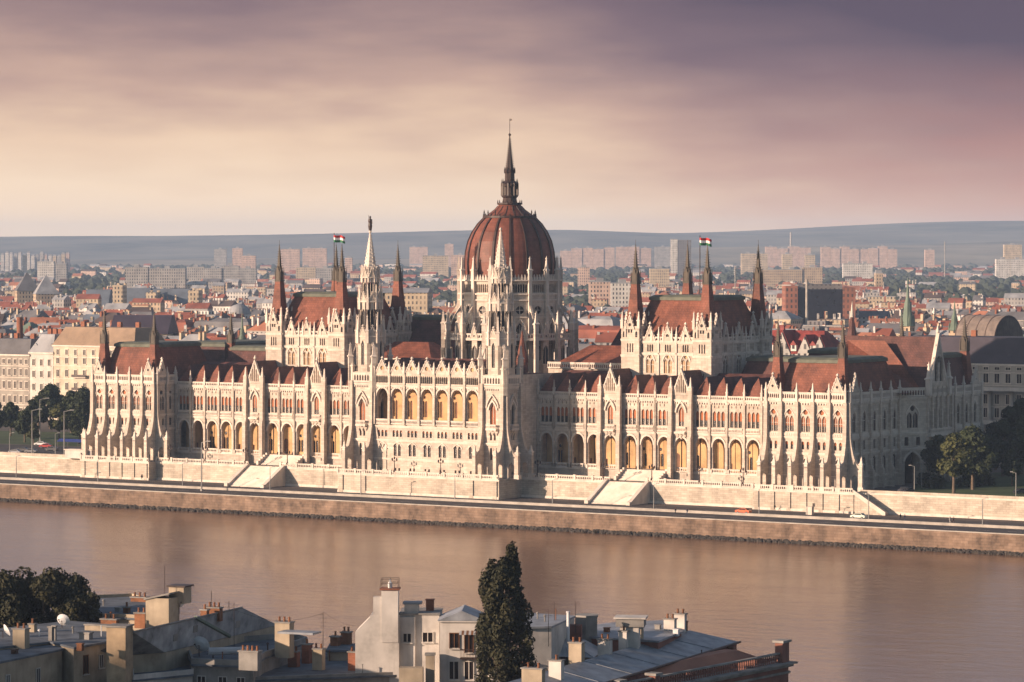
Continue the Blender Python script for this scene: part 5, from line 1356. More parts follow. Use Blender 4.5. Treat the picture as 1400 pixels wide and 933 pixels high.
town_block('grey_house', 'long grey stucco house with grey roof at the far left edge behind trees', -352, -314.2, 176, 18, 24.5, PW, RM[0], [(1.5, 1.5, 2.8, 0), (6.5, 1.3, 2.6, 1), (12, 1.3, 2.6, 0), (17, 1.2, 2.5, 1), (21.5, 1.3, 1.7, 0)], 2.9, 6.5, 'plain')
town_block('white_house', 'narrow white house with rounded grey mansard between grey and cream houses', -314, -302.2, 176, 18, 25.5, PX, RM[3], [(1.5, 1.4, 2.5, 0), (6.5, 1.3, 2.4, 0), (11.5, 1.3, 2.4, 0), (16.5, 1.3, 2.4, 0), (21, 1.3, 2.4, 0)], 3.9, 7.5)
def balc(o, fr):
    for z in (12, 17):
        c = MB(TR); c.box(-292, -285, -175.99, -174.7, ZT + z - .4, ZT + z - .1); c.box(-292, -285, -174.85, -174.7, ZT + z - .1, ZT + z + .9, M['dark_metal']); link('balcony', c.mesh('balcony'), o)
town_block('cream_house', 'tall sunlit cream apartment house with balconies beside the palace', -302, -262, 176, 20, 28.5, PC, mat('tan_roof', (.27, .19, .13), .8, .2, .2, 1.5), [(1.5, 1.5, 2.6, 0), (6.5, 1.4, 2.6, 0), (12, 1.4, 2.6, 0), (17, 1.4, 2.6, 0), (22, 1.4, 2.2, 0), (25.4, 1.2, 2.0, 0)], 4.4, 7.5, 'plain', balc)
def colonnade(o, fr):
    for i in range(21):
        u = 62 + i * 7.7
        c = cached('col', lambda: (lambda k: (k.lathe(0, 0, [(.75, 0), (.62, 8.4), (.85, 8.9), (.85, 9.3)], 10), k.box(-.95, .95, -.95, .95, -.4, 0), k.mesh('column'))[-1])(MB(PM)))
        put('column', c, o, fr, u, .9, ZT + 11.2)
        a = cached('arc', lambda: (lambda k: ([k.poly([(us[j], .02, 0), (us[j + 1], .02, 0), (us[j + 1], .02, hs[j + 1]), (us[j], .02, hs[j])], M['void']) for us, _, hs in [h_arch(0, 2.1, 0, 6.0, 2.0, False, 6)] for j in range(len(us) - 1)], k.mesh('arch'))[-1])(MB(M['void'])))
        put('arch', a, o, fr, u + 3.85, .01, ZT + .2)
    c = MB(TR); c.box(58, 222, -176, -174.2, ZT + 20.5, ZT + 21.6); c.box(58, 222, -176, -174.0, ZT + 9.7, ZT + 10.8); link('cornice', c.mesh('cornice'), o)
town_block('ministry_building', 'pale columned ministry building with dark mansard roof at the right edge', 58, 222, 178, 24, 28.5, PM, mat('dark_mansard', (.05, .042, .055), .7, .2, .2, 1.5), [(11.8, 1.5, 3.0, 0), (16.2, 1.5, 3.0, 0), (23.0, 1.7, 2.9, 0), (27.2, 1.6, .8, 0)], 3.85, 9, 'mansard', colonnade)

# labels for the houses: by walls and roof, then by what they stand near, then by order of distance
def nearness(a): x, y, z = a[0].location; return screen(x, y, z)[2]
from collections import defaultdict
grp = defaultdict(list)
KN = {'gable': 'gabled', 'hip': 'hipped', 'mansard': 'mansard', 'flat': 'flat'}
for a in sorted(city, key=nearness): grp[(a[1], a[2], KN[a[3]], place_words(*a[0].location[:2]))].append(a)
for (w_, r_, k_, pl), L_ in grp.items():
    for i, a in enumerate(L_):
        lab = f'{w_} house with {r_} {k_} roof above {pl}' if len(L_) == 1 else f'{ORD[min(i, 11)]} {"of them: " if 0 else ""}{w_} house with {r_} {k_} roof above {pl}'
        tag(a[0], lab, 'house', 'houses in the city behind the palace')
i = 0
for o in bpy.data.objects:
    if o.parent is None and o.get('label') == '' or (o.name.startswith('apartment_block') and not o.get('label') and o.parent is None):
        tag(o, 'hazy panel tower in the close row of towers on the far left skyline', 'apartment block', 'panel towers on the far left skyline')
# ------------------------------------------------------------------ trees
M['leaf'] = mat('leaves', (.030, .040, .015), .8, .45, .35, 2.2, tint=(.010, .015, .006))
M['leaf2'] = mat('sunny_leaves', (.058, .060, .018), .8, .4, .35, 2.2, tint=(.028, .036, .012))
M['poplar'] = mat('poplar_leaves', (.030, .028, .011), .8, .45, .5, 2.5, tint=(.016, .020, .009))
M['bark'] = mat('bark', (.12, .09, .065), .9, .3, 1.5, 6)
def tree_meshes(key, h, rad, leaf, n, shape, seed, size=.55):
    def mk():
        r_ = random.Random(seed); t = MB(M['bark'])
        t.lathe(0, 0, [(rad * .075 + .1, 0), (rad * .06 + .06, h * .3), (.06, h * .85)], 7)
        clumps = []
        for i in range({'poplar': 70, 'bush': 60}.get(shape, 34)):
            a = r_.uniform(0, 2 * pi)
            if shape == 'poplar':
                z = h * (.06 + .93 * r_.random()); k = (z / h); env = rad * min(1, (k / .25) ** .6 if k < .25 else 1) * (max(0, 1 - k) ** .28) * 1.08; rr = env * r_.uniform(.35, .85); cr = max(.5, rad * .32 * (1 - k * .5)); cl = (rr * cos(a), rr * sin(a), z, cr, 2.3)
            elif shape == 'bush':
                z = h * r_.uniform(.1, .85); rr = rad * math.sqrt(r_.random()) * math.sqrt(max(.05, 1 - (z / h) ** 2)); cl = (rr * cos(a), rr * sin(a), z, rad * .3, .9)
            else:
                z = h * r_.uniform(.34, .93); k = (z / h - .34) / .6; env = rad * (math.sin(min(1, k * .95 + .12) * pi) ** .55); rr = env * r_.uniform(.3, .9); cl = (rr * cos(a), rr * sin(a), z, rad * r_.uniform(.24, .4), .85)
            clumps.append(cl)
            if shape != 'bush': t.tube((0, 0, cl[2] * .72), (cl[0] * .9, cl[1] * .9, cl[2]), .05 + rad * .008, 4)
        c = MB(leaf)
        for i in range(n):
            x, y, z, cr, st = r_.choice(clumps); d = Vector((r_.gauss(0, 1), r_.gauss(0, 1), r_.gauss(0, 1))).normalized() * cr * r_.uniform(.55, 1.08)
            o = Vector((x + d.x, y + d.y, z + d.z * st)); a = (d.normalized() + Vector((r_.uniform(-.9, .9), r_.uniform(-.9, .9), r_.uniform(-.6, .9)))).normalized(); b = a.orthogonal().normalized(); e = a.cross(b); s_ = size * r_.uniform(.6, 1.3); ph = r_.uniform(0, 6.28)
            p1 = b * cos(ph) + e * sin(ph); p2 = -b * sin(ph) + e * cos(ph)
            if o.z < .2: o.z = .2
            c.poly([tuple(o - p1 * s_), tuple(o - p2 * s_ * .55 + a * s_ * .15), tuple(o + p1 * s_), tuple(o + p2 * s_ * .55 + a * s_ * .15)])
        return t.mesh('trunk'), c.mesh('crown')
    return cached(('tree', key), mk)
def tree(name, label, key, x, y, z, s=1, rz=0, group=None, cat='tree', **kw):
    t, c = tree_meshes(key, **kw); o = empty(name, (x, y, z), rz, local=True); o.scale = (s, s, s); tag(o, label, cat, group)
    link('trunk', t, o); link('crown', c, o); return o
BROAD = dict(h=15, rad=5.2, leaf=M['leaf'], n=6500, shape='broad', seed=3); BROAD2 = dict(h=14, rad=4.6, leaf=M['leaf'], n=6000, shape='broad', seed=9); SUNNY = dict(h=15, rad=4.8, leaf=M['leaf2'], n=6500, shape='broad', seed=5)
def wz(px, py, z): # where the sight line through a photo point meets height z
    f = (CAM.z - z) * 4700 / (py - 338); return rf((px - 700) / 4700 * f, f, z)
def wzc(px, py, z):
    p = wz(px, py, z); p.y = max(p.y, -.3); return p
def at(px, f, z): return rf((px - 700) / 4700 * f, f, z)
for i, (px, f, s, k, lab) in enumerate(((-8, 1190, 1.0, 0, 'dark broad tree cut by the left edge of the view'), (14, 1215, .95, 1, 'dark tree before the grey house, second from the left edge'), (33, 1175, .8, 0, 'small dark tree between the two left lamp posts'), (52, 1240, 1.05, 1, 'dark tree behind the tall lamp pole on the left'),
      (68, 1262, 1.2, 0, 'tall dark tree before the white house'), (80, 1180, .98, 2, 'yellow-green rounded tree among the dark trees on the left'), (97, 1235, 1.2, 1, 'tall dark tree before the cream house'), (114, 1220, 1.22, 0, 'tall dark tree touching the palace corner'), (108, 1165, .85, 1, 'lower dark tree behind the blue awning'), (45, 1160, .55, 2, 'short bushy tree with brownish leaves by the left road'))):
    p = at(px, f, ZT); kw = (BROAD, BROAD2, SUNNY)[k]; tree('broadleaf_tree', lab, ('b', k), p.x, p.y, p.z, s * .9, i * 1.3, 'trees left of the palace', **kw)
for i, (px, f, s, k, lab) in enumerate(((1305, 931, .93, 2, 'leafy tree with pale trunk standing on the lawn by the right wall'), (1331, 945, .98, 0, 'dark leafy tree right of the pale-trunked tree'), (1284, 962, .86, 1, 'leaning dark tree left of the pale-trunked tree'), (1262, 980, .84, 2, 'slim greenish tree before the palace porch arch'), (1352, 985, .8, 1, 'small dark tree between lawn and ministry'),
      (1372, 1000, .9, 0, 'dark tree under the green statue'), (1398, 1010, 1.35, 1, 'tall dark tree at the right edge'), (1418, 975, 1.2, 0, 'dark tree mostly cut by the right edge'), (1362, 1030, .8, 0, 'dark tree before the ministry arches'), (1385, 960, .62, 1, 'low dark tree left of the tall right lamp pole'))):
    p = at(px, f, ZT); kw = (BROAD, BROAD2, SUNNY)[k]; tree('broadleaf_tree', lab, ('b', k), p.x, p.y, p.z, s * 1.17, i * 1.7, 'trees right of the palace', **kw)
HB = dict(h=3.2, rad=2.6, leaf=M['leaf'], n=900, shape='bush', seed=14, size=.45)
for i, (px, py) in enumerate(((1268, 664), (1279, 668), (1322, 666), (1334, 665), (1346, 664))):
    p = wz(px, py, ZT); tree('shrub', ['round dark shrub by the porch lamp', 'low dark shrub right of the porch lamp', 'clipped dark shrub right of the pale tree trunk', 'clipped dark shrub, middle of the hedge row on the lawn', 'clipped dark shrub, right end of the hedge row on the lawn'][i], 'hb', p.x, p.y, ZT, 1.1, i, None, 'shrub', **HB)
q = MB(M['grass']); q.poly([(p.x, -p.y, ZT + .02) for p in (wzc(1235, 679, ZT), wzc(1420, 686, ZT), wzc(1420, 645, ZT), wzc(1250, 650, ZT))]); tag(q.obj('lawn'), kind='structure')
q = MB(M['asphalt']); q.poly([(p.x, -p.y, ZT + .03) for p in (wzc(1190, 676, ZT), wzc(1420, 691, ZT), wzc(1420, 687, ZT), wzc(1240, 677, ZT))]); tag(q.obj('terrace_road'), kind='structure')
q = MB(M['asphalt']); q.poly([(p.x, -p.y, ZT + .03) for p in (wzc(-60, 624, ZT), wzc(112, 627, ZT), wzc(112, 612, ZT), wzc(-60, 606, ZT))]); tag(q.obj('terrace_road'), kind='structure')
q = MB(M['grass']); q.poly([(p.x, -p.y, ZT + .02) for p in (wzc(-60, 605, ZT), wzc(112, 611, ZT), wzc(112, 592, ZT), wzc(-60, 588, ZT))]); tag(q.obj('lawn'), kind='structure')

# ------------------------------------------------------------------ lamps, traffic, people
def lamp_me(kind):
    q = MB(M['dark_metal'] if kind == 'candelabra' else M['pole'])
    if kind == 'candelabra':
        q.lathe(0, 0, [(.42, 0), (.4, .5), (.16, .7), (.11, 3.4), (.18, 3.5)], 8)
        for a in (0, pi): q.tube((0, 0, 3.1), (.8 * cos(a), .8 * sin(a), 3.3), .07, 5)
        for x in (-.8, .8, 0): q.lathe(x, 0, [(.1, 3.3 + (x == 0) * .4), (.25, 3.5 + (x == 0) * .4), (.22, 4.0 + (x == 0) * .4), (.03, 4.2 + (x == 0) * .4)], 8)
    elif kind == 'tall':
        q.lathe(0, 0, [(.22, 0), (.12, 14.5)], 7); q.tube((0, 0, 14.4), (2.4, 0, 14.9), .09, 5); q.box(2.0, 3.4, -.18, .18, 14.8, 15.05); q.box(-.3, .3, -.3, .3, 0, .6)
    else: q.lathe(0, 0, [(.16, 0), (.08, 6.8)], 7); q.tube((0, 0, 6.7), (1.0, 0, 7.0), .06, 5); q.box(.8, 1.6, -.15, .15, 6.95, 7.15)
    return q
M['pole'] = mat('galvanised_pole', (.22, .215, .21), .5, .15, .5, 2)
def lamp(kind, p, lab, group=None, rz=0):
    me = cached(('lamp', kind), lambda: lamp_me(kind).mesh('street_lamp')); o = link('street_lamp', me, None, p, rz); tag(o, lab, 'street lamp', group); return o
SIDE = {-1: 'left', 1: 'right'}
for s in (-1, 1):
    for x, v, lab in ((34, 1.0, 'nearest the central block'), (56.4, 1.0, 'at the inner edge of the stair'), (72.4, 1.0, 'at the outer edge of the stair'), (88, 1.0, 'just past the stair'), (102, 1.0, 'nearest the end pavilion')):
        lamp('candelabra', (s * x, -v, ZT + .8), f'dark candelabra lamp on the {SIDE[s]} wing terrace, {lab}')
    lamp('candelabra', (s * 8.2, -13.0, ZT + .9), f'dark candelabra lamp, {SIDE[s]} one of two before the central windows')
for i in range(12): lamp('low', (-176 + i * 33.0, -26.0, 5.6), 'slim pale lamp post on the kerb between the quay carriageways', 'lamp posts along the quay', 0)
p = wz(275, 672, 5); lamp('tall', (p.x, p.y, 5), 'very tall lamp pole on the quay before the left stair')
for px, py, kd, lab in ((7, 626, 'tall', 'tall lamp pole nearest the left edge'), (54, 604, 'tall', 'tall white pole before the grey house'), (87, 625, 'tall', 'tall lamp pole with long arm left of the white kiosk'), (75, 622, 'low', 'short lamp post beside the left car park'), (11, 622, 'low', 'short lamp post beside the leftmost tall pole')):
    p = wz(px, py, ZT); p.y = max(p.y, 1.0); lamp(kd, (p.x, p.y, ZT), lab, None, R(20))
for px, py, kd, lab in ((1388, 646, 'tall', 'tall pole before the ministry on the right'), (1377, 684, 'low', 'short lamp post on the right lawn edge'), (1251, 672, 'low', 'lamp post beside the palace porch'), (1261, 668, 'low', 'second lamp post beside the palace porch')):
    p = wz(px, py, ZT); p.y = max(p.y, 1.0); lamp(kd, (p.x, p.y, ZT), lab, None, R(190))
M['tyre'] = mat('tyre', (.02, .02, .02), .9, .1, 1, 0); M['carglass'] = mat('car_glass', (.02, .022, .025), .1, .1, 1, 0, spec=.6)
def car(p, rz, col, lab, nm):
    key = ('car', nm)
    def mk():
        q = MB(col)
        prof = [(-2.15, .35), (-2.2, .75), (-1.9, .95), (-1.3, 1.02), (-.7, 1.45), (.9, 1.47), (1.6, 1.02), (2.1, .92), (2.15, .35)]
        q.rings([[(u, v * k, z) for u, z in prof] for v, k in ((-.86, 1), (-.8, 1), (.8, 1), (.86, 1))], 0); return q.mesh('car_body')
    def gl():
        q = MB(M['carglass'])
        for s in (-1, 1): q.poly([(-1.1, s * .868, 1.05), (1.35, s * .868, 1.05), (.82, s * .868, 1.4), (-.65, s * .868, 1.4)])
        q.poly([(1.5, -.7, 1.09), (1.5, .7, 1.09), (.98, .65, 1.44), (.98, -.65, 1.44)]); q.poly([(-1.2, -.7, 1.09), (-1.2, .7, 1.09), (-.78, .65, 1.42), (-.78, -.65, 1.42)])
        return q.mesh('car_glass')
    o = link('parked_car' if nm > 2 else 'car', cached(key, mk), None, p, rz); tag(o, lab, 'car'); link('window', cached('cargl', gl), o)
    for x in (-1.35, 1.35):
        for y in (-.82, .82):
            def wh():
                q = MB(M['tyre']); q.rings([[(.33 * cos(2 * pi * k / 12), v, .33 * sin(2 * pi * k / 12)) for k in range(12)] for v in (-.11, .11)], 0); q.rings([[(.19 * cos(2 * pi * k / 8), v, .19 * sin(2 * pi * k / 8)) for k in range(8)] for v in (-.12, .12)], M['pole']); return q.mesh('wheel')
            link('wheel', cached('wheel', wh), o, (x, y, .33))
    return o
paint = lambda n, c: mat(n, c, .3, .05, 1, 0, spec=.5)
for i, (px, py, z, rz, c, lab) in enumerate(((1017, 703, 5, 0, (.55, .09, .02), 'orange red car driving along the quay below the right wing'), (1175, 710, 5, 0, (.6, .62, .52), 'pale car driving along the quay by the southern end stair'), (62, 613, ZT, 20, (.35, .05, .05), 'red car parked on the terrace road at the left'), (55, 610, ZT, 20, (.6, .6, .6), 'white car behind the red one at the left'),
        (30, 618, ZT, 10, (.03, .03, .04), 'dark car at the left edge road'), (70, 617, ZT, 12, (.05, .05, .06), 'dark car right of the red parked car'), (42, 620, ZT, 10, (.12, .12, .13), 'grey car nearest the left wall parapet'), (1397, 676, ZT, 60, (.02, .02, .022), 'black car at the right edge by the lawn'), (1228, 677, ZT, 80, (.03, .03, .04), 'dark car parked against the shaded south front'), (1238, 674, ZT, 80, (.06, .06, .07), 'dark car near the porch arch'), (20, 621, ZT, 10, (.25, .25, .27), 'silver car at the far left road'))):
    p = wz(px, py, z); p.y = max(p.y, 2.2) if z == ZT else p.y; car((p.x, p.y, z + .03), R(rz), paint(f'car_paint_{i}', c), lab, i)
cloths = [mat(f'cloth_{i}', c, .9, .1, 1, 0) for i, c in enumerate(((.02, .02, .025), (.05, .03, .03), (.35, .33, .32), (.04, .05, .09)))]; SKIN = mat('skin', (.45, .26, .18), .6, .1, 1, 0)
def person(p, rz, ci, lab, walk=.28):
    v = [(0, 0, .95), (0, 0, 1.2), (0, 0, 1.42), (0, 0, 1.52), (0, 0, 1.68), (.1, 0, .9), (.11, walk, .5), (.11, walk * .7, .06), (-.1, 0, .9), (-.11, -walk * .3, .5), (-.11, -walk, .06), (.2, 0, 1.4), (.27, -.12, 1.12), (.27, .02, .86), (-.2, 0, 1.4), (-.27, .12, 1.12), (-.27, .2, .88)]
    e = [(0, 1), (1, 2), (2, 3), (3, 4), (0, 5), (5, 6), (6, 7), (0, 8), (8, 9), (9, 10), (2, 11), (11, 12), (12, 13), (2, 14), (14, 15), (15, 16)]
    rad = [.15, .15, .16, .06, .11, .11, .075, .05, .11, .075, .05, .07, .05, .04, .07, .05, .04]
    me = bpy.data.meshes.new('person'); me.from_pydata(v, e, []); me.materials.append(cloths[ci]); o = link('person', me, None, p, rz); tag(o, lab, 'person')
    sk = o.modifiers.new('skin', 'SKIN')
    for s_, r_ in zip(me.skin_vertices[0].data, rad): s_.radius = (r_, r_)
    me.skin_vertices[0].data[0].use_root = True
    m = o.modifiers.new('sub', 'SUBSURF'); m.levels = m.render_levels = 1
    q = MB(SKIN); q.lathe(0, 0, [(.02, 1.56), (.085, 1.6), (.105, 1.68), (.1, 1.75), (.03, 1.79)], 10); link('head', q.mesh('head'), o)
    q = MB(cloths[1]); q.lathe(0, -.015, [(.112, 1.7), (.105, 1.78), (.03, 1.815)], 10); link('hair', q.mesh('hair'), o)
for i, (px, py, z, rz, c, lab) in enumerate(((1060, 699, 5, 90, 0, 'person in dark clothes walking on the quay pavement below the right end pavilion'), (924, 704, 5, 90, 0, 'person in black walking beside the kerb wall right of the right stair'), (940, 705, 5, 90, 3, 'second person walking near the kerb wall right of the right stair'), (1232, 712, 5, 80, 0, 'person in dark clothes on the quay near the pale car'), (1238, 713, 5, 100, 3, 'person in blue beside another near the pale car'),
        (1300, 716, 5, 70, 2, 'person in pale clothes on the quay at the right'), (193, 657, 5, 90, 0, 'person in dark clothes standing under the left end pavilion'), (1305, 716.5, 5, 110, 1, 'person in brown beside the pale clothed person at the right'))):
    p = wz(px, py, z); person((p.x, p.y, z + .03), R(rz), c, lab)
# kiosk, awning, statue, signs
p = wz(107, 627, ZT); q = MB(PX); q.box(-5.5, 5.5, -1.5, 1.5, 0, 2.6); q.box(-5.8, 5.8, -1.8, 1.8, 2.6, 2.85, TR); k = MB(GL)
o = q.obj('kiosk', None, (p.x + 1, p.y, ZT)); tag(o, 'low white kiosk beside the left end pavilion', 'kiosk')
for u in (1.0, 3.2): k = MB(GL); k.box(u, u + .7, 1.4, 1.53, .3, 1.9); link('window', k.mesh('window'), o)
p = wz(103, 615, ZT); o = empty('awning', (p.x, p.y, ZT), local=True); tag(o, 'dark blue awning behind the white kiosk', 'awning'); q = MB(mat('blue_canvas', (.02, .035, .16), .8, .2, .6, 2)); q.rings([[(u, -1.6, 2.5), (u, 0, 3.4), (u, 1.6, 2.5)] for u in (-7, 7)], 0); q.obj('canopy', o)
for u in (-6.6, -2.2, 2.2, 6.6): k = MB(M['dark_metal']); k.box(u - .06, u + .06, 1.4, 1.52, 0, 2.5); k.obj('post', o)
p = at(1376, 1045, ZT); VG = mat('verdigris', (.16, .24, .22), .7, .25, .8, 3)
o = empty('statue', (p.x, p.y, ZT), local=True); tag(o, 'green patinated rider statue on a high pedestal before the ministry', 'statue')
q = MB(PM); q.box(-3.2, 3.2, -2, 2, 0, 1); q.box(-2.4, 2.4, -1.4, 1.4, 1, 9.5); q.box(-2.8, 2.8, -1.8, 1.8, 9.5, 10.1); q.obj('pedestal', o)
q = MB(VG); q.rings([[(u + .0, .55 * w * cos(a), 12.3 + t + .75 * w * sin(a)) for a in (0, .8, 1.6, 2.4, 3.1, 3.9, 4.7, 5.5)] for u, w, t in ((-2, .5, .1), (-1.4, 1, .1), (0, .85, 0), (1.2, 1.05, .15), (1.8, .7, .6), (2.3, .45, 1.5), (2.9, .35, 1.9), (3.3, .2, 1.6))])
for u, d in ((-1.6, -.35), (-1.4, .4), (1.3, .35), (1.5, -.3)): q.tube((u, .3 * (1 if d > 0 else -1), 12), (u + d, .3 * (1 if d > 0 else -1), 11.2), .2, 6); q.tube((u + d, .3 * (1 if d > 0 else -1), 11.2), (u + d * .4, .3 * (1 if d > 0 else -1), 10.1), .13, 6)
q.lathe(.1, 0, [(.5, 12.8), (.45, 13.3), (.55, 14.1), (.2, 14.5), (.25, 14.75), (.2, 15.05), (.03, 15.15)], 8); q.tube((-.1, .45, 14), (.9, .5, 13.3), .14, 5); q.tube((.1, .5, 13), (.5, .6, 11.8), .18, 5); q.tube((-2, 0, 12.5), (-2.5, 0, 11.3), .2, 5); q.obj('rider', o)
p = wz(1113, 705, 5); o = empty('signpost', (p.x, p.y, 5.0), local=True); tag(o, 'dark signpost beside a pale box below the right end pavilion', 'signpost'); q = MB(M['dark_metal']); q.box(-.06, .06, -.06, .06, 0, 3.2); q.obj('post', o); q = MB(M['dark_metal']); q.box(-.4, .4, -.1, -.061, 2.3, 3.2); q.obj('panel', o)
p = wz(1108, 704.5, 5); q = MB(TR); q.box(-.9, .9, -.6, .6, 0, 2.1); q.box(-1, 1, -.7, .7, 2.1, 2.25); tag(q.obj('utility_box', None, (p.x, p.y, 5.0)), 'pale utility box beside the dark signpost', 'utility box')
p = wz(188, 656, 5); q = MB(TR); q.box(-.9, .9, -.6, .6, 0, 2.1); q.box(-1, 1, -.7, .7, 2.1, 2.25); tag(q.obj('utility_box', None, (p.x, p.y, 5.0)), 'pale utility box under the left end pavilion', 'utility box')
# ------------------------------------------------------------------ roofs on this bank
F1 = mat('tan_render', (.36, .295, .215), .9, .25, .4, 2.2, streak=.4); F2 = mat('pale_render', (.54, .50, .455), .9, .22, .3, 2, streak=.5); F3 = mat('grey_render', (.25, .235, .215), .9, .3, .4, 2, streak=.4)
RZ = mat('zinc_sheet_roof', (.25, .265, .29), .55, .3, .5, 3, streak=.3); RS = mat('old_slate_roof', (.30, .305, .31), .8, .5, .45, 2.4, streak=.5, tint=(.10, .105, .11)); RB = mat('bitumen_roof', (.115, .13, .15), .85, .35, .5, 2.5); WR = mat('pale_metal_roof', (.40, .40, .41), .5, .25, .4, 3)
BR = M['brick']; BR2 = mat('orange_brick', (.26, .115, .058), .9, .35, .6, 4, bricks=(.5, .16, .02)); RST = mat('red_stucco', (.22, .10, .075), .9, .25, .4, 2.5, streak=.4)
def poly_house(name, label, pts, z, wallm, roofm, cat='house', base=9.0, over=.35, th=.25, par=0):
    P = [wz(px, py, z) for px, py in pts]
    q = MB(wallm); c = sum(P, Vector()) / len(P)
    ring = [(p.x, -p.y) for p in P]
    q.rings([[(x, y, base) for x, y in ring], [(x, y, z) for x, y in ring]], 0, True)
    o = q.obj(name); tag(o, label, cat)
    k = MB(roofm); r2 = [(x + (x - c.x) / max(1, math.hypot(x - c.x, y + c.y)) * over, y + (y + c.y) / max(1, math.hypot(x - c.x, y + c.y)) * over) for x, y in ring]
    k.rings([[(x, y, z + .004) for x, y in r2], [(x, y, z + th) for x, y in r2]], 0, True)
    link('roof', k.mesh('roof'), o)
    if par:
        k = MB(wallm)
        for (a, b_) in zip(ring, ring[1:] + ring[:1]):
            A_, B_ = Vector((*a, 0)), Vector((*b_, 0)); d = (B_ - A_).normalized(); n_ = Vector((-d.y, d.x, 0)) * .15
            k.rings([[(A_.x - n_.x, A_.y - n_.y, zz), (B_.x - n_.x, B_.y - n_.y, zz), (B_.x + n_.x, B_.y + n_.y, zz), (A_.x + n_.x, A_.y + n_.y, zz)] for zz in (z + th, z + th + par)], 0)
        link('parapet', k.mesh('parapet'), o)
    return o, P
def wall_win(o, A_, B_, t, z, w, h, shut=False):
    d = (B_ - A_); th = math.atan2(d.y, d.x); fr = Fr(A_.x, A_.y, math.degrees(th)); u = d.length * t
    key = ('fw', w, h, shut)
    def mk():
        q = MB(GL); q.poly([(-w / 2, .03, 0), (w / 2, .03, 0), (w / 2, .03, h), (-w / 2, .03, h)]); fm = M['wood'] if shut else F2
        for a, b_, c, d_ in ((-w / 2 - .1, -w / 2, -.1, h + .1), (w / 2, w / 2 + .1, -.1, h + .1), (-.05, .05, 0, h)): q.box(a, b_, .0, .12, c, d_, fm)
        q.box(-w / 2, w / 2, 0, .1, h, h + .1, fm); q.box(-w / 2 - .2, w / 2 + .2, 0, .25, -.22, -.101, F2); return q.mesh('window')
    put('window', cached(key, mk), o, fr, u, .01, z)
ROT = R(11.2)
CH = {}
def chimney(px, py, z, w, d, h, m, lab, pots=0, rot=None, cap=True, cat='chimney'):
    # foot seen at (px, py) on a roof of height z
    p = wz(px, py, z); q = MB(m); q.box(-w / 2, w / 2, -d / 2, d / 2, -.8, h)
    if cap: q.box(-w / 2 - .12, w / 2 + .12, -d / 2 - .12, d / 2 + .12, h, h + .16, F3)
    o = q.obj('chimney_stack', None, tuple(p)); o.rotation_euler.z = ROT if rot is None else R(rot); tag(o, lab, cat)
    for i in range(pots):
        x = -w / 2 + (i + .5) * w / pots; k = MB(BR2); k.lathe(0, 0, [(.17, 0), (.13, .5), (.17, .52), (.17, .6)], 8); link('chimney_pot', k.mesh('chimney_pot'), o, (x, 0, h + .16))
    return o
def antenna(px, py, z, h, lab, arms=3, rz=20):
    p = wz(px, py, z); q = MB(M['dark_metal']); q.tube((0, 0, -.5), (0, 0, h), .04, 5)
    for i in range(arms):
        zz = h - .3 - i * .55; q.tube((-.55, 0, zz), (.55, 0, zz), .018, 4)
        for j in range(4): q.tube((-.5 + j * .33, -.35, zz), (-.5 + j * .33, .35, zz), .012, 4)
    o = q.obj('antenna', None, tuple(p)); o.rotation_euler.z = R(rz); tag(o, lab, 'antenna')
WDISH = mat('white_dish', (.62, .62, .62), .5, .1, 1, 0)
def dish(px, py, z, r, lab, rz=200):
    p = wz(px, py, z); q = MB(WDISH); o = empty('satellite_dish', tuple(p), R(rz), local=True); tag(o, lab, 'satellite dish')
    q.lathe(0, 0, [(.02, 0), (r * .5, r * .06), (r * .85, r * .19), (r, r * .28), (r * 1.02, r * .26), (r * .5, .0), (.02, -.05)], 16); d = q.obj('reflector', o); d.location = (0, -.35, 1.1); d.rotation_euler = (R(65), 0, 0)
    q = MB(M['dark_metal']); q.tube((0, 0, -.3), (0, 0, 1.1), .05, 6); q.tube((0, 0, 1.1), (0, -.35, 1.1), .05, 6); q.obj('pole', o)
    q = MB(M['dark_metal']); q.tube((0, -.4, .75), (0, -1.15, 1.35), .03, 5); q.box(-.08, .08, -1.22, -1.08, 1.3, 1.45); q.obj('arm', o)

# far-left flat roofs
o, P = poly_house('flat_roof_house', 'tan house with blue grey flat roof and one dark window at the lower left corner', [(-40, 917), (83, 891), (66, 880), (-40, 897)], 27.5, F1, RB)
for t_, w_ in ((.72, .8), (.38, .8)): wall_win(o, P[0], P[1], t_, 24.2, w_, 1.7)
o, P = poly_house('flat_roof_house', 'tan house with wide blue grey roof behind the lower left one', [(66, 881), (99, 889), (152, 879), (155, 858), (92, 853), (-40, 868), (-40, 893)], 27.9, F1, RB)
wall_win(o, P[1], P[2], .3, 24.6, .9, 2.2, True); wall_win(o, P[1], P[2], .7, 25.0, .8, 1.5)
k = MB(F1); 
o, P = poly_house('flat_roof_house', 'dark roofed house with sunlit parapet behind the bush', [(120, 846), (215, 850), (222, 833), (180, 819), (112, 822)], 26.6, F1, RB, par=.45)
chimney(27, 886, 27.9, 1.7, 1.2, 2.2, F1, 'broad tan chimney on the far left roof', 2); chimney(43, 868, 27.9, .8, .7, 1.2, F1, 'small tan chimney behind the broad one on the far left roof', 1)
chimney(116, 878, 27.9, 1.4, 1.0, 1.0, F3, 'low grey chimney in the middle of the left blue roof'); chimney(68, 880, 27.9, .5, .5, 1.9, F3, 'thin grey vent left of the dish on the blue roof'); chimney(73, 880, 27.9, .4, .4, 2.0, F3, 'second thin grey vent beside the first on the blue roof')
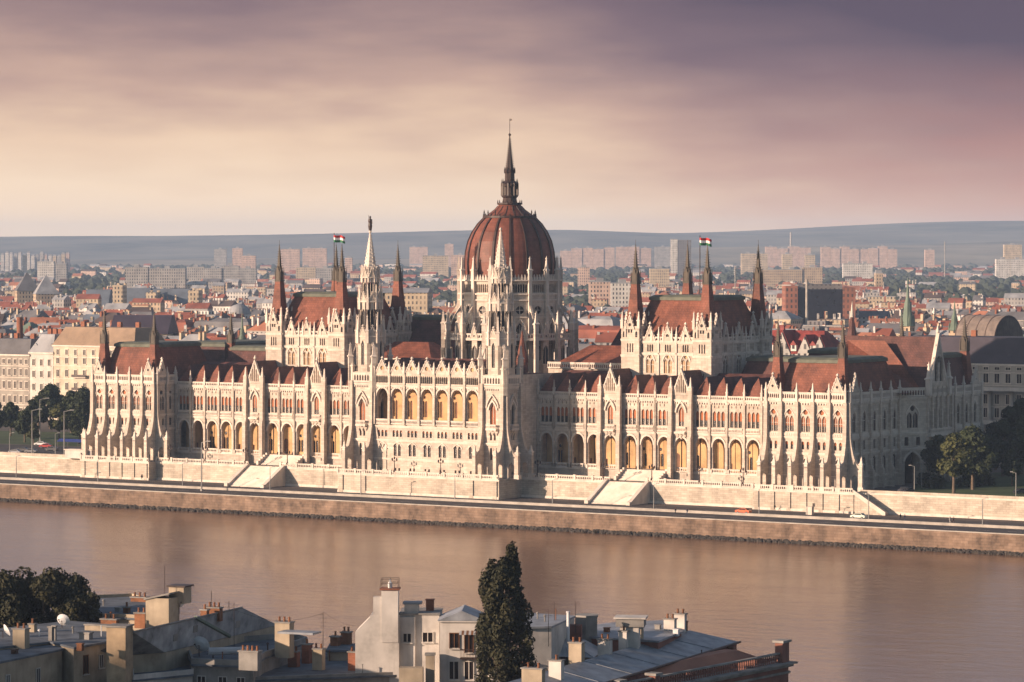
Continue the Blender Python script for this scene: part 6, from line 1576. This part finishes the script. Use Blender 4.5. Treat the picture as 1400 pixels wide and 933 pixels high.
chimney(172, 842, 26.6, .8, .7, 1.0, BR2, 'small brick chimney on the dark roof behind the bush', 1); chimney(192, 852, 26.6, 1.6, 1.0, 1.2, BR2, 'low brick chimney at the foot of the sunlit lift tower', 2); chimney(190, 826, 26.6, 2.4, 1.1, .8, BR2, 'wide brick stack on the far edge of the dark roof', 3)
chimney(132, 866, 27.9, 3.3, .9, .9, F1, 'long low parapet stack left of the tall chimney wall', 0); chimney(149, 858, 27.9, 2.3, .9, .9, BR2, 'short brick stack beside the tall chimney wall', 2)
dish(83, 862, 27.9, .85, 'round white dish on the left blue roof')
dish(2, 876, 27.9, .8, 'white dish cut by the left edge', 150)
# tall chimney wall
p = wz(161, 940, 23); q = MB(mat('weathered_tan_wall', (.36, .27, .175), .9, .3, .5, 2.6, streak=.6)); q.box(-1.25, 1.25, -1.6, 1.0, -14, 7.4); q.box(-1.4, 1.4, -1.75, 1.15, 7.4, 7.6, F3); o = q.obj('chimney_stack', None, tuple(p)); o.rotation_euler.z = ROT + R(8); tag(o, 'tall tan chimney wall with brick tower face at the lower left', 'chimney')
# slate roof between
ZE, ZR_ = 26.0, 29.6
e0, e1 = wz(226, 893, ZE), wz(379, 856, ZE); r0, r1 = wz(183, 865, ZR_), wz(330, 832, ZR_)
ax = (e1 - e0).normalized(); pn = Vector((-ax.y, ax.x, 0))
b0, b1 = r0 + pn * 6.5 + Vector((0, 0, ZE - ZR_)), r1 + pn * 6.5 + Vector((0, 0, ZE - ZR_))
q = MB(F1); w_ = [e0, e1, b1, b0]; q.rings([[(p.x, -p.y, z) for p in w_] for z in (9, ZE - .05)], 0); q.poly([(e0.x, -e0.y, ZE - .05), (r0.x, -r0.y, ZR_ - .1), (b0.x, -b0.y, ZE - .05)]); o = q.obj('slate_roof_house'); tag(o, 'house with a long worn grey slate roof sloping down to the right', 'house')
k = MB(RS); V = lambda p: (p.x, -p.y, p.z)
e0b, r0b, b0b = e0 - ax * .5, r0 - ax * .5, b0 - ax * .5
k.poly([V(e0b), V(e1), V(r1), V(r0b)]); k.poly([V(e1), V(b1), V(r1)]); k.poly([V(b1), V(b0b), V(r0b), V(r1)]); k.poly([V(e0b), V(r0b), V(b0b)])
for t_ in (.55,): a_ = e0.lerp(e1, t_); c_ = r0.lerp(r1, t_); k.tube(V(a_ + Vector((0, 0, .06))), V(c_ + Vector((0, 0, .06))), .28, 5, RM[6])
link('roof', k.mesh('roof'), o)
q2 = MB(F3); q2.tube(V(r0b), V(r1), .14, 5); link('ridge', q2.mesh('ridge'), o)
p = wz(221, 848, 28.6); q = MB(F1); q.box(-1.7, 1.7, -1.5, 1.5, -3, 2.9); q.rings([[(-1.9, v, 2.6), (1.9, v, 3.5), (1.9, v, 3.7), (-1.9, v, 2.8)] for v in (-1.7, 1.7)], F3); q.box(.4, 2.6, -3.2, -1.0, 2.0, 4.2); q.box(.2, 2.9, -3.4, -.8, 4.2, 4.4, M['dark_metal']); o = q.obj('lift_tower', None, tuple(p)); o.rotation_euler.z = ROT; tag(o, 'sunlit tan lift tower with slanting top rising behind the slate roof', 'lift tower')
antenna(224, 818, 31.5, 4.2, 'thin mast on the sunlit lift tower', 0); dish(244, 838, 29.5, .8, 'grey dish on the right side of the lift tower', 230)
chimney(292, 842, 29.3, 2.0, .9, .9, BR2, 'sunlit brick stack on the slate ridge', 3); chimney(279, 844, 29.3, .9, .8, .8, BR2, 'small brick stack left of the sunlit one on the slate ridge', 1); antenna(288, 836, 29.6, 2.6, 'white pipe mast above the slate ridge', 0); antenna(312, 835, 29.6, 1.2, 'small aerial at the end of the slate ridge', 2)
antenna(319, 884, 25.5, 5.6, 'tall thin mast before the slate roof', 1)
# centre-left terraces
o, P = poly_house('terrace_house', 'grey rendered house with flat terrace and pale parapet below the slate roof', [(262, 912), (345, 915), (360, 903), (418, 882), (398, 876), (300, 884), (255, 893)], 24.6, F3, RB, par=.7)
for t_ in (.15, .5, .8): wall_win(o, P[0], P[1], t_, 21.3, 1.0, 2.0)
o, P = poly_house('terrace_house', 'pale stepped house between chimney wall and terraces at the bottom', [(180, 934), (262, 926), (262, 905), (232, 898), (180, 912)], 23.4, F2, RB, par=.6)
for t_ in (.3, .7): wall_win(o, P[0], P[1], t_, 20.6, 1.0, 1.8)
chimney(341, 909, 25.6, 2.6, 1.2, 1.5, F3, 'squat grey stack with rusty cap on the terrace', 4)
chimney(388, 892, 25.3, 2.1, 1.4, 3.7, F1, 'tall tan stack at the right end of the slate roof', 3)
q = MB(RZ); p = wz(408, 880, 26.8); q.box(-2.4, 2.6, -1.2, 1.4, 1.2, 1.45); o = q.obj('canopy_roof', None, tuple(p)); o.rotation_euler.z = ROT; tag(o, 'small dark canopy roof beside the tan stack', 'canopy')
q = MB(WR); p = wz(312, 898, 25.5)
q.rings([[(u, .5 * cos(a), .6 + .5 * sin(a)) for a in [2 * pi * k / 10 for k in range(10)]] for u in (-2.6, 2.6)], 0); o = q.obj('roof_duct', None, tuple(p)); o.rotation_euler.z = R(45); tag(o, 'pale blue round duct lying on the terrace roof', 'duct')
dish(271, 896, 25.3, 1.15, 'large white dish beside the slate roof eave', 190)
PLn = dict(h=1.3, rad=.8, leaf=M['leaf'], n=260, shape='bush', seed=31, size=.2)
for i, (px, py, z_) in enumerate(((115, 893, 26.4), (130, 892, 26.4), (196, 892, 25), (207, 893, 25), (214, 894, 25))):
    p = wz(px, py, z_); tree('potted_plant', ['bushy plant on the left balcony', 'second bushy plant on the left balcony', 'dark plant behind the chimney wall', 'dark plant, middle of three behind the chimney wall', 'dark plant nearest the slate eave'][i], 'pp', p.x, p.y, z_ - .3, 1.2, i, None, 'plant', **PLn)
# blue roof with brick chimneys
o, P = poly_house('flat_roof_house', 'house with dark blue flat roof crowded with brick chimneys', [(345, 934), (560, 926), (575, 910), (520, 893), (395, 897), (362, 912)], 22.6, F3, RB, par=.35)
for i, (px, py, w, d, h, m, lab, pots) in enumerate(((401, 914, 1.3, 1.0, 2.0, BR, 'brick chimney with pots at the left of the blue roof', 2), (419, 909, 1.1, 1.0, 2.5, BR, 'darker brick chimney second from left on the blue roof', 1), (435, 918, 1.4, 1.0, 2.7, F1, 'plastered chimney with flaking brick on the blue roof', 2), (484, 919, 1.4, 1.0, 2.4, BR, 'red and tan brick chimney in the middle of the blue roof', 2),
      (518, 919, 1.4, 1.1, 3.9, BR, 'tall two-stage brick chimney by the white house', 1), (458, 899, 1.1, 1.0, 2.6, BR2, 'left one of two orange chimneys behind the blue roof', 1), (473, 897, 1.2, 1.0, 3.0, BR2, 'right one of two orange chimneys behind the blue roof', 2), (500, 908, 1.2, .9, 1.3, F2, 'low pale stack left of the tall brick chimney', 0))):
    chimney(px, py, 22.8, w, d, h, m, lab, pots)
o, P = poly_house('roof_ledge', 'overgrown dark ledge with weeds behind the blue roof', [(447, 893), (515, 893), (515, 884), (452, 884)], 24.0, F1, RB, 'ledge')
antenna(441, 893, 24, 5.3, 'tall television aerial left of the orange chimneys', 4, 60); antenna(517, 875, 27.0, 2.6, 'aerial on the tall two-stage chimney', 1)
dish(537, 912, 22.8, .95, 'white oval dish right of the tall brick chimney', 215)
# white house group
def white_house():
    F_ = 438; c0 = at(545, F_, 9); fr = Fr(c0.x, c0.y, 31); zz = lambda py, f=F_: CAM.z - (py - 338) / 4700 * f; m_ = F_ / 4700
    q = MB(F2); q.fr = fr
    q.slab(-5.6, 0, 9, [(-5.6, zz(866)), (-3.75, zz(846)), (-3.7, zz(846)), (-3.699, zz(843)), (0, zz(843))], [], 0, -6, 0)
    q.box(-3.3, -2.25, -1.6, -.05, zz(850), zz(818)); q.box(-2.24, -.1, -1.9, .12, zz(880), zz(808)); q.box(-2.45, .1, -2.1, .3, zz(808), zz(806), BR)
    q.box(0, 2.0, -7, -.8, 9, zz(846)); q.box(0.001, 5.1, -8, -1.2, 9, zz(843)); q.box(-.1, 5.2, -8.2, -1.0, zz(843), zz(841), F3); q.box(.6, 2.4, -3, -1.4, zz(841), zz(829)); q.box(.4, 2.8, -3.2, -1.2, zz(829), zz(826), RZ)
    q.fr = ID; o = q.obj('white_house'); tag(o, 'white rendered house with a tall stepped chimney, left of the poplar', 'house')
    A0 = Vector(fr(0, -.79, 0)); A1 = Vector(fr(2, -.79, 0)); wall_win(o, A0, A1, .5, zz(880), .95, 1.05)
    A0 = Vector(fr(2.0, -1.19, 0)); A1 = Vector(fr(5.1, -1.19, 0)); wall_win(o, A0, A1, .52, zz(880), 1.25, 1.15)
    k = MB(M['dark_metal']); k.fr = fr
    for u in (-2.3, -1.2, -.1):
        for v in (-1.9, .1): k.box(u - .03, u + .03, v - .03, v + .03, zz(806), zz(793))
    for z in (zz(799), zz(793)): k.box(-2.3, -.1, .08, .12, z - .03, z + .03); k.box(-2.3, -.1, -1.92, -1.88, z - .03, z + .03)
    k.fr = ID; k.obj('railing', o)
    q = MB(WDISH); q.fr = fr; q.lathe(-1.2, -.9, [(.25, zz(806)), (.3, zz(800)), (.12, zz(797)), (.1, zz(794))], 8); q.fr = ID; q.obj('vent_cowl', o)
    q = MB(BR); q.fr = fr; q.box(3.2, 4.2, -5, -4, zz(841), zz(826)); q.box(3.1, 4.3, -5.1, -3.9, zz(826), zz(825)); q.fr = ID; q.obj('chimney', o)
    # gabled neighbour
    F2_ = 434; c1 = at(601, F2_, 9); fr = Fr(c1.x, c1.y, 31); zz2 = lambda py: CAM.z - (py - 338) / 4700 * F2_
    q = MB(F2); q.fr = fr; q.box(0, 5.6, -7, 0, 9, zz2(850)); q.box(-.15, 5.75, -.05, .25, zz2(852), zz2(850), F2); q.fr = ID; o = q.obj('gabled_house'); tag(o, 'pale house with blue grey gable roof, small iron balcony and striped awning', 'house')
    q = MB(RZ); q.fr = fr; q.rings([[(-.3, v, zz2(850) + .01), (2.8, v, zz2(836)), (5.9, v, zz2(850) + .01)] for v in (.3, -7.3)], 0); q.fr = ID; q.obj('roof', o)
    B0, B1 = Vector(fr(0, .01, 0)), Vector(fr(5.6, .01, 0)); wall_win(o, B0, B1, .33, zz2(887), 1.1, 1.8, True); wall_win(o, B0, B1, .66, zz2(893), 1.0, 2.3, True); wall_win(o, B0, B1, .32, zz2(930), 1.1, 2.2); wall_win(o, B0, B1, .66, zz2(930), 1.1, 2.2)
    q = MB(M['dark_metal']); q.fr = fr; q.box(2.6, 4.8, 0, .9, zz2(902), zz2(900))
    for i in range(12): q.box(2.62 + i * .19, 2.66 + i * .19, .84, .88, zz2(900), zz2(889))
    q.box(2.6, 4.8, .82, .9, zz2(889), zz2(888)); q.fr = ID; q.obj('balcony', o)
    q = MB(WR, M['wood']); q.fr = fr
    for i in range(8): u = 2.5 + i * .3; q.rings([[(u, 0, zz2(864)), (u + .3, 0, zz2(864)), (u + .3, 1.2, zz2(868)), (u, 1.2, zz2(868))], [(u, 0, zz2(863.4)), (u + .3, 0, zz2(863.4)), (u + .3, 1.2, zz2(867.4)), (u, 1.2, zz2(867.4))]], i % 2)
    q.fr = ID; q.obj('awning', o)
    q = MB(F1); q.fr = fr; q.box(-1.7, -.6, .6, 1.7, 9, zz2(896)); q.box(-1.8, -.5, .5, 1.8, zz2(896), zz2(893), F3); q.box(-5.0, -2.0, .8, 2.6, 9, zz2(912)); q.fr = ID; o = q.obj('garden_wall'); tag(o, 'pale courtyard wall and pier below the white house', 'wall')
white_house()
p = at(688, 424, 9)
tree('poplar_tree', 'tall dense dark poplar rising in the middle of the near bank', 'pop', p.x, p.y, 9.0, 1, .4, None, 'tree', h=31.2, rad=4.6, leaf=M['poplar'], n=20000, shape='poplar', seed=12, size=.3)
p = at(659, 418, 9); tree('cypress_tree', 'narrow dark cypress left of the poplar', 'cyp', p.x, p.y, 9.0, 1, .4, None, 'tree', h=19.5, rad=1.3, leaf=M['poplar'], n=3500, shape='poplar', seed=5, size=.22)
# right roofs
o, P = poly_house('flat_roof_house', 'pale blank-walled house right of the poplar with blue grey roof', [(716, 861), (754, 860), (785, 846), (722, 842)], 29.6, F2, RZ)
o, P = poly_house('metal_roof_house', 'house with a pale fan-shaped sheet metal roof', [(750, 897), (812, 899), (824, 889), (790, 876), (765, 873)], 25.2, F1, WR)
k = MB(WR); apex = wz(768, 872, 27.6); ring = [wz(748, 899, 25.5), wz(812, 901, 25.5), wz(826, 890, 25.5), wz(800, 876, 26.8), apex]
for a_, b_ in zip(ring[:4], ring[1:4]): k.poly([V(a_), V(b_), V(apex)])
for i in range(9): k.tube(V(ring[0].lerp(ring[1], i / 8) + Vector((0, 0, .05))), V(apex + Vector((0, 0, .05))), .05, 4)
link('roof', k.mesh('roof'), o)
q = MB(RST); p = wz(768, 866, 28); q.box(-2.6, 2.6, -.6, .6, -2, 1.0); o = q.obj('red_ledge', None, tuple(p)); o.rotation_euler.z = ROT + R(16); tag(o, 'red rendered parapet wall above the pale metal roof', 'wall')
q = MB(WDISH); p = wz(777, 874, 28); q.lathe(0, 0, [(.2, -1), (.2, 3.2), (.26, 3.25), (.26, 3.4)], 8); tag(q.obj('flue_pipe', None, tuple(p)), 'tall white flue pipe beside the red parapet', 'pipe')
o, P = poly_house('courtyard_house', 'dark courtyard house with red eaves behind the long zinc roof', [(792, 873), (900, 880), (932, 866), (905, 852), (842, 855), (790, 861)], 26.8, RST, RZ)
o, P = poly_house('flat_roof_house', 'low house with blue roof and a rusty skylight box at the bottom centre', [(664, 934), (800, 934), (806, 917), (700, 902), (674, 914)], 23.0, F3, RZ)
chimney(717, 931, 23.2, 1.5, 1.2, 2.2, BR2, 'rusty brown box stack on the low blue roof', 0, cap=False); chimney(677, 931, 23.2, 3.4, .8, 1.2, F2, 'long pale parapet stack left of the rusty box'); chimney(737, 934, 23.2, 1.1, .8, .9, F2, 'small pale stack right of the rusty box'); chimney(758, 931, 23.2, 1.3, .9, 1.4, F2, 'pale stack with lid beside the low roof edge')
# long zinc roof running away to the right, ornate cornice house at its end
ZL = 25.0
a0, a1 = wz(640, 990, ZL), wz(1008, 878, ZL); ax = (a1 - a0).normalized(); pn = Vector((-ax.y, ax.x, 0)); W_ = 9.0
q = MB(RST); c4 = [a0, a1, a1 + pn * W_, a0 + pn * W_]; q.rings([[(p.x, -p.y, z) for p in c4] for z in (9, ZL - .05)], 0); o = q.obj('long_house'); tag(o, 'long red rendered house under a blue grey zinc roof running to the right', 'house')
k = MB(RZ); r0, r1 = a0 + pn * W_ * .62 + Vector((0, 0, 1.5)), a1 + pn * W_ * .62 + Vector((0, 0, 1.5)) - ax * 3; e_ = -pn * .5 + Vector((0, 0, -.1))
k.poly([V(a0 + e_), V(a1 + e_), V(r1), V(r0)]); k.poly([V(a1 + e_), V(a1 + pn * W_), V(r1)]); k.poly([V(a1 + pn * W_), V(a0 + pn * W_), V(r0), V(r1)])
for i in range(1, 9): t_ = i / 9; k.tube(V((a0 + e_).lerp(a1 + e_, t_) + Vector((0, 0, .04))), V(r0.lerp(r1, t_) + Vector((0, 0, .04))), .06, 4, RZ)
link('roof', k.mesh('roof'), o)
q2 = MB(M['dark_metal']); q2.tube(V(a0 + e_), V(a1 + e_), .16, 6); link('gutter', q2.mesh('gutter'), o)
def on_ridge(t_, off=0): return r0.lerp(r1, t_) + pn * off
for i, (t_, off, w, d, h, m, lab, pots) in enumerate(((.30, -2.6, 2.6, 1.0, 1.5, F1, 'wide tan stack low on the long zinc roof', 2), (.40, -2.0, 1.6, 1.0, 1.5, F2, 'pale stack beside the low tan one on the long zinc roof', 1), (.55, .6, 1.7, 1.1, 2.2, F1, 'two-part tan stack in the middle of the long zinc roof', 2), (.655, .4, 1.6, 1.0, 1.7, F2, 'pale stack right of the middle one on the zinc roof', 2), (.74, .7, 1.1, .9, 2.0, F2, 'thin pale stack toward the far end of the zinc roof', 1), (.80, .8, 1.3, .9, 2.0, F1, 'sunlit tan stack toward the far end of the zinc roof', 1), (.93, .5, 1.5, .9, 2.0, F2, 'left one of two stacks at the far end of the zinc roof', 2), (.975, .5, 1.5, .9, 2.3, F2, 'right one of two stacks at the far end of the zinc roof', 2))):
    p = on_ridge(t_, off); q = MB(m); q.box(-w / 2, w / 2, -d / 2, d / 2, -1.5, h); q.box(-w / 2 - .12, w / 2 + .12, -d / 2 - .12, d / 2 + .12, h, h + .15, F3); o = q.obj('chimney_stack', None, tuple(p)); o.rotation_euler.z = math.atan2(ax.y, ax.x) + R(90); tag(o, lab, 'chimney')
    for j in range(pots): k = MB(BR2); k.lathe(0, 0, [(.16, 0), (.13, .45), (.17, .5), (.17, .58)], 8); link('chimney_pot', k.mesh('chimney_pot'), o, (-w / 2 + (j + .5) * w / pots, 0, h + .15))
q = MB(F2); p = wz(862, 874, 27.5); q.box(-1.2, 1.2, -1.2, 1.2, -2, 1.6); q.box(-1.7, 1.9, -1.5, 1.5, 1.6, 2.6, F3); q.box(-1.95, 2.15, -1.75, 1.75, 2.6, 2.8, F2); o = q.obj('lift_tower', None, tuple(p)); o.rotation_euler.z = ROT + R(14); tag(o, 'grey boxy lift tower with flat slab behind the long zinc roof', 'lift tower')
q = MB(F3); p = wz(802, 860, 28.0); q.lathe(0, 0, [(1.6, -2), (1.6, 1.5), (1.75, 1.5), (1.75, 1.75)], 6); o = q.obj('stair_tower', None, tuple(p)); tag(o, 'small grey six-sided roof tower left of the grey lift tower', 'roof tower')
antenna(787, 862, 28.5, 3.6, 'dark mast beside the six-sided roof tower', 1); antenna(758, 852, 29.6, 2.6, 'thin aerial on the house right of the poplar', 1); antenna(750, 880, 28, 4.2, 'aerial against the blank pale wall', 2, 70)
# ornate corner house
def ornate():
    ZC = 23.2; c0, c1 = wz(880, 948, ZC), wz(1092, 906, ZC); ax = (c1 - c0).normalized(); pn = Vector((-ax.y, ax.x, 0)); th = math.degrees(math.atan2(ax.y, ax.x)); Lc = (c1 - c0).length; fr = Fr(c0.x, c0.y, th)
    q = MB(RST); q.fr = fr; q.box(-10, Lc - .9, -12, -.9, 9, ZC - .6); q.fr = ID; o = q.obj('ornate_house'); tag(o, 'ornate red stucco corner house with balustrade and heavy cornice at the lower right', 'house')
    q = MB(F3); q.fr = fr; q.box(-10, Lc, -12, 0, ZC - .25, ZC); q.box(-10, Lc - .4, -12, -.4, ZC - .6, ZC - .255); q.box(-10, Lc - .7, -12.2, -.7, ZC - 1.5, ZC - 1.2)
    q.fr = ID; q.obj('cornice', o)
    q = MB(RST); q.fr = fr
    n = int((Lc - 2) / .55)
    for i in range(n): u = .3 + i * .55; q.lathe(u, -1.4, [(.12, ZC), (.12, ZC + .15), (.08, ZC + .3), (.17, ZC + .6), (.1, ZC + .95), (.12, ZC + 1.1)], 8)
    q.fr = ID; q.obj('balustrade', o)
    q = MB(F3); q.fr = fr; q.box(-9.8, Lc - 1.5, -1.65, -1.15, ZC + 1.1, ZC + 1.3); q.fr = ID; q.obj('rail', o)
    for u0, u1, h in ((-4.2, -3.0, 1.5), (4.0, 5.1, 1.5), (Lc - 2.6, Lc - .9, 2.6)):
        q = MB(RST); q.fr = fr; q.box(u0, u1, -1.95, -.8, ZC, ZC + h); q.box(u0 - .25, u1 + .25, -2.2, -.55, ZC + h, ZC + h + .3, F3); q.fr = ID; q.obj('pier', o)
    q = MB(F3); q.fr = fr; q.box(-9, -3.1, -2.0, -.9, ZC + 1.3, ZC + 1.55); q.fr = ID; q.obj('pediment', o)
    q = MB(RM[4]); q.fr = fr; q.hip(0, Lc - 2.5, -10.5, -2.6, ZC + .05, ZC + 1.7, 3.5, 3.0); q.box(-9.6, -.3, -11, -2.6, ZC + .02, ZC + .25, RB); q.fr = ID; q.obj('roof', o)
    for i in range(4): wall_win(o, Vector(fr(0, -.88, 0)), Vector(fr(Lc, -.88, 0)), .12 + .22 * i, ZC - 4.6, 1.2, 2.3)
    B0, B1 = Vector(fr(Lc - .89, -.9, 0)), Vector(fr(Lc - .89, -12, 0))
ornate()
# big dark bush at the left
for i, (px, f, h, r_, lab) in enumerate(((-6, 470, 22.6, 4.6, 'dark rounded tree cut by the left edge of the near bank'), (26, 474, 23.4, 4.2, 'dark bushy tree, second of the left near bank clump'), (58, 470, 22.9, 4.2, 'dark bushy tree in the middle of the left near bank clump'), (85, 474, 23.2, 3.6, 'dark bushy tree right of the middle in the left clump'), (104, 468, 20.6, 3.0, 'lowest dark tree at the right end of the left clump'))):
    p = at(px, f, 9); tree('broadleaf_tree', lab, ('near', i), p.x, p.y, 9.0, 1, i, 'dark trees on the near bank', h=h * 1.18, rad=r_ * 1.35, leaf=M['poplar'], n=14000, shape='bush', seed=40 + i, size=.34)
# small things that stand about on the roofs
rv = random.Random(77); vents = []
def vent(px, py, z, lab):
    p = wz(px, py, z); k = rv.choice((0, 1, 2))
    q = MB(rv.choice((F3, WDISH, M['dark_metal'], BR2)))
    if k == 0: q.lathe(0, 0, [(.1, -.4), (.1, .7), (.2, .75), (.2, .85), (.02, 1.0)], 8)
    elif k == 1: q.box(-.35, .35, -.3, .3, -.3, .55); q.box(-.42, .42, -.37, .37, .55, .65)
    else: q.lathe(0, 0, [(.07, -.4), (.07, 1.3), (.1, 1.32), (.1, 1.42)], 6)
    o = q.obj('roof_vent', None, tuple(p)); o.rotation_euler.z = ROT; tag(o, None, 'roof vent', 'vents scattered over the near roofs'); vents.append((('capped round vent', 'small boxy vent', 'thin vent pipe')[k], lab, px, o))
VS = [(18, 896, 27.7), (52, 872, 28.1), (98, 868, 28.1), (108, 888, 28.1), (137, 872, 28.1), (140, 830, 26.8), (160, 838, 26.8), (205, 838, 26.8), (150, 847, 26.8), (290, 900, 25), (330, 893, 25), (365, 890, 25), (303, 908, 25), (210, 914, 23.8), (240, 912, 23.8), (385, 905, 22.9), (450, 905, 22.9), (495, 925, 22.9), (545, 920, 22.9), (560, 912, 22.9),
      (735, 848, 29.8), (760, 849, 29.8), (745, 852, 29.8), (830, 866, 27), (850, 870, 27), (900, 862, 27), (925, 868, 27), (940, 860, 27), (700, 915, 23.2), (690, 922, 23.2), (770, 920, 23.2), (785, 926, 23.2), (960, 905, 24), (985, 890, 24), (1000, 893, 24)]
for px, py, z in VS:
    vent(px, py, z, 'the blue grey roofs at the lower left' if px < 142 and z > 27 else 'the dark roof behind the bush' if z == 26.8 and px < 300 else 'the terraces below the slate roof' if px < 370 else 'the blue roof with brick chimneys' if px < 600 else 'the low roofs at the bottom centre' if z == 23.2 else 'the roof right of the poplar' if px < 800 else 'the roofs behind the zinc roof' if z == 27 else 'the ornate corner house')
by = defaultdict(list)
for k_, r_, px, o in sorted(vents, key=lambda a: a[2]): by[(k_, r_)].append(o)
for (k_, r_), L_ in by.items():
    for i, o in enumerate(L_): o['label'] = f'{k_} on {r_}' if len(L_) == 1 else f'{k_} on {r_}, ' + ('leftmost' if i == 0 else ORD[i] + ' from the left')
def wire(a, b_, lab):
    P0, P1 = wz(*a), wz(*b_); q = MB(M['dark_metal']); n = 8; L_ = [P0.lerp(P1, i / n) - Vector((0, 0, 1.2 * math.sin(pi * i / n))) for i in range(n + 1)]
    for u, w in zip(L_, L_[1:]): q.tube(V(u), V(w), .02, 4)
    tag(q.obj('overhead_wire'), lab, 'wire')
wire((441, 838, 29), (517, 850, 29.4), 'thin slack wire between the television aerial and the tall chimney aerial')
wire((319, 835, 31), (441, 840, 29), 'thin slack wire from the slate roof mast to the television aerial')
# skylights on the slate and zinc roofs
def skylight(p, up, lab):
    q = MB(M['glass']); n_ = up.normalized(); a = ax_s.normalized(); b_ = n_.cross(a)
    c = [p + a * x + b_ * y + n_ * .12 for x, y in ((-.6, -.45), (.6, -.45), (.6, .45), (-.6, .45))]; d = [u - n_ * .2 for u in c]
    q.rings([[V(u) for u in d], [V(u) for u in c]], F3, True); q.poly([V(u + n_ * .01) for u in c], M['glass']); o = q.obj('skylight'); tag(o, lab, 'skylight')
ax_s = (e1 - e0).normalized(); sr0, sr1 = wz(183, 865, ZR_), wz(330, 832, ZR_)
nrm = (e1 - e0).cross(sr0 - e0); nrm = nrm if nrm.z > 0 else -nrm
for t_, s_, lab in ((.2, .45, 'dark skylight low on the left part of the slate roof'), (.42, .6, 'dark skylight in the middle of the slate roof'), (.75, .4, 'dark skylight toward the far end of the slate roof')): skylight(e0.lerp(e1, t_).lerp(sr0.lerp(sr1, t_), s_), nrm, lab)
